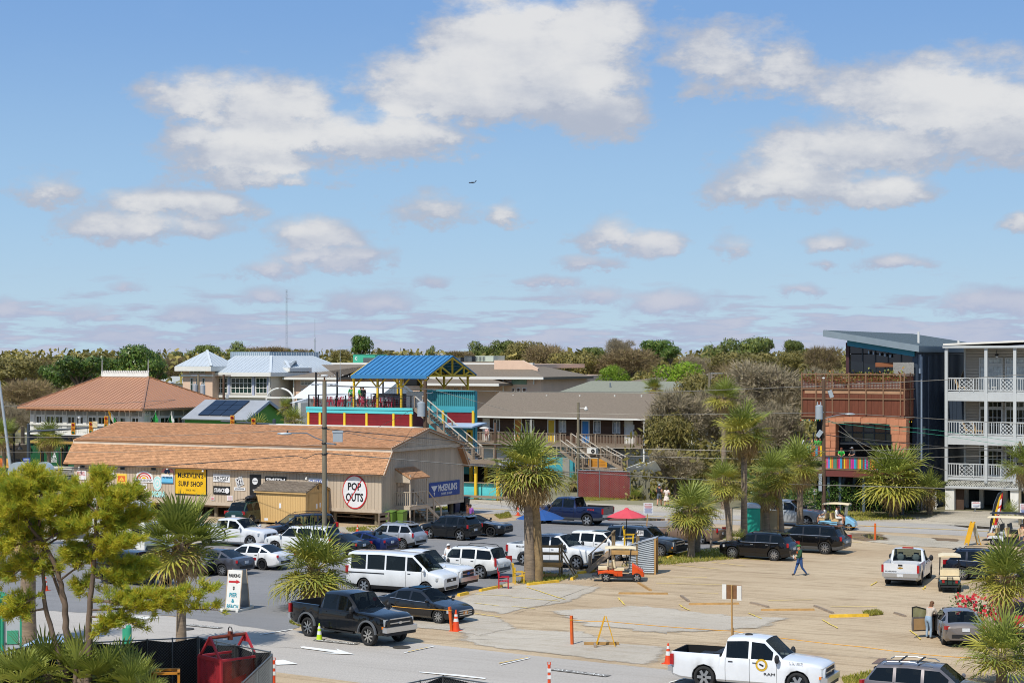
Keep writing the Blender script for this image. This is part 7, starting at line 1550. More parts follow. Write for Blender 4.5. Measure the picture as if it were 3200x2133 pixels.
pine('twisted two-stemmed pine with yellow-green needles before the mesh fence',[[(base1[0],YP,0),W3(205,2120),W3(222,2040),W3(205,1960),W3(200,1870),W3(180,1780),W3(140,1700),W3(70,1620),.17,.05],[W3(205,2120),W3(170,2000),W3(140,1900),W3(135,1800),W3(120,1740),.11,.05],[W3(205,1900),W3(130,1700,.5),W3(120,1600,.5),W3(110,1530,.5),.06,.03]],[(W3(190,1810),W3(290,1740,-.6),.6,9,3),(W3(140,1690),W3(240,1600,.5),.8,22,4),(W3(110,1600),W3(230,1560,-.4),.7,22,4),(W3(100,1640),W3(10,1560,.2),.8,22,4),(W3(140,1700),W3(20,1640,.8),.8,26,4),(W3(110,1560),W3(60,1530,-.5),.75,26,4),(W3(120,1600),W3(30,1600,-.8),.8,26,4),(W3(110,1560),W3(170,1520,.6),.7,24,4),(W3(110,1530),W3(110,1495,.2),.6,20,4),(W3(130,1680),W3(10,1700,-.8),.8,24,4),(W3(150,1720),W3(60,1780,-.3),.7,16,3),(W3(130,1850),W3(40,1890,-.2),.6,16,3),(W3(140,1900),W3(30,1930),.55,14,3),(W3(150,1700),W3(205,1650,.7),.7,20,4),(W3(120,1640),W3(160,1590,-.8),.75,22,4),(W3(60,1620),W3(-40,1570,.5),.8,24,4),(W3(60,1640),W3(-60,1660,-.4),.8,24,4),(W3(100,1560),W3(20,1520,.3),.7,22,4),(W3(190,1780),W3(120,1790,.4),.55,12,3),(W3(120,1750),W3(20,1800,.3),.7,18,3),(W3(110,1700),W3(100,1640,1),.75,20,4)],5)
base2=W3(272,2230)
pine('straight pine with long level yellow-needled boughs crossing the parked cars',[[(base2[0],YP-.6,0),W3(276,2130,-.6),W3(278,2000,-.6),W3(280,1900,-.6),W3(290,1800,-.6),W3(296,1700,-.6),W3(302,1600,-.6),W3(306,1530,-.6),.15,.035],[W3(272,2020,-.6),W3(240,2060,-.6),W3(232,2160,-.6),.09,.09]],[(W3(285,1870,-.6),W3(520,1890,-1.2),.5,30,3),(W3(285,1880,-.6),W3(670,1840,-1.6),.45,34,3),(W3(282,1905,-.6),W3(680,1905,-1.4),.35,26,2),(W3(280,1925,-.6),W3(450,1960,-1.0),.35,12,2),(W3(278,1990,-.6),W3(360,1940,-1),.4,14,3),(W3(290,1800,-.6),W3(440,1800,-.3),.6,24,4),(W3(292,1760,-.6),W3(470,1760,.2),.55,22,3),(W3(296,1720,-.6),W3(400,1690,-1.2),.6,24,4),(W3(300,1650,-.6),W3(430,1620,.2),.7,30,4),(W3(302,1620,-.6),W3(380,1560,-.9),.65,26,4),(W3(304,1580,-.6),W3(320,1490,-.6),.6,26,4),(W3(303,1600,-.6),W3(230,1540,0),.65,26,4),(W3(300,1640,-.6),W3(210,1640,-1),.6,24,4),(W3(296,1690,-.6),W3(230,1730,-.4),.6,20,4),(W3(304,1590,-.6),W3(360,1640,-.4),.6,22,4),(W3(303,1570,-.6),W3(430,1550,-.3),.55,24,4),(W3(300,1660,-.6),W3(340,1720,0),.6,20,4),(W3(290,1820,-.6),W3(250,1830,-.2),.45,10,3)],9)
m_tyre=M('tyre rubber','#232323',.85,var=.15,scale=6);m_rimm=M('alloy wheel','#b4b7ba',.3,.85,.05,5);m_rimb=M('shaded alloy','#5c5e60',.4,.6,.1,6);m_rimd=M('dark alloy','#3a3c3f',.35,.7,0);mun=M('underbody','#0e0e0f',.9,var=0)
mch=M('chrome','#d2d4d6',.28,.9,0);m_lamp=M('headlamp glass','#c9d0d4',.08,.4,.15,12,spec=.8);mtl=M('tail lamp red','#a5121a',.15,0,.15,10,spec=.7);m_amber=M('amber lamp','#d9791c',.2,var=.1);mtb=M('black car trim','#1c1d1f',.6,var=.08);mtg=M('grey car trim','#55585b',.6,var=.06)
def seethru(name,tint,fac):
 m=bpy.data.materials.new(name);m.use_nodes=True;n=NT(m.node_tree);b=n.n['Principled BSDF'];iv(b,'Base Color',(.006,.008,.009,1));iv(b,'Roughness',.03);iv(b,'Specular IOR Level',.55)
 t=n.node('ShaderNodeBsdfTransparent');iv(t,0,tint+(1,));x=n.node('ShaderNodeMixShader');iv(x,0,fac);n.l.new(b.outputs[0],x.inputs[1]);n.l.new(t.outputs[0],x.inputs[2]);n.l.new(x.outputs[0],n.n['Material Output'].inputs[0]);return m
mcg=seethru('tinted car glass',(.3,.34,.34),.28);mcl=seethru('clear car glass',(.72,.8,.76),.72);m_seat=M('dark seat cloth','#2f3032',.85,var=.1);m_plate=M('number plate','#cfd3d6',.4,var=.1,scale=20);m_seam=M('door gap','#0b0b0c',.8,var=0)
def paint(hx,mtal=.0,name=None,dust=.06):
 return M(name or 'car paint '+hx[1:],hx,.45,mtal*.7,dust,1.2,coat=1,det=3,spec=.12,k=.75 if int(hx[1:3],16)<60 else 1)
def whm(r,wd,sty,rim):
 key='wh%.2f%.2f%s%s'%(r,wd,sty,rim.name)
 if key in UNIT:return UNIT[key]
 X=X90;h=wd/2;b=MB();rr=r*.71
 b.la([(rr,-h*.8),(r*.80,-h),(r*.95,-h*.92),(r,-h*.7),(r,h*.7),(r*.95,h*.92),(r*.80,h),(rr,h*.8),(rr-.02,h*.2),(rr-.02,-h*.8)],22,M3=X);ty=b.mesh('wheel',m_tyre,True,40)
 b=MB();b.la([(rr,-h*.72),(rr*.93,-h*.80),(rr*.90,-h*.5),(rr*.9,-h*.2)],22,0,M3=X)
 b.la([(.001,-h*.25),(rr*.92,-h*.22)],22,1,M3=X)
 ns={'five':5,'six':6,'ten':10,'truck':8}[sty]
 for i in RG(ns):
  a=2*pi*i/ns;c,s_=cos(a),sin(a);wspk=rr*(.36 if ns<7 else.21)
  b.bar((c*rr*.15,-h*.70,s_*rr*.15),(c*rr*.93,-h*.62,s_*rr*.93),wspk,.03,0,up=(0,1,0))
 b.la([(.001,-h*.82),(rr*.2,-h*.8),(rr*.25,-h*.55)],10,0,M3=X)
 UNIT[key]=(ty,b.mesh('rim',[rim,m_rimd if rim is m_rimd else m_rimb],True,40));return UNIT[key]
def lerpoly(P,x):
 if x>=P[0][0]:return P[0][1]
 for(a,u),(c,v) in zip(P,P[1:]):
  if x>=c:return u+(v-u)*(a-x)/(a-c) if a!=c else v
 return P[-1][1]
TKEYS='L W H wb fo R cowl rf rr dk zh zn zbelt zdk ztl wr kind doors'.split()
TYPES={'sedan':(4.85,1.84,1.46,2.8,.95,.335,.98,.22,-1.1,-1.95,.98,.68,.93,1.03,.98,.7,'sedan',[.8,-.28,-1.18]),'coupe':(4.75,1.86,1.4,2.82,.92,.345,.9,.05,-.9,-2.05,.96,.66,.93,1.02,.98,.68,'sedan',[.75,-.62]),'muscle':(5,1.92,1.45,2.95,.98,.37,.72,-.05,-1.05,-1.9,1.02,.82,1,1.08,1.02,.68,'sedan',[.55,-.8]),'cross':(4.45,1.83,1.62,2.65,.9,.35,1.02,.35,-1.62,-2.02,1.08,.8,1.04,1.1,1,.74,'wagon',[.85,-.18,-1.1]),'suv':(4.75,1.86,1.7,2.78,.92,.37,1.05,.42,-1.75,-2.15,1.13,.86,1.06,1.1,1.02,.77,'wagon',[.9,-.15,-1.12]),'bigsuv':(5.2,1.98,1.82,3.05,.96,.4,1.18,.55,-2.1,-2.42,1.22,.95,1.14,1.16,1.05,.79,'wagon',[1.02,-.1,-1.2]),'boxsuv':(4.75,1.87,1.74,2.78,.88,.38,1,.48,-1.95,-2.2,1.12,.95,1.08,1.1,1.02,.83,'wagon',[.88,-.15,-1.1]),'minivan':(4.95,1.93,1.74,3,.96,.34,1.45,.55,-2.05,-2.38,1.08,.76,1.02,1.05,.98,.78,'wagon',[1.12,.05,-1]),'van':(5.9,2.06,2.1,3.75,1,.36,1.95,1.05,-2.9,-2.98,1.28,.98,1.22,1.22,1.2,.87,'wagon',[1.65,.7]),'pickup':(5.9,2.03,1.92,3.6,.98,.4,1.18,.52,-.92,-1.12,1.28,1,1.18,1.2,1.2,.8,'pickup',[1.02,-.02,-.95],{'bed':-1.18,'rail':1.28}),'regcab':(5.6,2.02,1.86,3.35,.98,.39,.95,.32,-.38,-.55,1.22,.98,1.14,1.16,1.2,.8,'pickup',[.8,-.35],{'bed':-0.62,'rail':1.25}),'oldpickup':(5.1,1.74,1.62,2.95,.92,.34,.85,.2,-.55,-.72,1.02,.84,.98,1,1,.8,'wagon',[.7,-.5],{'topper':True}),}
def car(typ,lb,hx,wheel,at,side,head,mtal=.1,glass=None,rim=None,sty='ten',rs=1.0,tyre_r=None,lwr=None,grl='bar',dims=None,grp='vehicles in the parking lot',ex=(),cat='car',openL=False,name=None,plate=None,lift=0,flare=None):
 """wheel: 'f' or 'r', the wheel whose ground contact is seen at pixel AT on SIDE ('L'/'R'); head: heading in degrees (world)"""
 tv=TYPES[typ];T=dict(zip(TKEYS,tv));T.update(tv[18] if len(tv)>18 else{});T.update(dims or{});L,W,Hh,wb,Rw=T['L'],T['W'],T['H'],T['wb'],tyre_r or T['R']
 hw=W/2;a=R(head);fx,fy=cos(a),sin(a);px_,py_=GW(*at);sx=wb/2 if wheel=='f' else-wb/2;sy=(hw-.06)*(1 if side=='L' else-1)
 cx=px_-(fx*sx-fy*sy);cy=py_-(fy*sx+fx*sy)
 nm=name or{'sedan':'sedan_car','coupe':'coupe_car','muscle':'coupe_car','cross':'hatchback_car','minivan':'minivan','van':'passenger_van','pickup':'pickup_truck','regcab':'pickup_truck','oldpickup':'pickup_truck'}.get(typ,'suv_car')
 c=lth(nm,lb,'pickup truck' if nm=='pickup_truck' else cat,(cx,cy,0),a,grp)
 body=paint(hx,mtal);glass=glass or mcg;rim=rim or m_rimm
 xf,xr=wb/2+T['fo'],wb/2+T['fo']-L;lo=.22+lift+(.06 if typ in('pickup','regcab','bigsuv','boxsuv') else 0);k_=T['kind'];dz_=lift
 zn,zh,zb,H_=T['zn']+dz_,T['zh']+dz_,T['zbelt']+dz_,Hh+dz_
 cwl,rf,rr_,dk=T['cowl'],T['rf'],T['rr'],T['dk']
 if k_=='sedan':top=[(xf,zn-.06),(xf-.12,zn+.06),(xf-.5,zh-.13),(cwl+.02,zh),(cwl,zh),(rf,H_-.05),((rf+rr_)/2,H_),(rr_,H_-.06),(dk,T['zdk']+.02+dz_),(xr+.12,T['ztl']+.03+dz_),(xr,T['ztl']-.12+dz_)]
 else:top=[(xf,zn-.02),(xf-.10,zn+.10),(xf-.4,zh-.09),(cwl+.02,zh),(cwl,zh),(rf,H_-.05),((rf+rr_)/2,H_),(rr_,H_-.05),(dk,T['zdk']+.02+dz_),(xr+.08,T['ztl']+dz_),(xr,T['ztl']-.15+dz_)]
 belt=[(xf,zn-.14),(xf-.12,zn-.03),(xf-.5,zh-.20),(cwl,zb-.01),(0,zb),(dk,T['zdk']-.03+dz_),(xr+.1,T['ztl']-.05+dz_),(xr,T['ztl']-.2+dz_)]
 pick=k_=='pickup';bed=T.get('bed');rail=T.get('rail',0)+dz_
 ar=Rw*1.16
 xs={xf,xf-.05,xf-.14,xf-.32,xf-.6,cwl+.02,cwl,rf,(rf+rr_)/2,rr_,dk,xr,xr+.05,xr+.14,xr+.35}
 for q in(.25,.5,.75):xs.add(cwl+(rf-cwl)*q)
 for q in((.5,) if not pick else()):xs.add(rr_+(dk-rr_)*q)
 for wx in(wb/2,-wb/2):
  for q in(-1.0,-.985,-.86,-.5,0,.5,.86,.985,1.0):xs.add(wx+q*ar)
 for dx_ in T['doors']:xs.update((dx_-.009,dx_+.009))
 pil=[]
 for i,dx_ in enu(T['doors'][1:]):
  if dx_>dk+.2:pil.append(dx_)
 for q in pil:xs.update((q-.055,q+.055))
 if typ=='van':pil+=[-.55,-1.7];xs.update((-.50,-.60,-1.65,-1.75))
 if T.get('topper'):pil+=[-.80];xs.update((-.66,-.94))
 if pick:xs.update((bed,bed-.012,xr+.07,xr+.082));xs={x for x in xs if not(dk-.001>x>bed+.001)}
 xs=sorted(xs,reverse=True);xs2=[xs[0]]
 for x in xs[1:]:
  if xs2[-1]-x>.004:xs2.append(x)
 xs=xs2;rings=[]
 for x in xs:
  e=(xf-x);e2=(x-xr);w_=hw
  if e<.9:w_=hw*(1-.22*max(0,(1-e/.9))**2.4)
  if e2<.7:w_=hw*(1-(.10 if pick or k_=='wagon' else.16)*max(0,(1-e2/.7))**2.2)
  z0=lo+.10*max(0,1-e/.5)+.12*max(0,1-e2/.45);arch=0
  for wx in(wb/2,-wb/2):
   if abs(x-wx)<ar*.99:arch=Rw+dz_*.6+sqrt(max(0,ar*ar-(x-wx)**2))*.98
  zt,zbl=lerpoly(top,x),lerpoly(belt,x)
  zmid=lo+(zbl-lo)*.60;r0=max(z0,arch);r1=max(z0+(.20 if lwr else.10),arch+.02);r2=max(zmid,arch+.04);r3=max(zbl,arch+.07)
  in_bed=pick and x<=bed-.006
  if in_bed:
   r3=rail-.02;fl_=.72+dz_ if(x>xr+.078 and x<bed-.006) else rail+.015
   P=[(0,r0),(w_*.86,r0),(w_*.975,r1),(w_,r2),(w_*.985,r3),(w_*.975,rail),(w_*.90,rail+.012),(w_*.875,fl_),(w_*.5,fl_),(0,fl_)]
  else:
   t=max(0,min(1,(zt-zbl-.06)/.30)) if dk-.001<=x<=cwl+.001 else 0;wr=w_*T['wr']
   hood=[(w_*.955,zbl+(zt-zbl)*.30),(w_*.90,zbl+(zt-zbl)*.62),(w_*.78,zt-.03*(1-t)),(w_*.45,zt-.005),(0,zt+.005)]
   cab=[(w_*.965,zbl+.03),(wr+(w_*.965-wr)*.16,zt-.11),(wr*.90,zt-.025),(wr*.5,zt+.008),(0,zt+.015)]
   P=[(0,r0),(w_*.86,r0),(w_*.975,r1),(w_,r2),(w_*.978,r3)]+[(h_[0]+(q[0]-h_[0])*t,max(h_[1]+(q[1]-h_[1])*t,r3+.005)) for h_,q in zip(hood,cab)]
  rings.append(P)
 n=len(rings[0])
 def pv(i,j,sd):y,z=rings[i][j];return(xs[i],y*sd,z)
 mats=[body,m_seam,lwr or body,mun]
 B=MB();groups={}
 def region(i,j):
  x=(xs[i]+xs[i+1])/2
  if pick and x<bed-.006:return 'body'
  if cwl>x>rf and j>=7:return 'windshield'
  if j>=7 and(rr_>x>dk):return 'rear_window' if not T.get('topper') else 'body'
  if j==5 and rf+(cwl-rf)*.62>x>(dk+.25 if k_=='sedan' else(dk+.10 if not pick else rr_+.08)):
   if any(abs(x-q)<.056 for q in pil):return 'body'
   if typ=='van' and x<-2.7:return 'body'
   cuts=sorted([q for q in pil],reverse=True);idx=sum(1 for q in cuts if x<q);return 'side_window%d'%idx
  ds=T['doors']
  if j in(1,2,3,4):
   if any(abs(x-q)<.0095 for q in ds):return 'seam'
   for q in RG(len(ds)-1):
    if ds[q]>x>ds[q+1]:return 'door%d'%q
  return 'body'
 for i in RG(len(xs)-1):
  for j in RG(n-1):
   rg=region(i,j)
   for sd in(1,-1):
    q=[pv(i,j,sd),pv(i,j+1,sd),pv(i+1,j+1,sd),pv(i+1,j,sd)]
    if sd<0:q.reverse()
    if rg.startswith(('side_window','door')):groups.setdefault((rg,sd),[]).append((q,j))
    elif rg in('windshield','rear_window'):groups.setdefault((rg,0),[]).append((q,j))
    else:
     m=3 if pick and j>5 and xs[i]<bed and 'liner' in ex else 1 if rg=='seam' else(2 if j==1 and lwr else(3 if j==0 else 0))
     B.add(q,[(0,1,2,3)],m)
 for i,flip in((0,False),(len(xs)-1,True)):
  ring=[pv(i,j,1) for j in RG(n)]+[pv(i,j,-1) for j in RG(n-2,0,-1)]
  B.add(ring,[tuple(range(len(ring)))[::-1] if not flip else tuple(range(len(ring)))])
 def weld(bm_,nm_,mt,smooth=True,ang=38):
  seen={};vs=[];remap=[]
  for p in bm_.v:
   k2=(round(p[0],4),round(p[1],4),round(p[2],4))
   if k2 not in seen:seen[k2]=len(vs);vs.append(p)
   remap.append(seen[k2])
  fs=[];ms=[]
  for f,m in zip(bm_.f,bm_.mi):
   g=[]
   for q in f:
    r_=remap[q]
    if r_ not in g:g.append(r_)
   if len(g)>2:fs.append(g);ms.append(m)
  o_=MB();o_.v=vs;o_.f=fs;o_.mi=ms;return o_.bd(nm_,mt,c,smooth,ang)
 weld(B,'body',mats)
 doors={}
 for(rg,sd),qs in sorted(groups.items()):
  b=MB();lowm=False
  for q,j in qs:b.add(q,[(0,1,2,3)],1 if(j==1 and lwr) else 0)
  if rg.startswith('door'):
   if openL and rg=='door0' and sd==1:continue
   d_=weld(b,'door',[body,lwr or body]);doors[(rg,sd)]=d_
   q=int(rg[4:]);xh=T['doors'][q+1]+.20;zhd=lerpoly(belt,xh)-.10;hb=MB();hb.cbox((xh,sd*(hw*.985+.008),zhd),(.17,.035,.028));sub('handle',hb.mesh('handle',mch if 'chrome' in ex else(body if mtal>.3 else mtb)),d_)
  else:weld(b,rg.rstrip('0123456789'),mcl if(rg=='windshield' or(rg=='rear_window' and 'clear' in ex)) else glass)
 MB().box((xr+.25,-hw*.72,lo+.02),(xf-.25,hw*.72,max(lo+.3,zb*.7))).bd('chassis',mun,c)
 MB().box((cwl-.75,-hw*.78,zb-.28),(cwl-.02,hw*.78,zb-.02)).bd('dashboard',mun,c)
 xq=rf-.28
 while xq>dk+.35 and not(typ=='van' and xq<-2.3):
  for sd in(1,-1):MB().obox((xq,sd*hw*.42,zb-.02),(.16,hw*.5,.62),MR(R(-14),3,'Y')).cbox((xq-.1,sd*hw*.42,zb+.36),(.10,.26,.17)).bd('seat',m_seat,c)
  xq-=.95
 ty,ri=whm(Rw,.23 if Rw<.38 else.27,sty,rim)
 for wx in(wb/2,-wb/2):
  for sd in(1,-1):
   o=NO('wheel',ty,c,(wx,sd*(hw-.15),Rw),(0,0,0 if sd<0 else pi))
   q=NO('rim',ri,o)
   if flare:
    b=MB();vs=[]
    for k2 in RG(13):an=pi*k2/12;vs+=[(wx+ar*.98*cos(an),sd*hw*.99,Rw+dz_*.6+ar*.97*sin(an)),(wx+ar*1.02*cos(an),sd*(hw+.06),Rw+dz_*.6+ar*1.0*sin(an)),(wx+ar*1.16*cos(an),sd*(hw+.045),Rw+dz_*.6+ar*1.13*sin(an)),(wx+ar*1.18*cos(an),sd*hw*.985,Rw+dz_*.6+ar*1.15*sin(an))]
    b.add(vs,[(4*k2+j,4*k2+j+1,4*k2+j+5,4*k2+j+4) for k2 in RG(12) for j in RG(3)]);b.bd('wheel_arch_trim',flare,c,True)
 wide='truck' in ex;zl=zn+(-.06 if not wide else-.12)
 for sd in(1,-1):
  b=MB();hl=(.42 if not wide else.20,.06,.15 if not wide else.30)
  M3=MR(-sd*R(58 if not wide else 82),3,'Z');b.obox((xf-(.27 if not wide else.10),sd*hw*(.80 if not wide else.74),zl-.02),(hl[0],.10,hl[2]),M3);b.bd('headlight',m_lamp,c)
  if wide:MB().obox((xf-.13,sd*hw*.82,zl-.22),(.16,.09,.10),M3).bd('indicator',m_amber,c)
  b=MB()
  if pick:b.cbox((xr+.045,sd*hw*.94,rail-.27),(.13,.12,.40))
  elif k_=='wagon':b.obox((xr+.16,sd*hw*.85,T['ztl']+dz_-.04),(.12,.34,.24 if typ not in('van','minivan','boxsuv') else.42),MR(-sd*R(-32),3,'Z'))
  else:b.obox((xr+.14,sd*hw*.76,T['ztl']+dz_-.12),(.12,.46,.15),MR(-sd*R(-30),3,'Z'))
  b.bd('tail_light',mtl,c)
  b=MB();xm=cwl-.12;zm=zb+.10;b.ell((xm,sd*(hw+.10),zm),(.08 if not wide else.10,.12,.085 if not wide else.17),8,5);b.bar((xm,sd*hw*.93,zm-.05),(xm,sd*(hw+.08),zm-.02),.05,.05);b.bd('mirror',body if not wide else mtb,c)
 gm=mch if grl=='chrome' else mtb
 b=MB();gh_=.36 if wide else(.20 if typ not in('suv','bigsuv','boxsuv') else.28);gw_=hw*(1.12 if wide else.95);zg=zn-(.17 if wide else.16)
 b.box((xf-.08,-gw_/2,zg-gh_/2),(xf+.012,gw_/2,zg+gh_/2));g_=b.bd('grille',mtb,c)
 b=MB()
 for z in(zg-gh_/2,zg,zg+gh_/2) if wide or grl=='chrome' else(zg+gh_/2,):b.box((xf-.02,-gw_/2-.02,z-.022),(xf+.03,gw_/2+.02,z+.022))
 b.box((xf+.0,-.09,zg-.045),(xf+.04,.09,zg+.045));sub('grille_bar',b.mesh('grille_bar',mch if(grl=='chrome' or wide) else body),g_)
 b=MB();bm_=mch if('chromebumper' in ex) else(lwr or mtb);zbm=lo+.20
 if wide:b.box((xf-.12,-hw*.90,zbm-.02),(xf+.13,hw*.90,zbm+.20));b.bd('front_bumper',bm_,c);MB().box((xf-.1,-hw*.84,zbm-.16),(xf+.10,hw*.84,zbm-.03)).bd('lower_valance',mtb,c)
 else:b.box((xf-.10,-hw*.62,lo+.12),(xf+.015,hw*.62,lo+.27));b.bd('lower_grille',mtb,c)
 if pick:MB().box((xr-.13,-hw*.95,.55+dz_),(xr+.05,hw*.95,.75+dz_)).bd('rear_bumper',mch if 'chromebumper' in ex else mtb,c)
 else:MB().box((xr-.012,-hw*.66,lo+.20),(xr+.10,hw*.66,lo+.36)).bd('rear_valance',lwr or mtb,c)
 b=MB();zpl=(lo+.34 if pick else T['ztl']+dz_-(.22 if k_=='sedan' else.30));b.box((xr-(.14 if pick else.02),-.16,zpl-.06),(xr+.03,.16,zpl+.09));b.bd('number_plate',plate or m_plate,c)
 if 'frontplate' in ex:MB().box((xf,-.16,lo+.22),(xf+.035,.16,lo+.36)).bd('front_plate',plate or m_plate,c)
 if 'rails' in ex:
  for sd in(1,-1):b=MB();y=hw*T['wr']*.86;b.path([(rf-.25,sd*y,H_-.02),(rf-.4,sd*y,H_+.06),((rf+rr_)/2,sd*y,H_+.085),(rr_+.35,sd*y,H_+.05),(rr_+.2,sd*y,H_-.03)],.022,5);b.bd('roof_rail',mme if 'silver' in ex else mtb,c)
 if 'bars' in ex:
  for q in(.3,.7):x=rf-.3+(rr_-rf+.6)*q;MB().box((x-.03,-hw*.72,H_+.08),(x+.03,hw*.72,H_+.11)).bd('roof_bar',mtb,c)
 if 'sunroof' in ex:b=MB();x=rf-.55;b.box((x-.38,-.42,H_-.02),(x+.38,.42,H_+.022));b.bd('sunroof',mcg,c)
 if 'spoiler' in ex:MB().pr([(rr_+.06,-hw*.62,H_-.05),(rr_-.22,-hw*.60,H_-.09),(rr_-.22,hw*.60,H_-.09),(rr_+.06,hw*.62,H_-.05)],(0,0,.035)).bd('roof_spoiler',body,c)
 if 'step' in ex:
  for sd in(1,-1):MB().box((-.9,sd*hw*.86-.09,lo-.04),(1.0,sd*hw*.86+.09,lo+.03)).bd('side_step',mtb,c)
 if 'chromeline' in ex:
  for sd in(1,-1):MB().path([(cwl-.25,sd*hw*.985,zb+.02),(0,sd*hw*.985,zb+.03),(dk+.5,sd*hw*.975,T['zdk']+.0)],.014,4).bd('window_trim',mch,c)
 for q in(-.35,.25):MB().bar((cwl-.02,q*hw,zh+.03),(cwl-.22,(q+.55)*hw,zh+.13),.02,.015).bd('wiper',mtb,c)
 if pick:
  b=MB();zt_=.72+dz_;b.box((xr+.1,-hw*.86,zt_),(bed-.02,hw*.86,zt_+.02));b.bd('bed_liner',mtb if 'liner' in ex else body,c)
  MB().box((xr-.005,-.12,rail-.13),(xr+.04,.12,rail-.03)).bd('tailgate_handle',mtb,c)
 cif[c.name]=dict(xf=xf,xr=xr,hw=hw,H=H_,zb=zb,zn=zn,cwl=cwl,rf=rf,rr=rr_,dk=dk,T=T,body=body,lo=lo);return c
cif={}
def cpt(c,nm,bm,m):return bm.bd(nm,m,c)
def ctx(c,s,x,y,z,wd,ht,m,side):
 """lettering on a car flank (side +1 left, -1 right), front 0 or back 2"""
 me=txm(s,m);o=NO('lettering',me,c,(x,y,z),{1:(R(90),0,pi),-1:(R(90),0,0),2:(R(90),0,R(-90)),0:(R(90),0,R(90))}[side],(wd,ht,1))
D=151.5;F=-28.5
k=car('pickup','black lifted four door pickup with grey wheel flares beside the lime cone','#0c0d10','f',(1150,2017),'R',-42.5,sty='truck',tyre_r=.43,lift=.18,flare=mtg,grl='chrome',ex=('truck','chromebumper','step','liner'),dims=dict(wb=3.9,L=6.1,W=2.03,H=1.95),rim=M('polished alloy','#c9c8c4',.25,.9,.05))
i_=cif[k.name];b=MB();b.pr([(i_['xf']+.03,-.14,i_['zn']-.17),(i_['xf']+.03,0,i_['zn']-.11),(i_['xf']+.03,.14,i_['zn']-.17),(i_['xf']+.03,0,i_['zn']-.23)],(.02,0,0));cpt(k,'emblem',b,mch)
k=car('sedan','dark grey sedan with orange plate parked behind the black pickup, tape across its flank','#23262c','f',(1368,1948),'R',-36,mtal=.4,sty='ten',dims=dict(H=1.50),ex=('chromeline','sunroof','frontplate'),plate=M('orange plate','#d0801c',.4,var=.1),grl='chrome')
k=car('van','long white passenger van with dark windows behind the low palm','#d6d8d8','f',(1330,1862),'R',-27,sty='six',lwr=mtb,ex=(),cat='van',rim=mme,dims=dict(H=2.12))
i_=cif[k.name];b=MB();b.box((-2.8,-i_['hw']*.995-.01,1.02),(-.6,-i_['hw']*.985,1.07));cpt(k,'slide_rail',b,mtb)
k=car('pickup','white heavy pickup with big chrome grille squeezed between van and white estate car','#d9dbdb','f',(1384,1848),'R',-29,sty='truck',tyre_r=.42,lift=.10,grl='chrome',ex=('truck','chromebumper'),dims=dict(wb=4.0,L=6.2,W=2.05,H=1.96))
i_=cif[k.name];b=MB();b.ell((i_['xf']+.03,0,i_['zn']-.17),(.02,.16,.07),12,6);cpt(k,'emblem',b,mbp)
car('boxsuv','white boxy off-roader with roof rails, rear toward the red garden chair','#d8d8d4','r',(1500,1808),'L',D,sty='six',lwr=mtg,ex=('rails','clear'))
car('cross','silver hatchback with red tail lamps in the row nearest the shop','#a9acb0','r',(1257,1716),'L',D,mtal=.6,sty='ten',lwr=mtb,ex=('rails','silver','spoiler'))
car('coupe','deep blue sports coupe next to the silver hatchback','#14265e','r',(1161,1732),'L',D,mtal=.5,sty='ten')
car('sedan','black sedan with brown-tinted tail lamps half hidden by the low palm','#131519','r',(1068,1742),'L',D,mtal=.3)
car('bigsuv','long white estate car behind the low palm and utility pole','#d6d7d5','r',(985,1738),'L',D,ex=('rails','sunroof'),sty='six')
car('sedan','white sedan with dark wheels parked beside the grey sedan','#dcdcda','r',(819,1781),'L',D,mtal=.1,rim=m_rimd,dims=dict(L=4.9))
car('sedan','mid grey sedan behind the round palm, its tail toward the white board sign','#4a4a50','r',(693,1799),'L',D,mtal=.5)
k=car('boxsuv','grey squared off-roader with black grille under the round palm','#6d7276','f',(600,1800),'R',F,mtal=.3,lwr=mtb,ex=('truck','rails'),flare=mtb)
ctx(k,'BRONCO',cif[k.name]['xf']+.035,0,cif[k.name]['zn']-.17,.9,.1,mws,0)
car('boxsuv','dark open-roofed off-roader in the pine shade','#2a2c2e','f',(457,1834),'R',F,tyre_r=.42,lift=.1,lwr=mtb,ex=('truck',),flare=mtb,sty='five',rim=m_rimd)
k=car('pickup','white pickup with black curved mark on its flank beside the round palm','#d2d4d6','f',(782,1712),'R',F,sty='six',glass=mcl,rim=mme,dims=dict(H=1.84))
b=MB();hw_=cif[k.name]['hw'];b.path([(-.9+.75*cos(q*.24-.9),-hw_-.012,.78+.5*sin(q*.24-.9)) for q in RG(10)],[.01,.03,.05,.06,.06,.06,.05,.04,.02,.01],5);cpt(k,'curved_stripe',b,mbs)
car('suv','dark green off-roader seen from behind with a black roof box, by the small shed','#1d3b33','r',(785,1641),'R',63,mtal=.3,sty='six',lwr=mtg,ex=('rails','bars'),dims=dict(W=1.78,H=1.74))
k=[o for o in COL.objects if o.get('label','').startswith('dark green off-roader')][0]
rbx=lth('roof_box','black roof box strapped on the dark green off-roader','roof box',(k.location.x,k.location.y,1.78),k.rotation_euler.z);b=MB();b.ell((-.4,-.25,.2),(.85,.36,.2),12,6);cpt(rbx,'box_shell',b,mtb);b=MB();b.box((-1.0,-.5,-.06),(.2,.0,.03));cpt(rbx,'mounting',b,mtb)
car('minivan','dark blue minivan facing the pole, in front of the shed','#1b2230','f',(885,1690),'L',206,mtal=.4,glass=mcl,ex=('rails',),lwr=None)
car('suv','black compact off-roader with red tail lamps beside the shop steps','#15171a','r',(1436,1689),'L',147,mtal=.2,sty='five',lwr=mtb,ex=('rails','spoiler','chrome'),dims=dict(L=4.25,wb=2.56,W=1.78,H=1.66,dk=-1.98,rr=-1.62))
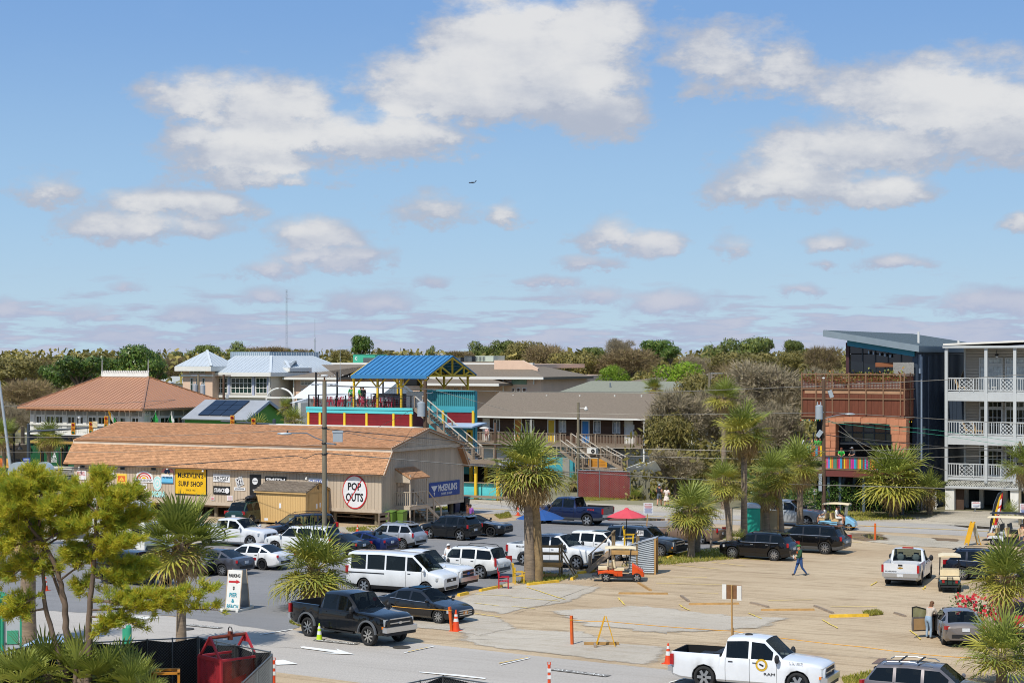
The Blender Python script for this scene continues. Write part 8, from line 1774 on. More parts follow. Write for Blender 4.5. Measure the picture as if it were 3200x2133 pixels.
car('muscle','black muscle coupe with black wheels past the compact off-roader','#0d0e10','f',(1533,1678),'R',-24,rim=m_rimd,sty='five')
k=car('pickup','deep blue heavy pickup with grey sill beyond the shaggy palm','#16264e','r',(1834,1643),'L',153,mtal=.4,sty='six',tyre_r=.42,lift=.12,lwr=mtg,ex=('truck','chromebumper','liner','step'),dims=dict(L=6.3,wb=4.0,H=1.95),rim=mch)
ctx(k,'FX4',-2.35,cif[k.name]['hw']+.005,1.22,.5,.14,mrp,1)
k=car('pickup','white pickup with black roof end behind the weathered bench stand','#dadcdc','f',(1801,1778),'R',-31,sty='six',tyre_r=.40,grl='chrome',ex=('truck','step'),dims=dict(H=1.93,wb=3.55,L=5.75))
ctx(k,'TITAN',.9,-cif[k.name]['hw']-.006,.98,.6,.09,mbs,-1);ctx(k,'PRO-4X',-2.0,-cif[k.name]['hw']-.006,1.15,.55,.12,mbs,-1)
car('suv','white family car with black roof glass, next to the white pickup','#dadbd9','f',(1925,1752),'R',-31,ex=('sunroof',),sty='ten')
car('bigsuv','grey-blue large off-roader behind the red parasol','#38424f','f',(2062,1740),'R',-29,mtal=.5,ex=('truck','rails','chromeline'),grl='chrome')
k=car('oldpickup','brown old pickup with a topper on its bed, behind the stout palm','#7d6655','r',(2189,1700),'L',153,mtal=.3,lwr=M('brown grey sill','#6b5c52',.5,.2,.05),sty='five',glass=mcl,dims=dict(L=5.2,wb=3.0,H=1.66))
k=car('suv','shiny black crossover with chrome window line, nearer of the two black cars','#0a0b0f','r',(2418,1752),'L',150,mtal=.1,sty='ten',lwr=mtb,ex=('rails','chromeline','spoiler','chrome'),dims=dict(L=4.65,wb=2.73,H=1.67))
car('bigsuv','larger black family car behind the walking man','#0b0c0f','r',(2577,1731),'L',151,mtal=.1,sty='ten',lwr=mtg,ex=('rails','chromeline','spoiler','chrome'),dims=dict(L=5.19,wb=3.07,H=1.78))
k=car('regcab','white single cab pickup seen from behind in the sandy lot','#d8dadb','r',(2880,1827),'R',69,sty='truck',tyre_r=.39,ex=('truck','chromebumper','clear'),glass=mcl)
i_=cif[k.name];b=MB();b.box((i_['xr']-.012,-.14,1.0),(i_['xr']+.02,.14,1.06));b.box((i_['xr']-.013,-.06,.98),(i_['xr']+.02,.06,1.08));cpt(k,'emblem',b,M('gold emblem','#c79a3c',.3,.7,0))
ctx(k,'SILVERADO',i_['xr']-.01,.5,.84,.6,.06,mbs,2)
b=MB();b.box((-.32,-.3,i_['H']-.02),(-.22,.3,i_['H']+.04));cpt(k,'brake_light',b,mtl)
for sd in(-1,1):b=MB();b.ell((-.15,sd*.42,1.32),(.08,.2,.22),8,5);cpt(k,'seat_back',b,M('grey seat cloth','#8f9396',.8,var=.1))
car('suv','dark blue family car past the tan golf cart, behind the near palm','#151c2c','r',(3005,1812),'R',-25,mtal=.3,lwr=mtb,ex=('rails','chromeline','spoiler'),dims=dict(H=1.72))
k=car('sedan','bronze-grey sedan with its driver door open','#7a736e','r',(2944,2012),'L',86,mtal=.6,sty='ten',openL=True,glass=mcl,ex=('clear',),dims=dict(L=4.6,W=1.80,H=1.46,wb=2.70,fo=.88))
i_=cif[k.name];T=i_['T'];hx_=T['doors'][0];hw_=i_['hw']
dl=T['doors'][0]-T['doors'][1]
def dpt(x,o_,z):a=R(180-68);dx_,dy_=cos(a),sin(a);return(hx_+dx_*x-dy_*o_,hw_*.97+dy_*x+dx_*o_,z)
b=MB();prof=[(0,.30),(dl,.30),(dl+.02,.62),(dl,.93),(0,.90)]
b.pr([dpt(x,.0,z) for x,z in prof],V_(dpt(0,.09,0))-V_(dpt(0,0,0)));d_=cpt(k,'door',b,i_['body']);d_['label']='driver door swung open'
sb2('door_lining',MB().pr([dpt(x,.095,z) for x,z in[(.06,.36),(dl-.06,.36),(dl-.04,.86),(.06,.84)]],V_(dpt(0,.02,0))-V_(dpt(0,0,0))),M('tan door lining','#a5845a',.7,var=.1),d_)
sb2('door_lining',MB().pr([dpt(x,-.02,z) for x,z in[(.06,.36),(dl-.06,.36),(dl-.04,.86),(.06,.84)]],V_(dpt(0,.01,0))-V_(dpt(0,0,0))),MT['tan door lining'],d_)
fp=[(0,.9),(.30,1.22),(dl-.2,1.38),(dl,1.36),(dl,.93)];sb2('window_frame',MB().path([dpt(x,.045,z) for x,z in fp],.028,5),mtb,d_)
sb2('pane',MB().pr([dpt(x,.04,z) for x,z in fp],V_(dpt(0,.01,0))-V_(dpt(0,0,0))),M('pale door glass','#8d8a66',.08,var=.2,spec=.6),d_)
b=MB();b.box((.0,hw_*.2,.35),(hx_-.02,hw_*.93,.95));cpt(k,'cabin_opening',b,mun)
k=car('pickup','near white work pickup with round gold crest and dark bed, by the orange cone','#dcdedf','r',(2200,2148),'R',-24,sty='six',tyre_r=.41,grl='bar',ex=('truck','chromebumper','liner','frontplate'),dims=dict(wb=3.57,L=5.85,W=2.06,H=1.95),plate=m_plate)
hw_=cif[k.name]['hw'];b=MB()
b.la([(.001,0),(.23,0),(.23,.006)],20,c=(.45,-hw_-.004,1.02),M3=X90);crest=cpt(k,'crest',b,M('crest gold','#c9a227',.5,var=.1));sb2('crest_disc',MB().la([(.001,.006),(.15,.006),(.15,.012)],20,c=(.45,-hw_-.006,1.02),M3=X90),mws,crest);sb2('crest_mark',MB().obox((.45,-hw_-.02,1.02),(.17,.006,.06),MR(R(25),3,'Y')),mbs,crest)
ctx(k,'RAM',.75,-hw_-.008,.70,.42,.09,mbs,-1);ctx(k,'5.7L HEMI',1.75,-hw_*.99-.02,1.16,.5,.07,mbs,-1)
b=MB();b.box((-1.5,-.75,1.18),(-1.2,.75,1.3));b.box((-2.3,-.2,.9),(-1.25,.75,1.12));cpt(k,'bed_cargo',b,mtb);b=MB();b.ell((-.3,-.1,1.97),(.16,.09,.06),8,5);cpt(k,'roof_aerial',b,mtb)
car('suv','near grey-bronze family car with roof bars at the frame bottom','#6f6a6a','r',(2775,2226),'R',-24,mtal=.6,sty='ten',lwr=None,ex=('rails','bars','silver','spoiler'),dims=dict(L=4.6,wb=2.66,H=1.69,W=1.84))
car('suv','bright red car mostly hidden by the near palm','#9c1517','r',(3128,1992),'L',78,mtal=.1,sty='five',lwr=mtb,ex=('rails',))
car('pickup','silver pickup on the far street behind dark palm trunks','#9aa0a4','f',(2520,1647),'R',F,mtal=.3,sty='six',ex=('truck',),grp='vehicles on the far street')
mcr=M('cream plastic','#d8c7a2',.55,var=.06,scale=3);m_seatt=M('tan vinyl','#c9ab7c',.6,var=.08)
def gcart(lb,at,head,hx,roof_m,seat_m,rows=1,length=2.5,roofL=1.7,rear=True,screen=True,grp='golf carts',wheel=('f','R')):
 wb=length*.68;a=R(head);x0,y0=GW(*at);hw=.56;sx=wb/2 if wheel[0]=='f' else-wb/2;sy=hw*(1 if wheel[1]=='L' else-1)
 cx,cy=x0-(cos(a)*sx-sin(a)*sy),y0-(sin(a)*sx+cos(a)*sy);c=lth('golf_cart',lb,'golf cart',(cx,cy,0),a,grp);body=paint(hx,.0)
 ty,ri=whm(.25,.2,'six',m_rimm)
 for wx in(wb/2,-wb/2):
  for sd in(1,-1):o=NO('wheel',ty,c,(wx,sd*(hw-.08),.25),(0,0,0 if sd<0 else pi));q=NO('rim',ri,o)
 b=MB();b.box((-wb/2-.1,-hw+.06,.22),(wb/2+.1,hw-.06,.34));cpt(c,'floor',b,mtb)
 b=MB();f=wb/2
 sec=[(f+.42,.30,.52,.40),(f+.34,.28,.66,.48),(f+.05,.36,.86,.54),(f-.16,.40,.98,.50),(f-.26,.40,1.02,.48),(f-.26,.40,.6,.48)]
 vs=[]
 for(x,z0,z1,w_) in sec:vs+=[(x,-w_,z0),(x,-w_*.98,z1-.1),(x,-w_*.7,z1),(x,w_*.7,z1),(x,w_*.98,z1-.1),(x,w_,z0)]
 b.add(vs,[(6*i+j,6*i+j+1,6*i+7+j,6*i+6+j) for i in RG(5) for j in RG(5)]+[(0,1,2,3,4,5)]);cpt(c,'front_cowl',b,body)
 for i in RG(rows):
  xs_=f-.95-i*.85 if rows>1 else-.12
  b=MB();b.box((xs_-.30,-hw+.05,.32),(xs_+.18,hw-.05,.60));cpt(c,'seat_pod',b,body if rows==1 else mtb);b=MB();b.box((xs_-.26,-hw+.05,.62),(xs_+.28,hw-.05,.74));cpt(c,'seat',b,seat_m);b=MB();b.obox((xs_-.28,0,.98),(.10,hw*1.75,.42),MR(R(-10),3,'Y'));cpt(c,'backrest',b,seat_m)
 b=MB();r0=-wb/2;vs=[]
 for(x,z0,z1,w_) in((r0+.62,.3,.55,.56),(r0+.4,.45,.64,.57),(r0,.50,.66,.57),(r0-.35,.45,.62,.53),(r0-.42,.4,.55,.5)):vs+=[(x,-w_,z0),(x,-w_,z1-.06),(x,-w_*.8,z1),(x,w_*.8,z1),(x,w_,z1-.06),(x,w_,z0)]
 b.add(vs,[(6*i+j,6*i+j+1,6*i+7+j,6*i+6+j) for i in RG(4) for j in RG(5)]+[(24,25,26,27,28,29),(0,1,2,3,4,5)]);cpt(c,'rear_body',b,body)
 if rear:
  b=MB();b.box((r0-.42,-hw+.06,.66),(r0+.06,hw-.06,.78));cpt(c,'rear_seat',b,seat_m);b=MB();b.box((r0+.08,-hw+.06,.82),(r0+.18,hw-.06,1.14));cpt(c,'rear_backrest',b,seat_m);b=MB();b.box((r0-.78,-hw+.1,.30),(r0-.36,hw-.1,.36));cpt(c,'foot_board',b,mtb)
  b=MB();b.path([(r0-.45,-.14,.35),(r0-.48,-.14,.82),(r0-.48,.14,.82),(r0-.45,.14,.35)],.02,5);cpt(c,'grab_rail',b,mbk)
 for sd in(1,-1):b=MB();b.box((r0-.45,sd*.34-.06,.5),(r0-.40,sd*.34+.06,.64));cpt(c,'tail_light',b,mtl);b=MB();b.ell((f+.36,sd*.30,.56),(.06,.1,.06),8,5);cpt(c,'headlight',b,m_lamp)
 zr=1.86;xc=(f-.2+r0+.2)/2-.05;b=MB();vs=[];n_=8
 for i in RG(n_+1):x=xc+roofL/2-roofL*i/n_;h_=zr+.05*sin(pi*i/n_);vs+=[(x,-hw-.02,h_-.05),(x,-hw*.6,h_+.03),(x,hw*.6,h_+.03),(x,hw+.02,h_-.05),(x,hw*.5,h_-.05),(x,-hw*.5,h_-.05)]
 b.add(vs,[(6*i+j,6*i+(j+1)%6,6*i+6+(j+1)%6,6*i+6+j) for i in RG(n_) for j in RG(6)]+[(0,1,2,3,4,5),tuple(6*n_+j for j in(5,4,3,2,1,0))]);cpt(c,'canopy',b,roof_m)
 for sd in(1,-1):
  for xb,xt in((f-.38,xc+roofL/2-.25),(r0+.15,xc-roofL/2+.25)):b=MB();b.path([(xb,sd*(hw-.08),.62),(xb+(xt-xb)*.15,sd*(hw-.06),1.1),(xt,sd*(hw-.08),zr-.03)],.022,5);cpt(c,'canopy_post',b,mbk)
 b=MB();b.path([(f-.5,.28,.8),(f-.7,.28,1.02)],.02,5);b.path([(f-.72+.06*sin(q*.5236),.28+.17*cos(q*.5236),1.04+.16*sin(q*.5236)) for q in RG(13)],.018,5,0,False);cpt(c,'steering_wheel',b,mbk)
 if screen:b=MB();b.pr([(f-.36,-hw+.1,1.0),(f-.36,hw-.1,1.0),(xc+roofL/2-.22,hw-.1,zr-.08),(xc+roofL/2-.22,-hw+.1,zr-.08)],(.01,0,0));cpt(c,'windscreen',b,M('clear cart screen','#9aa09a',.1,var=.2,spec=.6))
 return c
gcart('orange golf cart with cream canopy beside the corrugated booth',(1990,1818),-3,'#cf4a14',mcr,mcr,grp='golf carts',screen=False)
gcart('cream-roofed golf cart seen from behind next to the white single cab pickup',(2934,1846),78,'#22403a',mcr,mcr,wheel=('r','L'),screen=False)
gc=gcart('light blue golf cart carrying three people along the far street',(2652,1657),-24,'#7fb2cf',mcr,m_seatt,rows=1,length=2.7,roofL=1.9,grp='golf carts on the street')
gcart('white golf cart under the long tan canopy by the yellow board',(3105,1704),-28,'#c9ccce',mcr,m_seatt,rows=2,length=4.2,roofL=3.6,wheel=('r','R'),screen=False)
gcart('long golf cart with black canopy and black bucket seats near the banner',(3120,1690),-28,'#b9bcbf',mtb,mtb,rows=2,length=4.0,roofL=3.8,wheel=('r','R'),screen=False)
x_,y_=GW(345,1735);tr=lth('box_trailer','white box trailer glimpsed through the pine branches','trailer',(x_,y_,0),R(F))
b=MB();b.box((-3.6,-1.2,.9),(2.2,1.2,3.3));cpt(tr,'box_body',b,mww);b=MB();b.box((-3.65,-1.25,3.3),(2.25,1.25,3.38));cpt(tr,'roof',b,mwr);b=MB();b.box((-3.6,-1.21,1.1),(2.2,-1.205,1.5));cpt(tr,'side_stripe',b,mtg);b=MB();b.box((2.2,-1.05,.6),(3.6,1.05,2.3));cpt(tr,'cab',b,mww);b=MB();b.box((2.6,-1.07,1.5),(3.4,-1.05,2.1));b.box((3.6,-.95,1.5),(3.62,.95,2.15));cpt(tr,'window',b,mcg)
ty,ri=whm(.4,.27,'truck',m_rimm)
for wx in(-2.2,2.7):
 for sd in(1,-1):o=NO('wheel',ty,tr,(wx,sd*1.02,.4),(0,0,0 if sd<0 else pi))
SK={'fair':M('fair skin','#c08a6c',.6,var=.04),'brown':M('brown skin','#7a4a32',.6,var=.04)}
m_hair=M('dark hair','#2b211b',.8,var=.1);m_shoe=M('dark shoes','#3a2c22',.7,var=.1)
def cloth(h):return M('cloth '+h[1:],h,.85,var=.14,scale=9)
POSES={'stand':dict(lh=(.10,.92,0),lk=(.11,.50,.02),la=(.11,.08,-.02),lt=(.12,.03,.16),rh=(-.10,.92,0),rk=(-.11,.50,.02),ra=(-.11,.08,-.02),rt=(-.12,.03,.16),ls=(.19,1.42,0),le=(.25,1.14,-.02),lw=(.24,.90,.06),lf=(.235,.80,.09),rs=(-.19,1.42,0),re=(-.25,1.14,-.02),rw=(-.24,.90,.06),rf=(-.235,.80,.09)),'walk':dict(lh=(.10,.91,.0),lk=(.11,.50,.16),la=(.11,.10,.30),lt=(.12,.06,.46),rh=(-.10,.91,0),rk=(-.10,.49,-.06),ra=(-.10,.13,-.36),rt=(-.11,.04,-.24),ls=(.19,1.41,.03),le=(.25,1.13,-.06),lw=(.23,.96,.13),lf=(.2,.93,.22),rs=(-.19,1.41,.03),re=(-.24,1.14,.10),rw=(-.16,1.06,.34),rf=(-.10,1.06,.42)),'sit':dict(lh=(.11,.0,0),lk=(.13,.03,.44),la=(.13,-.40,.46),lt=(.13,-.43,.62),rh=(-.11,0,0),rk=(-.13,.03,.44),ra=(-.13,-.40,.46),rt=(-.13,-.43,.62),ls=(.19,.50,-.04),le=(.24,.24,.04),lw=(.18,.16,.26),lf=(.14,.15,.34),rs=(-.19,.50,-.04),re=(-.24,.24,.04),rw=(-.18,.16,.26),rf=(-.14,.15,.34)),'lean':dict(lh=(.10,.90,-.10),lk=(.11,.49,-.03),la=(.11,.08,-.08),lt=(.12,.03,.10),rh=(-.10,.90,-.10),rk=(-.11,.49,-.03),ra=(-.11,.08,-.08),rt=(-.12,.03,.10),ls=(.19,1.36,.10),le=(.26,1.12,.22),lw=(.16,1.06,.42),lf=(.10,1.06,.50),rs=(-.19,1.36,.10),re=(-.26,1.12,.22),rw=(-.16,1.06,.42),rf=(-.10,1.06,.50)),}
def prs(lb,at,face,pose,h,shirt,pants,skin='fair',hat=None,hair=m_hair,slv=.5,shorts=False,tls=False,skirt=False,base_z=0.,world=None,lhr=False,grp=None,beard=False):
 """at: ground pixel or world point; face: heading in degrees the body faces"""
 P=POSES[pose];k=h/1.75;x,y=world[:2] if world else GW(*at);z0=base_z if not world else world[2]
 t_=lth('person',lb,'person',(x,y,z0),R(face-90),grp)
 J={'pelvis':(0,P['lh'][1]+.03,P['lh'][2]-.01)}
 sc_=((P['ls'][0]+P['rs'][0])/2,(P['ls'][1]+P['rs'][1])/2,(P['ls'][2]+P['rs'][2])/2);pl=J['pelvis']
 lerp=lambda a,b,f:tuple(a[i]+(b[i]-a[i])*f for i in RG(3))
 J['waist']=lerp(pl,sc_,.38);J['chest']=lerp(pl,sc_,.8);J['neck']=(sc_[0],sc_[1]+.08,sc_[2]+.01);fw=sc_[2]-pl[2]
 J['head']=(sc_[0],sc_[1]+.19,sc_[2]+.03+fw*.25);J['crown']=(sc_[0],sc_[1]+.30,sc_[2]+.03+fw*.35)
 J.update({a:b for a,b in P.items()})
 rad=dict(pelvis=.145,waist=.125,chest=.145,neck=.062,head=.095,crown=.085,lh=.105,rh=.105,lk=.062,rk=.062,la=.045,ra=.045,lt=.04,rt=.04,ls=.075,rs=.075,le=.045,re=.045,lw=.033,rw=.033,lf=.035,rf=.035)
 E=[('pelvis','waist'),('waist','chest'),('chest','neck'),('neck','head'),('head','crown'),('pelvis','lh'),('pelvis','rh')]+[(a+c,a+d_) for a in 'lr' for c,d_ in(('h','k'),('k','a'),('a','t'),('s','e'),('e','w'),('w','f'))]+[('chest','ls'),('chest','rs')]
 names=list(J);idx={n:i for i,n in enu(names)}
 toV=lambda p:V_((p[0]*k,p[2]*k,p[1]*k))
 me0=bpy.data.meshes.new('person_joints');me0.from_pydata([toV(J[n]) for n in names],[(idx[a],idx[b_]) for a,b_ in E],[])
 ob=bpy.data.objects.new('person_joints',me0);COL.objects.link(ob)
 ob.modifiers.new('skin','SKIN')
 for i,n in enu(names):
  v=me0.skin_vertices[0].data[i];r_=rad[n]*k*(1.18 if n not in('head','crown','neck','lf','rf') else 1);v.radius=(r_,r_*(.72 if n in('pelvis','waist','chest') else 1));v.use_root=(n=='pelvis')
 sb=ob.modifiers.new('sub','SUBSURF');sb.levels=1;sb.render_levels=1
 dg=bpy.context.evaluated_depsgraph_get();me=bpy.data.meshes.new_from_object(ob.evaluated_get(dg));me.name='person_body';bpy.data.objects.remove(ob);bpy.data.meshes.remove(me0)
 ms=[SK[skin],cloth(shirt),cloth(pants),m_shoe];me.materials.clear()
 for m in ms:me.materials.append(m)
 def region(c):
  best=None
  for a,b_ in E:
   p,q=toV(J[a]),toV(J[b_]);d_=q-p;f=max(0,min(1,(c-p).dot(d_)/max(d_.length_squared,1e-9)));dist=(c-p-d_*f).length-(rad[a]+(rad[b_]-rad[a])*f)*k*.6
   if best is None or dist<best[0]:best=(dist,a,b_,f)
  _,a,b_,f=best
  if 'head' in(a,b_) or 'crown' in(a,b_):return 0
  if(a,b_)==('chest','neck'):return(0 if tls else 1) if f<.75 else 0
  if a=='pelvis' and b_=='waist':return 2 if f<.3 else(0 if tls else 1)
  if a=='pelvis':return 2
  if a in('waist','chest'):return 0 if tls else 1
  if a[1]=='h':return 2 if not shorts or f<.8 else 0
  if a[1]=='k':return 2 if not shorts else 0
  if a[1]=='a':return 3
  if a[1]=='s':return 0 if tls else(1 if f<slv*2 else 0)
  if a[1]=='e':return 1 if slv>.5 and f<(slv-.5)*2 else 0
  return 0
 for p in me.polygons:p.material_index=region(p.center);p.use_smooth=True
 o=NO('body',me,t_)
 hd=toV(J['head']);cr=toV(J['crown'])
 b=MB();b.ell(hd+V_((0,.085*k,.0)),(.016,.03,.03),6,4);o2=b.bd('nose',SK[skin],t_)
 b=MB()
 for sd in(-1,1):b.ell(hd+V_((sd*.035*k,.088*k,.035*k)),(.014,.012,.01),6,4)
 b.bd('eyes',mbs,t_)
 b=MB()
 for sd in(-1,1):b.ell(hd+V_((sd*.098*k,0,.01)),(.014,.025,.035),6,4)
 b.bd('ears',SK[skin],t_)
 if hat:
  MB().ell(cr+V_((0,0,-.02)),(.105*k,.118*k,.085*k),12,6).pr([(x_*k+cr.x,y_*k+cr.y,cr.z-.03) for x_,y_ in((-.08,.08),(.08,.08),(.06,.20),(-.06,.20))],(0,0,.015)).bd('cap',cloth(hat),t_)
 b=MB();b.ell(cr+V_((0,-.02*k,-.03 if not hat else-.06)),(.108*k,.11*k,.095*k),12,6)
 if lhr:b.ell(hd+V_((0,-.07*k,-.07)),(.10*k,.06*k,.2*k),10,6)
 b.bd('hair',hair,t_)
 if beard:MB().ell(hd+V_((0,.05*k,-.08*k)),(.07*k,.05*k,.05*k),8,5).bd('beard',M('grey beard','#b5b0a8',.9,var=.1),t_)
 if skirt:
  b=MB();pv_=toV(J['pelvis']);b.la([(.15*k,.06),(.22*k,-.12),(.28*k,-.36)],14,c=pv_);b.bd('skirt',cloth(shirt),t_)
 for sd,n in((1,'l'),(-1,'r')):
  w_,f_=toV(J[n+'w']),toV(J[n+'f']);dv=(f_-w_).normalized();sdv=dv.cross(V_((0,1,.2))).normalized();b=MB()
  for i in RG(4):q=f_+sdv*(i-1.5)*.017;b.path([q,q+dv*.04,q+dv*(.065+.008*(1.5-abs(i-1.3)))+V_((0,.01,-.012))],[.009,.008,.006],5)
  b.path([w_+dv*.04,w_+dv*.05+sdv*.04*sd,w_+dv*.09+sdv*.045*sd],[.010,.009,.007],5);b.bd('fingers',SK[skin],t_)
 return t_
wk=prs('man in dark green sweatshirt, blue jeans and cap walking across the sandy lot',(2500,1798),196,'walk',1.76,'#234a2f','#2f4f80',hat='#3c7a35',slv=1.0,beard=True)
MB().tube((-.10,.45,1.02),(-.10,.45,1.2),.03,n=8).bd('bottle',M('clear bottle','#c9d6dc',.2,var=0),wk)
MB().box((.02,.12,1.28),(.12,.16,1.38)).bd('chest_print',m_orp,wk)
prs('woman in checked jacket and pale jeans leaning into the open car door',(2905,1993),40,'lean',1.66,'#b5aa9c','#8fa6bb',hair=M('brown hair','#6b4a30',.8,var=.2),lhr=True,slv=.95)
prs('man in black vest and grey shorts walking past the red fence',(2060,1580),75,'walk',1.80,'#22252a','#59616b',hat='#aab4c0',slv=.1,shorts=True)
prs('woman in short pale dress walking beside the man in black vest',(2083,1583),75,'walk',1.66,'#d6c8bd','#c08a6c',lhr=True,slv=.3,shorts=True,skirt=True)
prs('bare-chested dark-haired man standing behind the black compact off-roader',(1462,1648),190,'stand',1.8,'#7a4a32','#2b3550','brown',tls=True)
prs('person in purple standing next to the bare-chested man',(1470,1644),250,'stand',1.62,'#8d4fa0','#333842','brown')
prs('person in white cap and white shirt behind the white boxy off-roader',(1402,1790),250,'stand',1.68,'#d9d9d6','#59616b',hat='#d9d9d6')
def onplat(u,v,t0):s_,z_=PT(u,v,t0);x,y=xy(s_,t0);return(x,y,z_)
def deckp(u,dt):s_=PT(u,1250,tB+dt)[0];x,y=xy(s_,tB+dt);return(x,y,zD)
k=prs('man in green jersey with white numbers standing on the deck by the yellow post',None,250,'stand',1.82,'#2c9a4e','#25282c',world=deckp(1098,5.6));text_o=txm('24',mws);o=NO('lettering',text_o,k,(0,-.135,1.25),(R(90),0,0),(.26,.26,1));k.rotation_euler.z=R(10)
prs('man in light green shirt and green cap on the deck',None,300,'stand',1.76,'#3fb35c','#3a3f33',hat='#2c8a45',world=deckp(1127,5.9));prs('man in black shirt and black cap facing the pair on the deck',None,120,'stand',1.8,'#20242a','#22252a',hat='#1a1a1c',world=deckp(1135,5.2))
def mot(u,dt=.8):s_=PT(u,1370,tM-dt)[0];x,y=xy(s_,tM-dt);return(x,y,zFl)
prs('person in pale pink top seated by the open white motel door',None,240,'stand',1.55,'#d3a7a0','#7a2f3a',world=mot(1521,.7),lhr=True)
zdk_=zd-.05
def orp(u,dt,dz_=0):s_=PT(u,1420,tO-1.4+dt)[0];x,y=xy(s_,tO-1.4+dt);return(x,y,zd-.98+dz_)
prs('woman in bright green top leaning on the painted rail',None,262,'lean',1.70,'#35b344','#2f3b55',world=orp(2629,.55),lhr=True,hair=M('auburn hair','#6e3a24',.8,var=.1),slv=.35);prs('man in dark shirt and grey cap resting his arms on the painted rail',None,215,'lean',1.76,'#2e3238','#3a4150',hat='#8a8d90',world=orp(2668,.6),slv=.4)
for i,(u,sh,ht,lab) in enu(((2508,'#cfd3d0',None,'person in white at the far terrace table'),(2528,'#3a3d40','#2b2d30','person in black cap at the terrace table'),(2542,'#b98a5e',None,'person in tan top at the terrace table'),(2552,'#38a94c',None,'person in green beside the terrace post'),(2562,'#2fb04a',None,'person in bright green nearest the brown utility pole'))):
 s_=PT(u,1400,tO+1.2)[0];x,y=xy(s_,tO+1.2);prs(lab,None,200+i*25,'stand',1.6,sh,'#333842',hat=ht,world=(x,y,zp-1.05))
def rider(lab,lx,ly,face,sh,pn,hat=None,sk='fair',lh_=False):
 a=gc.rotation_euler.z;p=gc.location+V_((lx*cos(a)-ly*sin(a),lx*sin(a)+ly*cos(a),.86));return prs(lab,None,degrees(a)+face,'sit',1.75,sh,pn,sk,hat=hat,world=(p.x,p.y,p.z),shorts=True,slv=.45,lhr=lh_)
rider('driver in grey shirt and cap in the light blue cart',.02,.25,0,'#6f7580','#b9b6b0','#b0b5bc');rider('passenger in white shirt with bare knees in the light blue cart',.02,-.28,0,'#d9d9d8','#dcdcd8');rider('rider in white facing backwards on the light blue cart',-.95,-.1,180,'#d6d6d8','#c9c9c6',lh_=True)
prs('person at the rim of the frame in tan beside the long cream canopy cart',(3196,1722),200,'stand',1.7,'#c4a583','#4a4f58')
def pthing(name,lb,cat,x,y,rz=0.,grp=None):return lth(name,lb,cat,(x,y,0),rz,grp)
m_ins=M('insulator','#8f9498',.4,.2,0);mwi=M('power cable','#4d4a46',.6,var=0);mwl=M('bright bare cable','#8d877b',.5,.3,0)
mtr=M('transformer grey','#aeb6ba',.45,.3,.05);mcn=M('cone reflective','#d9d9d6',.4,var=.05);mco=M('cone orange','#d9481a',.55,var=.08);m_conel=M('cone lime','#b9d61c',.5,var=.06)
def pole(lb,x,y,h,r0,mat=m_post,r1=None,name='utility_pole',lean=(0,0),cat='pole',grp='utility poles'):
 t_=lth(name,lb,cat,(x,y,0),0,grp);MB().path([(0,0,0),(lean[0]*.5,lean[1]*.5,h*.5),(lean[0],lean[1],h)],[r0,(r0+(r1 or r0*.8))/2,r1 or r0*.8],12).bd('pole_shaft',mat,t_,True,60);return t_
def lz(o,v):return CAMH-(v-VH)*o.location.y/FPX
def lx(o,u):return(u-CX)/FPX*o.location.y-o.location.x
def tfm(t_,x,z,h=1.1,r_=.3,y=-.1):
 b=MB();b.la([(.001,-h/2),(r_,-h/2),(r_,h/2-.06),(r_*.7,h/2),(.001,h/2+.04)],14,c=(x,y,z));o=b.bd('transformer',mtr,t_,True,40);b=MB()
 for q in(-.12,.12):b.la([(.04,0),(.06,.06),(.03,.1),(.06,.14),(.02,.26)],8,c=(x+q,y,z+h/2));
 sub('bushing',b.mesh('bushing',m_ins),o);MB().box((min(0,x),y-.04,z-.05),(max(0,x),y+.04,z+.05)).bd('transformer_bracket',mme,t_)
pA_=pole('tall grey timber pole with street lamp arm before the shop front',*GW(1014,1716),10.85,.17)
z_=pA_.location;zt_=10.85
MB().la([(.05,0),(.06,.3)],8,c=(0,0,zt_)).bd('pole_cap_rod',M('rust rod','#8a5a3a',.8,var=.1),pA_);MB().la([(.001,.42),(.22,.40),(.24,.34),(.12,.26),(.001,.24)],12,c=(0,0,zt_)).bd('photo_cell',mcn,pA_)
za=lz(pA_,1201)
for sd in(-1,1):b=MB();b.path([(0,0,za),(sd*.35,0,za+.02)],.03,6);[b.la([(.03,0),(.07,.01),(.03,.06)],8,c=(sd*(.35+.08*i),0,za),M3=MR(R(90*sd),3,'Y')) for i in RG(7)];b.bd('insulator_string',m_ins,pA_)
zl_=lz(pA_,1378);xe=lx(pA_,905);MB().path([(0,-.1,zl_),(-.6,-.15,zl_+.25),(xe*.5,-.2,lz(pA_,1352)),(xe,-.25,lz(pA_,1352))],.035,6).bd('lamp_arm',mme,pA_,True)
b=MB();b.ell((xe-.3,-.25,lz(pA_,1354)),(.5,.16,.09),12,6);o=b.bd('lamp_head',mtr,pA_,True);sb2('photo_eye',MB().cbox((xe-.1,-.25,lz(pA_,1348)),(.1,.1,.12)),mbk,o)
b=MB();b.cbox((lx(pA_,1057),-.3,lz(pA_,1362)),(.62,.2,.72));o=b.bd('floodlight',mtr,pA_);MB().path([(.1,-.1,lz(pA_,1384)),(lx(pA_,1052),-.28,lz(pA_,1387))],.05,6).bd('floodlight_bracket',mme,pA_);sb2('hood',MB().cbox((lx(pA_,1057),-.3,lz(pA_,1348)),(.7,.26,.12)),mtr,o)
for i,v in enu((1336,1384,1418)):MB().la([(.18,-.05),(.2,0),(.18,.05)],12,c=(0,0,lz(pA_,v))).bd('pole_band',mbk,pA_)
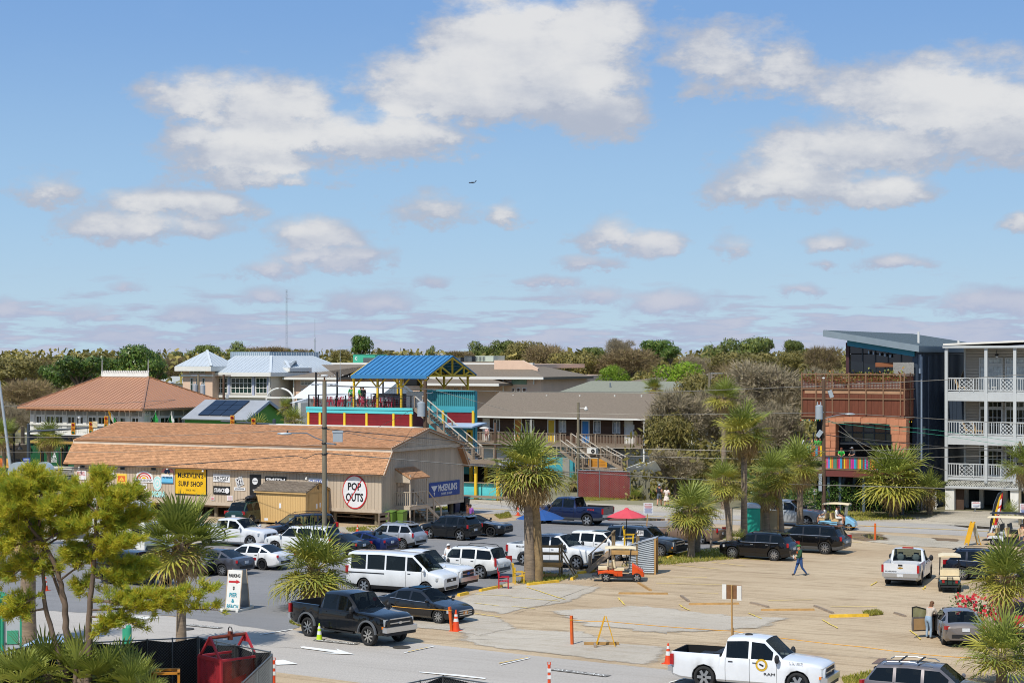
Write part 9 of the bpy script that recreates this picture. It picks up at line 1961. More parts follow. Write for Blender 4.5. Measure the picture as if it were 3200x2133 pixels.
pB_=pole('brown timber pole with white transformer can before the painted rail',*GW(2574,1630),10.7,.16,M('dark pole timber','#5a4636',.9,var=.2,str_=(6,6,.5)))
MB().la([(.001,.2),(.1,.18),(.11,.1),(.001,.05)],10,c=(0,0,10.7)).bd('insulator_cap',mcn,pB_)
tfm(pB_,lx(pB_,2559),lz(pB_,1287),1.05,.28);zl_=lz(pB_,1303);MB().path([(0,-.1,zl_-.1),(.7,-.15,zl_+.1),(1.6,-.2,lz(pB_,1292)),(lx(pB_,2640),-.2,lz(pB_,1292))],.03,6).bd('lamp_arm',mme,pB_,True);MB().ell((lx(pB_,2655),-.2,lz(pB_,1293)),(.4,.14,.08),12,6).bd('lamp_head',mtr,pB_,True)
for(u,v,a) in((2559,1354,35),(2594,1230,-20)):MB().obox((lx(pB_,u),-.25,lz(pB_,v)),(.3,.22,.55),MR(R(a),3,'Y')).bd('floodlight',mtr,pB_)
MB().cbox((-.3,-.2,3.0),(.22,.2,1.3)).bd('meter_box',mtr,pB_)
sC_,_=PT(1329,1300,136.5);xC,yC=xy(sC_,136.5);pC_=pole('dark timber pole with grey transformer can beside the deck stairs',xC,yC,CAMH-(1190-VH)*yC/FPX,.2,MT['dark pole timber'])
tfm(pC_,lx(pC_,1317),lz(pC_,1278),1.25,.36);MB().path([(0,-.1,lz(pC_,1228)),(.5,-.1,lz(pC_,1228)),(lx(pC_,1353),-.1,lz(pC_,1225))],.04,6).bd('side_arm',mme,pC_)
p=AT(10,1440,186);pole('slanting grey steel lamp pole at the frame edge',p.x+.9,p.y,CAMH-(1190-VH)*p.y/FPX,.18,mtr,.12,'lamp_pole',(-1.3,0),grp='lamp poles')
p=AT(74,1200,262);t_=pole('small far pole with crossarm among the trees',p.x,p.y,p.z+(1200-1139)*262/FPX,.16,m_post);zq=lz(t_,1143);MB().box((-1.3,-.06,zq-.07),(1.3,.06,zq+.07)).bd('crossarm',mme,t_);[pc('insulator',t_,(q,0,zq+.15),(.1,.1,.25),m_ins) for q in(-1.1,-.3,1.0)];tfm(t_,lx(t_,80),lz(t_,1185),.8,.2)
p=AT(620,1250,205);t_=pole('pole carrying two pale transformer cans before the peach tower',p.x,p.y,p.z+(1250-1170)*205/FPX,.17,m_post);zq=lz(t_,1172);MB().box((-.8,-.06,zq-.07),(.8,.06,zq+.07)).bd('crossarm',mme,t_);tfm(t_,-.35,lz(t_,1218),1.3,.3);tfm(t_,.5,lz(t_,1220),1.3,.3)
p=AT(699,1250,202);t_=pole('brown pole with single crossarm before the green windows',p.x,p.y,p.z+(1250-1170)*202/FPX,.16,MT['dark pole timber']);zq=lz(t_,1173);MB().box((-.9,-.06,zq-.06),(.8,.06,zq+.06)).bd('crossarm',MT['dark pole timber'],t_);MB().cbox((.4,-.1,lz(t_,1238)),(.3,.2,.4)).bd('junction_box',mtr,t_)
p=AT(1807,1400,170);t_=pole('slim timber pole with small white lamp before the motel',p.x,p.y,CAMH-(1257-VH)*170/FPX,.15,m_post,name='lamp_pole',grp='lamp poles');zq=lz(t_,1275);MB().path([(0,0,zq-.2),(.1,0,zq),(.7,0,zq+.02)],.025,5).bd('lamp_arm',mww,t_);MB().la([(.001,.2),(.08,.18),(.18,-.1),(.12,-.22),(.001,-.2)],10,c=(.72,0,zq-.02)).bd('lamp_shade',mww,t_)
p=AT(1548,1420,160);pole('short brown post at the platform of the bar',p.x,p.y,CAMH-(1320-VH)*160/FPX,.13,MT['dark pole timber']);p=AT(1513,1337,160);t_=lth('street_lamp','flat white lamp head on a thin arm beside the motel balcony','lamp',(p.x,p.y,p.z));MB().ell((0,0,0),(.42,.2,.1),12,6).bd('lamp_head',mww,t_);MB().path([(.3,0,.02),(1.1,0,-.15)],.03,5).bd('lamp_arm',mme,t_)
p=AT(2217,1235,185);t_=pole('far pole with level white lamp arm in the bare trees',p.x,p.y,CAMH-(1163-VH)*185/FPX,.14,m_post);zq=lz(t_,1166);MB().path([(0,0,zq),(1.4,0,zq-.02)],.03,5).bd('lamp_arm',mtr,t_)
p=GW(3196,1640);t_=pole('pale post with two floodlights at the palm by the condominium',p[0]-.2,p[1],6.2,.12,m_post,name='flood_pole');b=MB();[b.obox((lx(t_,3180),-.1,lz(t_,1437)+q*0),(.6,.25,.35),MR(R(10),3,'Y')) for q in(0,)];b.bd('floodlight',mtg,t_)
def wire(lb,pts,r_=.018,mat=mwi,sag=0.):
 """pts: (u, v, Y) points joined by gentle sags"""
 P=[AT(*p) for p in pts];o=P[0].copy();out=[]
 for a,c in zip(P,P[1:]):
  for i in RG(10):f=i/10;out.append(a.lerp(c,f)-V_((0,0,sag*4*f*(1-f)))-o)
 out.append(P[-1]-o);t_=MB();t_.path(out,r_,4,0,False);ob=t_.bd('overhead_wire',mat);ob.location=o;ob.rotation_euler=(0,0,0);return tag(ob,lb,'wire','overhead wires')
ya,yb=pA_.location.y,pB_.location.y
wire('thick black cable crossing the shop front below the roof edge',[(-80,1472,125),(0,1468,124),(523,1454,121),(800,1433,119.5),(925,1423,119),(955,1432,118.8),(985,1418,118.4),(1012,1415,ya)],.028)
wire('cable from the shop pole sweeping below the painted rail to the frame edge',[(1016,1415,ya),(1600,1464,124),(2400,1510,130),(2960,1525,134),(3260,1531,136)],.03,mwl)
wire('topmost bare wire from the shop pole across the motel roof',[(1024,1204,ya),(1600,1224,128),(2070,1225,132),(2574,1205,yb),(2958,1186,140),(3260,1166,142)],.022,mwl)
wire('faint wire over the pub eaves toward the peach tower',[(-60,1270,190),(300,1263,180),(666,1242,202)],.02,mwl);wire('thin wire over the pub street palms to the shop roof',[(-60,1365,150),(400,1366,140),(800,1350,130),(1014,1336,ya)],.016,mwl);wire('thin wire low over the near shop roof from the lamp arm',[(-60,1413,150),(370,1412,135),(800,1395,125),(1012,1390,ya)],.014,mwl)
wire('bare wire from the motel roof to the transformer of the brown pole',[(1020,1206,ya+2),(1350,1216,150),(1600,1285,150),(2025,1296,148),(2400,1291,142),(2546,1289,yb)],.018,mwl);wire('double cable below the motel balcony, upper one',[(1330,1370,yC),(1600,1391,142),(1870,1398,140),(2400,1411,138),(2740,1406,140),(3260,1390,144)],.024,mwl);wire('double cable below the motel balcony, lower one',[(1330,1395,yC),(1600,1404,143),(2000,1425,140),(2400,1435,138),(2740,1432,140),(3260,1420,144)],.018,mwl)
wire('wire with spacers from the stairs over the gable',[(1016,1340,ya),(1300,1366,135),(1600,1391,150)],.03,mwi);wire('second wire from the shop pole to the stair pole',[(1018,1338,ya),(1180,1370,128),(1480,1403,140)],.018,mwl)
wire('wire from the brown pole lamp to the upper condominium post',[(2580,1287,yb),(2958,1310,142),(3260,1328,144)],.022,mwl);wire('green wire from the brown pole crossing the dark blue wall',[(2580,1316,yb),(2700,1320,140),(2954,1347,144),(3260,1392,146)],.014,MT['generator green']);wire('lower green wire crossing the dark blue wall',[(2580,1318,yb),(2954,1361,144),(3260,1408,146)],.014,MT['generator green'])
wire('cable with splice box from the brown pole over the folding windows',[(2578,1357,yb),(2616,1363,139),(2958,1397,142),(3260,1420,144)],.03,mwi);wire('steep twisted stay from the brown pole across the folding windows',[(2578,1310,yb),(2620,1325,yb+1),(2740,1440,yb+3),(2850,1520,yb+4)],.03,mwl);wire('second twisted stay slanting behind the wide low palm',[(2618,1345,yb+1),(2740,1408,yb+2),(2960,1470,yb+4)],.026,mwl);wire('short service wire from the dark pole to the red slats',[(1329,1255,yC),(1250,1300,yC-1),(1180,1335,yC-2)],.02,mwi)
s_,_=PT(89,1400,138.5);x,y=xy(s_,138.5);t_=lth('traffic_signal','dark mast arm with yellow traffic signals before the white pub','traffic signal',(x,y,0));m_mast=M('dark mast paint','#3c444b',.5,.3,.05)
zt_=lz(t_,1325);MB().la([(.2,0),(.15,zt_),(.001,zt_+.1)],12).bd('mast',m_mast,t_);za=lz(t_,1341);xe=lx(t_,345);MB().path([(0,0,za-.2),(xe*.5,-1.0,za+.05),(xe,-2.,lz(t_,1330))],[.12,.1,.06],8).bd('mast_arm',m_mast,t_)
def signal(par,x_,y_,z_,back=False):
 b=MB();b.cbox((x_,y_,z_),(.38,.26,1.2));h_=b.bd('signal_head',M('signal yellow','#c98a1c',.5,var=.05),par)
 for i,c_ in enu((mtl,m_amber,M('signal green','#1d6b46',.4,var=0))):
  sb2('lens',MB().la([(.001,0),(.13,0),(.13,.03)],12,c=(x_,y_-.14,z_+.38-.38*i),M3=X90),mbk if back else c_,h_);sb2('visor',MB().path([(x_+.16*cos(q),y_-.26,z_+.38-.38*i+.16*sin(q)) for q in(0,.6,1.2,1.57,2,2.6,3.14)],.03,4),MT['signal yellow'],h_)
for u,v in((239,1337),(297,1334),(347,1316)):f=(u-89)/(345-89);signal(t_,lx(t_,u),-2.0*f-.1,lz(t_,v))
MB().cbox((lx(t_,310),-1.9,lz(t_,1323)),(.5,.05,.6)).bd('sign_back',mcr,t_);b=MB();b.cbox((lx(t_,85),-.25,lz(t_,1434)),(.75,.05,.26));o=b.bd('street_sign',mbp,t_);MB().cbox((lx(t_,85),-.25,lz(t_,1443)),(.75,.05,.26)).bd('street_sign',MT['royal blue sign'],t_)
for txt,v in(('ASHLEY',1434),('CENTER',1443)):lett(t_,txt,mws,(lx(t_,85),-.28,lz(t_,v)),.6,.17)
MB().la([(.05,0),(.05,.5),(.14,.56),(.16,.72),(.001,.76)],10,c=(lx(t_,257),-1.3,lz(t_,1322))).bd('camera_dome',mcn,t_)
s_,_=PT(700,1365,138.5);x,y=xy(s_,138.5);t_=lth('traffic_signal','second mast arm with two signals just above the shop ridge','traffic signal',(x+5,y-2,0));MB().la([(.2,0),(.16,6.6),(.001,6.7)],12).bd('mast',m_mast,t_);xa,xb=lx(t_,690),0;MB().path([(0,0,lz(t_,1326)),(xa,0,lz(t_,1315))],[.12,.07],8).bd('mast_arm',m_mast,t_)
for u,v in((727,1317),(793,1326)):signal(t_,lx(t_,u),-.12,lz(t_,v))
p=AT(44,1440,187);t_=pthing('street_lamp','black post with two bell-shaped lamps before the street palm','lamp',p.x,p.y);zt_=lz(t_,1356);MB().la([(.13,0),(.1,zt_),(.001,zt_+.15)],10).bd('post',mbk,t_)
for u in(27,61):b=MB();x_=lx(t_,u);zq=lz(t_,1400);b.la([(.001,.55),(.09,.5),(.1,.2),(.42,-.12),(.36,-.12),(.001,.05)],14,c=(x_,0,zq));b.bd('lamp_shade',mbk,t_);MB().path([(0,0,lz(t_,1380)),(x_,0,lz(t_,1380)),(x_,0,zq+.5)],.03,5).bd('lamp_arm',mbk,t_)
s_,z_=PT(2,1460,143);t_=gth('kiosk','green stall front with two colourful food posters at the frame edge','kiosk',s_,143.5);s1_=PT(32,1460,143)[0];bx_(MB(),s_-3,s1_,143,146,0,3.2).bd('wall',mwd,t_);bx_(MB(),s_-3,s1_,142.9,143,0,2.1).bd('green_front',m_pubg,t_)
for q,cc in((.1,'#c96b2a'),(.75,'#d8a24a')):pc('poster',t_,(s_+(s1_-s_)*q,142.87,1.35),((s1_-s_)*.38,.03,1.0),M('poster '+cc[1:],cc,.5,var=.5,scale=3))
pc('dark_hut',t_,(s1_+1.0,143.2,.9),(1.6,1,1.8),mbk)
for u,v0,lab in((895,896,'taller thin lattice radio mast over the civic hall'),(984,997,'shorter slim radio mast with stepped tube')):
 p=AT(u,1100,330);t_=pthing('radio_mast',lab,'mast',p.x,p.y);zt_=CAMH+(VH-v0)*330/FPX
 if u<950:
  b=MB();[b.tube((.18*cos(q),.18*sin(q),0),(.12*cos(q),.12*sin(q),zt_-.5),.035,n=4) for q in(0,2.1,4.2)];b.bd('mast_leg',mtr,t_);b=MB()
  for i in RG(40):z=zt_*i/41;a=(i%3)*2.1;b.tube((.17*cos(a),.17*sin(a),z),(.17*cos(a+2.1),.17*sin(a+2.1),z+zt_/41),.02,n=3)
  b.bd('mast_brace',mtr,t_);MB().bar((0,0,zt_-2.2),(.8,0,zt_-2.2),.05).bd('side_aerial',mtr,t_)
 else:MB().path([(0,0,0),(0,0,zt_-6.5),(0,0,zt_-6.4),(0,0,zt_-3.4),(0,0,zt_-3.3),(0,0,zt_)],[.2,.2,.1,.1,.04,.03],8).bd('mast_tube',mtr,t_);MB().bar((-.3,0,zt_-4),(.35,0,zt_-4),.06).bd('side_aerial',mtr,t_)
p=AT(1063,1120,230);t_=lth('radio_mast','short whip aerial on the zinc roof near the generator','mast',(p.x,p.y,8));MB().tube((0,0,0),(0,0,CAMH+(VH-1085)*230/FPX-8),.05,.02,5).bd('mast_tube',mtr,t_)
p=AT(1476,571,2600);t_=lth('aeroplane','small dark high-tailed transport aeroplane in the sky','aeroplane',tuple(p),R(8));m_pl=M('plane grey','#56657a',.5,.2,.03);MB().path([(-5.2,0,.1),(-4.4,0,0),(2,0,0),(4.5,0,.9)],[.3,.95,.9,.25],10).bd('fuselage',m_pl,t_,True)
MB().pr([(-1.8,0,.9),(.2,0,.9),(2.6,7.5,.5),(1.6,7.5,.5)],(0,0,.15)).pr([(-1.8,0,.9),(.2,0,.9),(2.6,-7.5,.5),(1.6,-7.5,.5)],(0,0,.15)).bd('wing',m_pl,t_);MB().pr([(3.2,0,.7),(5.0,0,.9),(6.0,0,3.1),(4.9,0,3.1)],(0,.2,0)).pr([(4.8,-2.6,3.1),(6.2,-2.6,3.1),(6.2,2.6,3.1),(4.6,2.6,3.1)],(0,0,.15)).bd('tail',m_pl,t_)
b=MB();[b.path([(-1.6,q,.1),(.6,q,.1)],.36,8) for q in(-2.4,-4.4,2.4,4.4)];b.bd('engine',m_pl,t_)
def cone(lb,u,v,h,mat,bands=((.42,.62),(.74,.88)),grp='traffic cones'):
 x,y=GW(u,v);t_=pthing('traffic_cone',lb,'traffic cone',x,y,GA,grp);r_=h*.19;f=lambda z:r_*(1-z*.82);MB().la([(r_,.03),(f(1)*h/h,h),(f(1)*.6,h+.01),(.001,h-.01)],16).bd('cone_body',mat,t_,True);MB().box((-h*.25,-h*.25,0),(h*.25,h*.25,.035)).bd('cone_foot',mbk if mat is m_conel else mat,t_)
 for a,c in bands:b=MB();q=lambda z:r_+(f(1)-r_)*z+.006;b.la([(q(a),h*a),(q(c),h*c)],16);b.bd('reflective_band',mcn,t_,True)
 return t_
cone('lime yellow cone standing in the street beside the black pickup',998,1999,.74,m_conel,((.35,.55),(.7,.84)));cone('orange cone touching the orange post by the dark grey sedan',1425,1970,.95,mco,((.45,.6),(.7,.8)));cone('worn red-orange cone beside the white work pickup',2088,2072,.82,mco);cone('small orange cone on the verge beside the far palm',1619,1610,.72,mco,((.4,.6),));cone('tiny orange cone in the weeds before the blue coupe',1117,1660,.5,mco,((.4,.6),));cone('orange cone seen through the pine, upper one',44,1815,.72,mco);cone('orange cone standing on the lot edge between the pine trunks',143,1845,.72,mco)
def bpo(lb,u,v,h):x,y=GW(u,v);t_=pthing('delineator_post',lb,'delineator',x,y);MB().la([(.2,0),(.2,.05),(.06,.06),(.055,h),(.001,h+.02)],12).bd('post_tube',mco,t_);[pc('reflective_band',t_,(0,0,h*q),(.125,.125,.14),mcn) for q in(.55,.8)];MB().path([(-.05,0,h),(-.05,0,h+.1),(.05,0,h+.1),(.05,0,h)],.018,5).bd('handle',mco,t_)
bpo('orange and white banded post at the mesh fence corner',856,2150,1.05);bpo('orange post tip at the frame bottom',1716,2160,1.0)
m_opost=M('orange painted post','#cf5c1c',.7,var=.12,scale=3);m_rope=M('yellow rope','#d99a1e',.6,var=0)
def opost(lb,u,v,h,lean=0,grp='orange rope posts'):x,y=GW(u,v);t_=pthing('marker_post',lb,'post',x,y,GA,grp);MB().bar((0,0,-.02),(lean,0,h),.11,.11).bd('post',m_opost,t_);MB().la([(.08,-.02),(.085,0),(.08,.02)],10,c=(lean*.86,0,h*.86)).bd('rope_loop',m_rope,t_);return V_((x,y,h*.86))
q1=opost('orange square post at the lot entrance left of the yellow A-frame',1788,2013,1.25,-.04);q2=opost('leaning orange post behind the cone by the dark grey sedan',1412,1971,1.1,-.12);q3=opost('orange post on the far street kerb beside the puddle',2735,1687,1.15)
def rope(lb,pts,sag=.06):
 o=pts[0];out=[]
 for a,c in zip(pts,pts[1:]):
  for i in RG(12):f=i/12;out.append(a.lerp(c,f)-V_((0,0,sag*4*f*(1-f)))-o)
 out.append(pts[-1]-o);b=MB();b.path(out,.014,4,0,False);ob=b.bd('rope',m_rope);ob.rotation_euler=(0,0,0);ob.location=o;tag(ob,lb,'rope','yellow ropes')
def gz(u,v,z):x,y=GW(u,v,z);return V_((x,y,z))
x_,y_=GW(1892,2020);x2_,y2_=GW(2288,2010)
rope('yellow rope strung from the orange entrance post past the A-frame to the sign stake',[q1,V_((x_,y_,1.1)),V_((x2_,y2_,.55))],.03);rope('yellow rope running low from the sign stake across the sand',[V_((x2_,y2_,.55)),gz(2700,2020,.5),gz(3040,2055,.45)],.05);rope('yellow tape from the leaning orange post along the sedan flank',[q2-V_((.05,0,0)),gz(1226,1893,1.0)],.02);rope('yellow tape from the street kerb post toward the blue cart',[q3,gz(2640,1645,1.0)],.04)
m_yfr=M('yellow frame paint','#d8a21c',.6,var=.08)
def aframe(lb,u,v,h,w_,name='a_frame',panel=None,rz=0,grp='A-frame stands'):
 x,y=GW(u,v);t_=pthing(name,lb,'sign stand',x,y,rz,grp)
 for sd in(-1,1):
  for e in(-1,1):MB().bar((sd*w_/2,e*.2,0),(sd*.03,e*.18,h),.09,.035).bd('leg',m_yfr,t_)
  if panel:b=MB();M3=MR(atan2(w_/2,h)*-sd,3,'Y');b.obox((sd*w_/4,0,h*.52),(.03,.52,h*.9),M3);b.bd('panel',panel[0] if sd<0 else panel[1],t_)
 return t_
t_=aframe('yellow wooden A-frame stand without panels at the lot entrance',1892,2018,1.28,.82);MB().box((-.9,.25,.02),(.6,.35,.14)).bd('foot_board',mlu,t_);MB().box((-.5,-.5,.02),(-.4,.4,.13)).bd('foot_board',mwd,t_)
aframe('yellow A-frame board with pale poster by the rental carts',3040,1702,1.55,1.0,panel=(m_yfr,M('pale poster face','#c4c9bd',.5,var=.25,scale=4)),rz=R(20))
x,y=GW(2288,2012);t_=pthing('stake_sign','brown and white board seen from behind on a tall timber stake','sign',x,y,GA+R(12));MB().bar((0,0,0),(-.02,0,2.55),.1,.06).bd('stake',mlu,t_);MB().bar((.03,.06,0),(.02,.06,.7),.14,.05).bd('stake_brace',mlu,t_);MB().box((-.42,.04,1.95),(.42,.06,2.55)).bd('board',M('brown board back','#7a5636',.8,var=.2,scale=5),t_);MB().box((-.44,.02,1.93),(-.26,.055,2.57)).bd('white_strip',mww,t_);MB().box((.2,.02,1.90),(.40,.055,2.53)).bd('white_strip',mww,t_)
def ntc(lb,u,vb,u0,v0,u1,v1,big=True,post=mlu,lines=8,title='PAY TO PARK'):
 x,y=GW(u,vb);t_=pthing('notice_sign',lb,'sign',x,y,GA+R(24),'parking notices');k_=y/FPX;w_,h_=abs(u1-u0)*k_,abs(v1-v0)*k_;zc=CAMH-((v0+v1)/2-VH)*k_;xc=((u0+u1)/2-u)*k_
 MB().bar((0,0,0),(xc,0,zc+h_*.4),.09,.07).bd('post',post,t_);MB().box((xc-w_/2,-.07,zc-h_/2),(xc+w_/2,-.045,zc+h_/2)).bd('sign_board',mws,t_)
 lett(t_,title,mrp,(xc,-.074,zc+h_*.38),w_*.7,h_*.1)
 for i in RG(lines):b=MB();z=zc+h_*(.24-.70*i/lines);q=w_*(.42-.05*(i%3));b.box((xc-q,-.075,z-h_*.022),(xc+q,-.07,z+h_*.022));b.bd('text_line',mrp if i<lines/2-1 else mbp,t_)
 return t_
ntc('white parking notice with red and blue lines behind the red parasol stand',2015,1722,2011,1570,2041,1605);ntc('white parking notice on the plywood screen beside the green toilet',2392,1662,2369,1579,2391,1612);ntc('white parking notice by the carts at the frame edge',3198,1690,3187,1572,3212,1610)
ntc('small white lot sign on short legs before the garage',3046,1598,3036,1566,3063,1586,lines=3,title='UNIT LOT',post=mme);ntc('slim white regulation sign on a grey post before the hedge',2545,1596,2540,1526,2551,1544,post=mme,lines=3,title='NO PARKING')
x,y=GW(742,1905);t_=pthing('sandwich_board','tall white sandwich board reading PARKING PIER and BEACH with a red arrow','sign',x,y,R(-20));h=1.92
tl=.16
for sd,mm in((-1,mww),(1,mme)):
 M3=MR(sd*tl,3,'X');MB().obox((0,sd*.36,h/2+.08),(.78,.025,h),M3).bd('board',mm,t_);b=MB()
 for e in(-1,1):b.obox((e*.39,sd*.36,h/2+.08),(.04,.04,h),M3)
 b.bd('board_frame',M('rusty white frame','#b9a48c',.7,var=.2),t_)
for e in(-1,1):MB().box((e*.42-.06,-.85,0),(e*.42+.06,.8,.12)).bd('skid',mww,t_)
MB().box((-.5,-.82,.1),(.5,-.68,.2)).box((-.5,.55,.1),(.5,.7,.2)).bd('crossbar',mww,t_)
for txt,z,wd,ht,mm in(('PARKING',1.72,.62,.17,mbs),('$',1.12,.1,.18,mbs),('PIER',.80,.42,.2,M('turquoise paint','#2a93a4',.5,var=.05)),('&',.52,.16,.18,None),('BEACH',.25,.62,.2,None)):
 mm=mm or MT['turquoise paint'];me=txm(txt,mm,bold=.02);o=NO('lettering',me,t_);yy_=-.36-.018-(h/2+.08-z)*tan(tl)*1.0;o.location=(.0,yy_-.005,z);o.rotation_euler=(R(90)-tl,0,0);o.scale=(wd,ht,1)
zz_=1.42;yy_=-.36-.03-(h/2+.08-zz_)*tan(tl);MB().pr([(-.3,yy_,zz_-.04),(.12,yy_,zz_-.04),(.12,yy_,zz_-.09),(.32,yy_,zz_+.01),(.12,yy_,zz_+.11),(.12,yy_,zz_+.05),(-.3,yy_,zz_+.05)],(0,.012,0)).bd('arrow',mrp,t_)
def log(lb,u0,v0,u1,v1,w_,h,m,name='wheel_stop',cat='wheel stop',grp='yellow wheel stops',z=0):(x0,y0),(x1,y1)=GW(u0,v0),GW(u1,v1);L=hypot(x1-x0,y1-y0);t_=MB();t_.add([(0,-w_/2,z),(L,-w_/2,z),(L,w_/2,z),(0,w_/2,z),(.03,-w_*.36,z+h),(L-.03,-w_*.36,z+h),(L-.03,w_*.36,z+h),(.03,w_*.36,z+h)],[(3,2,1,0),(4,5,6,7),(0,1,5,4),(1,2,6,5),(2,3,7,6),(3,0,4,7)]);o=t_.bd(name,m);o.location=(x0,y0,0);o.rotation_euler=(0,0,atan2(y1-y0,x1-x0));return tag(o,lb,cat,grp)
m_ystop=M('yellow kerb paint','#d8ae2c',.7,var=.18,scale=4)
for q in(('yellow kerb log at the shaggy palm base',1648,1829,1745,1818),('yellow kerb stub beside the bench stand',1786,1812,1802,1800),('yellow kerb log beside the orange cart',1806,1792,1858,1785),('yellow kerb log at the red garden chair',1500,1848,1568,1834),('yellow kerb log under the white heavy pickup nose',1432,1862,1462,1855),('yellow concrete stop alone on the open sand',2592,1928,2714,1925),('yellow stop behind the bronze-grey sedan',3086,1980,3122,1976),('yellow kerb log on the grass strip',2112,1736,2148,1726),('yellow kerb stub near the corrugated booth',2086,1745,2104,1739)):log(q[0],*q[1:],.2,.14,m_ystop)
for q in(('long round timber on the sand past the orange cart',1932,1855,2088,1856),('short timber angled below the orange cart',1995,1822,2034,1846),('long timber on the sand behind the stake sign',2152,1889,2310,1887),('weathered plank pointing at the long timber',2128,1863,2153,1880),('dark plank right of the stake sign',2345,1884,2402,1898),('timber lying toward the yellow concrete stop',2378,1907,2546,1906),('thin pink-grey plank touching the yellow concrete stop',2545,1894,2604,1917),('thin plank near the open car door',2795,1916,2830,1927)):log(q[0],*q[1:],.13,.10,mlu if 'plank' not in q[0] else mwd,'timber_plank','plank','loose timbers in the lot')
def psl(lb,u,vb,utop,vtop,rpx,hx,drop=.5):
 x,y=GW(u,vb);k_=y/FPX;zt=CAMH-(vtop-VH)*k_;r_=rpx*k_;t_=lth('parasol',lb,'parasol',(x,y,0),.2,'parasols');MB().tube((0,0,0),(0,0,zt+.05),.025).bd('parasol_pole',mbk,t_);mm=M('parasol cloth '+hx[1:],hx,.8,var=.06)
 for i in RG(8):
  a,c=i*pi/4,(i+1)*pi/4;P=lambda q,r2,z:(r2*cos(q),r2*sin(q),z);m_=(a+c)/2
  MB().add([P(a,.12,zt),P(c,.12,zt),P(a,r_*.6,zt-drop*.5),P(m_,r_*.56,zt-drop*.52),P(c,r_*.6,zt-drop*.5),P(a,r_,zt-drop),P(m_,r_*.94,zt-drop*1.0),P(c,r_,zt-drop)],[(0,2,3),(0,3,1),(1,3,4),(2,5,6,3),(3,6,7,4)]).bd('parasol_panel',mm,t_)
  MB().path([P(a,.03,zt-.06),P(a,r_*.98,zt-drop-.02)],.01,4,0,False).bd('parasol_rib',mme,t_)
 MB().la([(.18,-.02),(.1,.07),(.001,.1)],10,c=(0,0,zt)).bd('parasol_cap',mm,t_)
psl('blue parasol beside the shaggy palm, over the weathered stand',1688,1768,1688,1590,78,'#1d4a86',.55);psl('red parasol over the yellow high chair stand',1958,1768,1958,1590,64,'#c94650',.45)
m_tw=M('weathered stand timber','#7d6b4e',.85,var=.2,rand=.12)
def stand(lb,u,v,w_,d_,zdk,rails,name='timber_stand'):
 x,y=GW(u,v);t_=pthing(name,lb,'stand',x,y,GA+R(20),'attendant stands')
 for i in RG(6):pc('plank',t_,(0,-d_/2+d_*(i+.5)/6,zdk),(w_,d_/6-.012,.05),m_tw)
 for a in(-1,1):
  for c in(-1,1):pc('post',t_,(a*(w_/2-.05),c*(d_/2-.05),(zdk+1.0)/2),(.1,.1,zdk+1.0),m_tw)
  sp('hand_rail',t_,(a*(w_/2-.05),-d_/2-.1,zdk+1.0),(a*(w_/2-.05),d_/2+.1,zdk+1.0),(.12,.05),m_tw);pc('rim_board',t_,(a*w_/2,0,zdk-.13),(.05,d_,.24),mlu if a>0 else m_tw)
 for c in(-1,1):pc('rim_board',t_,(0,c*d_/2,zdk-.13),(w_,.05,.24),mlu)
 return t_
t_=stand('low weathered timber stand in front of the white pickup',1718,1800,1.35,1.1,.85,True)
for dx in(.1,.9):sp('brace',t_,(.6+dx*.1,-.5+dx*.9,1.5),(1.5,-.5+dx*.9,.05),(.1,.06),m_tw);
pc('rail_board',t_,(0,-.5,1.35),(1.3,.05,.16),m_tw);pc('rail_board',t_,(0,-.5,1.75),(1.3,.05,.14),m_tw);pc('rim_board',t_,(-.1,-.6,.12),(1.2,.05,.22),mlu)
t_=stand('higher timber stand with steps, yellow chair and red parasol',1955,1788,1.5,1.3,1.35,True)
for i in RG(5):pc('stair_tread',t_,(-1.0-.26*i,0,1.15-.25*i),(.28,1.0,.05),mlu)
for c in(-.5,.5):sp('stair_stringer',t_,(-.7,c,1.3),(-2.2,c,.05),(.06,.26),mwd);sp('stair_rail',t_,(-.7,c,2.3),(-2.1,c,1.0),(.1,.06),mwd);pc('stair_post',t_,(-2.05,c,.5),(.1,.1,1.0),mwd)
pc('price_board',t_,(.9,-.7,2.35),(.36,.03,.3),mws);lett(t_,'$20',mbs,(.9,-.725,2.38),.28,.2)
def amc(lb,loc,rz,m,h=1.0,name='garden_chair',legs=.42):
 t_=lth(name,lb,'chair',loc,rz,'painted garden chairs')
 for i in RG(4):pc('seat_slat',t_,(0,-.22+.13*i,legs),(.5,.115,.03),m)
 for i in RG(5):pc('back_slat',t_,(-.2+.1*i,.3,legs+.36),(.085,.03,.62),m,(R(-10),0,0))
 for a in(-1,1):
  pc('leg',t_,(a*.25,-.24,(legs+.2)/2),(.06,.06,legs+.2),m);pc('leg',t_,(a*.25,.26,(legs+.5)/2),(.06,.06,legs+.5),m);pc('armrest',t_,(a*.27,-.0,legs+.22),(.09,.6,.03),m)
 pc('back_rail',t_,(0,.33,legs+.66),(.54,.04,.08),m);return t_
m_redch=M('red chair paint','#b4182a',.45,var=.06);m_yelch=M('yellow chair paint','#d9ae1c',.45,var=.06)
x,y=GW(1574,1838);amc('bright red wooden armchair on the lot edge',(x,y,0),GA+R(120),m_redch);x,y=GW(1621,1822);amc('yellow wooden armchair beside the shaggy palm',(x,y,0),GA+R(130),m_yelch)
p=t_.matrix_basis@V_((.2,0,1.38));amc('tall yellow chair standing on the timber stand',tuple(p),GA+R(110),m_yelch,legs=.6)
x,y=GW(2010,1790);t_=pthing('corrugated_booth','open booth of corrugated sheet on new timber framing','booth',x,y,R(-12));w_,d_,h_=1.5,.95,2.05;m_cor=M('corrugated zinc','#b4bbc0',.4,.3,.08,2)
n_=17;b=MB();P=[]
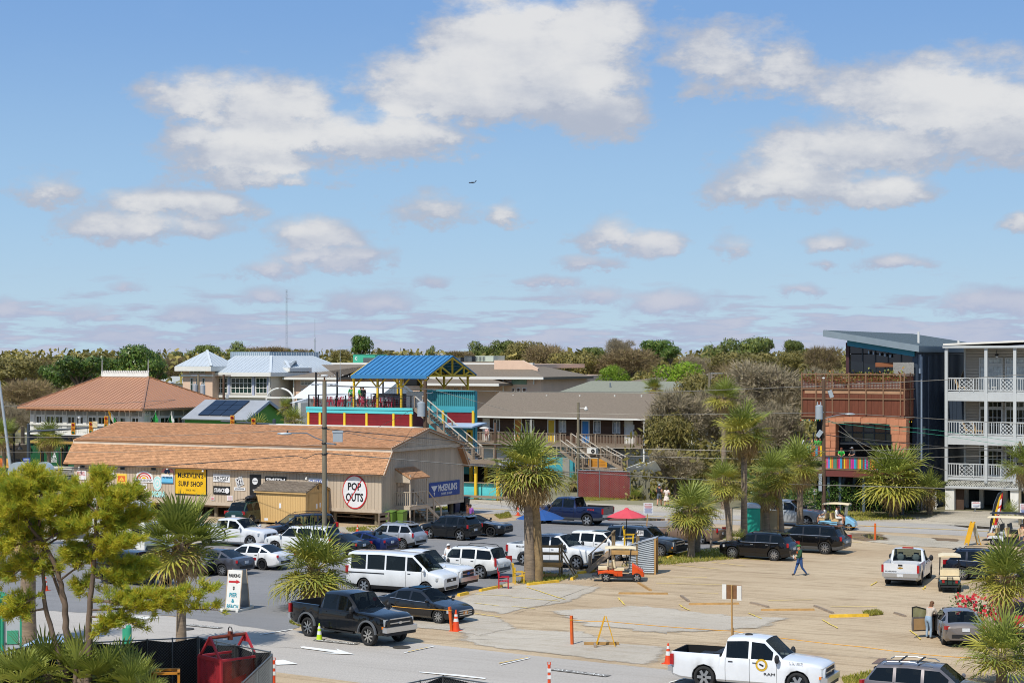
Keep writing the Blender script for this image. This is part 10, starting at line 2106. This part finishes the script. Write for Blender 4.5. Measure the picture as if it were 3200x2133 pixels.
for i in RG(n_*2+1):z=.05+(h_-.05)*i/(n_*2);P.append((z,-.035 if i%2 else.035))
def corr(bm,fx_,sl):
 vs=[]
 for z,o_ in P:vs+=[fx_(0,o_,z*sl[0]),fx_(1,o_,z*sl[1])]
 bm.add(vs,[(2*i,2*i+1,2*i+3,2*i+2) for i in RG(len(P)-1)])
corr(b,lambda q,o_,z:(-w_/2+w_*q,-d_/2+o_,z),(.78,1.0));b.bd('sheet',m_cor,t_);b=MB();corr(b,lambda q,o_,z:(-w_/2+w_*q,d_/2+o_,z),(.78,1.0));b.bd('sheet',m_cor,t_);b=MB();corr(b,lambda q,o_,z:(-w_/2+o_,-d_/2+d_*q,z),(.78,.78));b.bd('sheet',m_cor,t_)
MB().pr([(-w_/2-.05,-d_/2-.06,h_*.78),(w_/2+.06,-d_/2-.06,h_+.02),(w_/2+.06,d_/2+.06,h_+.02),(-w_/2-.05,d_/2+.06,h_*.78)],(0,0,.05)).bd('roof',m_cor,t_)
for c in(-1,1):pc('post',t_,(w_/2,c*d_/2,h_/2),(.1,.09,h_),mlu)
pc('lintel',t_,(w_/2,0,h_-.08),(.08,d_,.12),mlu);[pc('cross_rail',t_,(-w_/2+.08,0,z),(.05,d_-.1,.1),mlu) for z in(.5,1.1,1.5)]
x,y=GW(2348,1676);t_=pthing('portable_toilet','teal green portable toilet with pale domed roof behind the tall palm','toilet',x,y,GA+R(20));m_ptl=M('toilet green','#1f9a83',.5,var=.08);MB().box((-.58,-.58,.08),(.58,.58,2.05)).bd('cabin_wall',m_ptl,t_)
for i in RG(5):pc('wall_rib',t_,(-.45+.22*i,-.59,1.1),(.06,.04,1.7),m_ptl);pc('wall_rib',t_,(.59,-.45+.22*i,1.1),(.04,.06,1.7),m_ptl)
b=MB();n_=8;vs=[]
for i in RG(n_+1):a=pi*i/n_;vs+=[(-.64*cos(a),-.64,2.03+.30*sin(a)),(-.64*cos(a),.64,2.03+.30*sin(a))]
b.add(vs,[(2*i,2*i+1,2*i+3,2*i+2) for i in RG(n_)]+[tuple(range(0,2*n_+2,2)),tuple(range(1,2*n_+2,2))[::-1]]);b.bd('roof',M('pale roof plastic','#b9c4d0',.4,var=.05),t_);MB().box((-.4,-.62,.15),(.4,-.585,1.95)).bd('door',m_ptl,t_);MB().box((-.6,-.6,0),(.6,.6,.1)).bd('skid_base',mbk,t_)
x,y=GW(2365,1668);t_=lth('plywood_screen','pale plywood screen on new posts beside the toilet','screen',(x+.6,y-.4,0),GA+R(8));MB().pr([(-.7,0,.25),(.8,0,.25),(.8,0,1.75),(-.7,0,1.62)],(0,.03,0)).bd('panel',M('plywood','#a89678',.8,var=.1),t_);[pc('post',t_,(q,.06,.95),(.09,.09,1.9),mlu) for q in(-.75,.82)]
for u,v,h_,lab in((2222,1712,1.7,'grey timber post behind the stout palm'),(2285,1672,1.9,'split grey timber post beside the toilet')):x,y=GW(u,v);t_=MB();t_.bar((0,0,0),(.02,0,h_),.14,.12);o=t_.bd('timber_post',mwd);o.location=(x,y,0);tag(o,lab,'post')
x,y=GW(3080,1672);t_=pthing('feather_banner','curved red yellow and white feather banner on a flexed pole by the rental carts','banner',x,y);k_=y/FPX;fx=lambda u:(u-3080)*k_;fz=lambda v:CAMH-(v-VH)*k_
def quad(nm,L,m,yo=0):b=MB();n_=len(L)//2;b.add([(fx(u),yo,fz(v)) for u,v in L],[tuple(range(len(L)))]);return b.bd(nm,m,t_)
quad('banner_edge',[(3093,1668),(3094,1630),(3108,1575),(3118,1545),(3128,1535),(3135,1534),(3122,1575),(3106,1625),(3102,1660)],mtb,.03)
quad('banner_stripe',[(3100,1640),(3112,1590),(3122,1555),(3130,1540),(3126,1565),(3116,1600),(3106,1640)],MT['yellow sign face'],.02);quad('banner_field',[(3106,1640),(3117,1595),(3128,1550),(3133,1538),(3134,1545),(3128,1590),(3115,1640)],mrp,.01);quad('banner_foot',[(3092,1668),(3100,1640),(3115,1640),(3104,1668)],mws,.0);quad('banner_print',[(3124,1562),(3131,1556),(3129,1575),(3122,1582)],mws,-.005);quad('banner_print',[(3118,1590),(3126,1584),(3122,1606),(3116,1608)],mws,-.005)
MB().path([(fx(3088),.05,0),(fx(3092),.05,fz(1660)),(fx(3106),.05,fz(1575)),(fx(3120),.05,fz(1542)),(fx(3134),.05,fz(1533))],.02,5).bd('banner_pole',mme,t_)
p=GS(2892,1590);t_=gth('picket_fence','short white picket fence panel between low palms','fence',*p);n_=12
for i in RG(n_):pc('picket',t_,(p[0]-.9+.16*i,p[1],.75),(.1,.03,1.5-.3*(1-i/n_)),mww)
for z in(.4,1.1):pc('fence_rail',t_,(p[0],p[1]+.04,z),(2.0,.04,.08),mww)
m_screen=M('black screen cloth','#17181a',.8,var=.25,scale=2.5);m_fst=M('grey fence steel','#6f7577',.45,.6,.08)
def frn(lb,pts,h,screen=True,nposts=None):
 x0,y0=pts[0];t_=lth('mesh_fence',lb,'fence',(x0,y0,0),0,'construction fence');P=[V_((x-x0,y-y0,0)) for x,y in pts];sag=0
 b=MB();
 for a,c in zip(P,P[1:]):lkm(b,(a.x,a.y,.05),(c-a).normalized(),(c-a).length,h-.08,.11,.0045)
 o=b.bd('chain_link',m_fst,t_);o['kind']='stuff'
 for a,c in zip(P,P[1:]):
  d_=(c-a).normalized();n2=V_((-d_.y,d_.x,0))*.04;L=(c-a).length
  if screen:
   b=MB();k2=12;vs=[]
   for i in RG(k2+1):q=a+(c-a)*(i/k2)+n2;dp=.10*sin(pi*i/k2)**2;vs+=[tuple(q+V_((0,0,.02))),tuple(q+n2*sin(i*1.3)*.8+V_((0,0,h*.5))),tuple(q+V_((0,0,h-.03-dp)))]
   b.add(vs,[(3*i+j,3*i+3+j,3*i+4+j,3*i+1+j) for i in RG(k2) for j in RG(2)]);b.bd('screen_cloth',m_screen,t_)
  MB().tube(a+V_((0,0,h)),c+V_((0,0,h)),.025,n=6).bd('top_rail',m_fst,t_)
  for q in(a,(a+c)/2,c):MB().tube(q,q+V_((0,0,h+.04)),.03,n=6).bd('fence_post',m_fst,t_)
 return t_
hf=1.95
def topx(u,v):return GW(u,v,hf)
frn('long chain-link fence with black screen cloth behind the pine trunks',[topx(-60,2050),topx(110,2013),topx(290,2006),topx(460,1998),topx(617,1990)],hf);frn('fence panel with screen cloth turning past the hoist cage',[topx(620,1990),topx(735,2015),topx(845,2036)],hf);frn('bare chain-link panel in front of the hoist cage corner',[topx(850,2044),topx(757,2132)],hf,False);frn('fence top with dark cloth cut off by the frame bottom',[topx(1240,2140),topx(1385,2112),topx(1700,2160)],hf)
x,y=GW(712,2195);t_=pthing('hoist_cage','red rusty mesh hoist basket with lifting bar on top, before the fence corner','cage',x,y,R(-48));mrc=M('faded red steel','#b03038',.6,.2,.16,3);mrr=M('rusted red steel','#7c3a28',.75,.2,.2,3);w_,d_,h_=1.45,1.5,1.68
for a in(-1,1):
 for c in(-1,1):pc('corner_post',t_,(a*w_/2,c*d_/2,h_/2),(.08,.08,h_),mrc)
for c in(-1,1):pc('top_bar',t_,(0,c*d_/2,h_),(w_,.09,.13),mrc);pc('bottom_bar',t_,(0,c*d_/2,.1),(w_,.08,.1),mrc);pc('top_bar',t_,(c*w_/2,0,h_),(.08,d_,.08),mrc);pc('bottom_bar',t_,(c*w_/2,0,.1),(.08,d_,.1),mrr)
for a in(-1,1):b=MB();lkm(b,(-w_/2,a*d_/2,.12),(1,0,0),w_,h_-.2,.075,.012);o=b.bd('cage_mesh',mrc if a<0 else mrr,t_);o['kind']='stuff';b=MB();lkm(b,(a*w_/2,-d_/2,.12),(0,1,0),d_,h_-.2,.075,.012);o=b.bd('cage_mesh',mrc if a<0 else mrr,t_);o['kind']='stuff'
for c in(-1,1):
 for a in(-1,1):sp('lifting_leg',t_,(a*w_/2*.92,c*d_/2,h_),(0,c*d_/2,h_+.75),(.07,.07),mrc)
 MB().pr([(-.2,c*d_/2,h_+.45),(.2,c*d_/2,h_+.45),(0,c*d_/2,h_+.78)],(0,.03,0)).bd('gusset',mrc,t_)
MB().tube((0,-d_/2,h_+.72),(0,d_/2,h_+.72),.06).bd('lifting_bar',mrr,t_);MB().path([(.13*cos(q*.63),.1,h_+.9+.14*sin(q*.63)) for q in RG(11)],.02,5).bd('shackle',mbk,t_);pc('bar_lug',t_,(0,.1,h_+.72),(.16,.12,.3),mrr);MB().box((-w_/2+.05,-d_/2+.05,.1),(w_/2-.05,d_/2-.05,.16)).bd('cage_floor',mrr,t_);MB().pr([(w_/2-.03,-d_/2,.3),(w_/2-.03,d_/2*.4,.3),(w_/2-.03,d_/2*.4,1.1),(w_/2-.03,-d_/2,.9)],(.02,0,0)).bd('kick_plate',mrc,t_)
x,y=GW(518,2210);t_=pthing('cart_frame','amber painted low steel cart frame in front of the black fence cloth','cart',x,y,R(10));m_amb=M('amber paint','#b5761c',.6,var=.2,scale=5)
for a in(-.45,.45):
 for c in(-.4,.4):pc('post',t_,(a,c,.65),(.09,.09,1.3),m_amb)
for z in(.75,1.28):pc('cross_bar',t_,(0,-.4,z),(.98,.09,.09),m_amb);pc('cross_bar',t_,(0,.4,z),(.98,.09,.09),m_amb)
for c in(-.45,.45):pc('side_bar',t_,(c,0,1.28),(.09,.8,.09),m_amb)
MB().box((-.4,-.35,.7),(.4,.35,.78)).bd('tray',mrr,t_)
x,y=GW(16,2110);t_=pthing('sign_pillar','white monument sign with teal column and teal square at the frame edge','sign',x,y,R(14));m_tlp=M('teal pillar paint','#2f9a78',.5,var=.06);zt_=CAMH-(1850-VH)*y/FPX;zb_=0
MB().box((-1.4,-.5,0),(-.12,.3,zt_-.2)).bd('white_body',mww,t_);MB().box((-.12,-.45,0),(.62,-.2,zt_-.55)).bd('sign_board',M('pale sign board','#b9bfc4',.5,var=.05),t_)
for i in RG(3):MB().la([(.07,0),(.07,zt_-.3)],10,c=(-.30+.1*i,-.48,0)).bd('column_flute',m_tlp,t_)
MB().la([(.2,zt_-.3),(.3,zt_-.2),(.3,zt_-.05),(.2,zt_+.05),(.001,zt_+.1)],14,c=(-.2,-.4,0)).bd('column_cap',m_tlp,t_);zs_=CAMH-(1985-VH)*y/FPX;MB().box((.08,-.47,zs_-.26),(.5,-.452,zs_+.26)).bd('teal_square',M('teal square','#4aa582',.5,var=.04),t_)
for txt,v,wd in(('101 E. Arctic Avenue',2004,.55),('Edwin S. Taylor',1899,.5)):lett(t_,txt,mbs,(.29,-.456,CAMH-(v-VH)*y/FPX),wd,.1)
MB().box((.56,-.47,0),(.63,-.19,zt_-.55)).bd('board_edge',m_tlp,t_)
x,y=GW(402,2030);t_=pthing('teal_bollard','teal round-topped bollard standing at the street edge','bollard',x,y,GA);MB().la([(.13,0),(.13,.95),(.1,1.04),(.001,1.08)],14).bd('bollard_body',m_tlp,t_);MB().box((-.3,-.05,0),(-.12,.1,.9)).bd('side_plate',m_tlp,t_)
car('sedan','pale blue sedan whose roof shows just above the black fence cloth','#9fb4cc','f',(285,2122),'R',-8,mtal=.3)
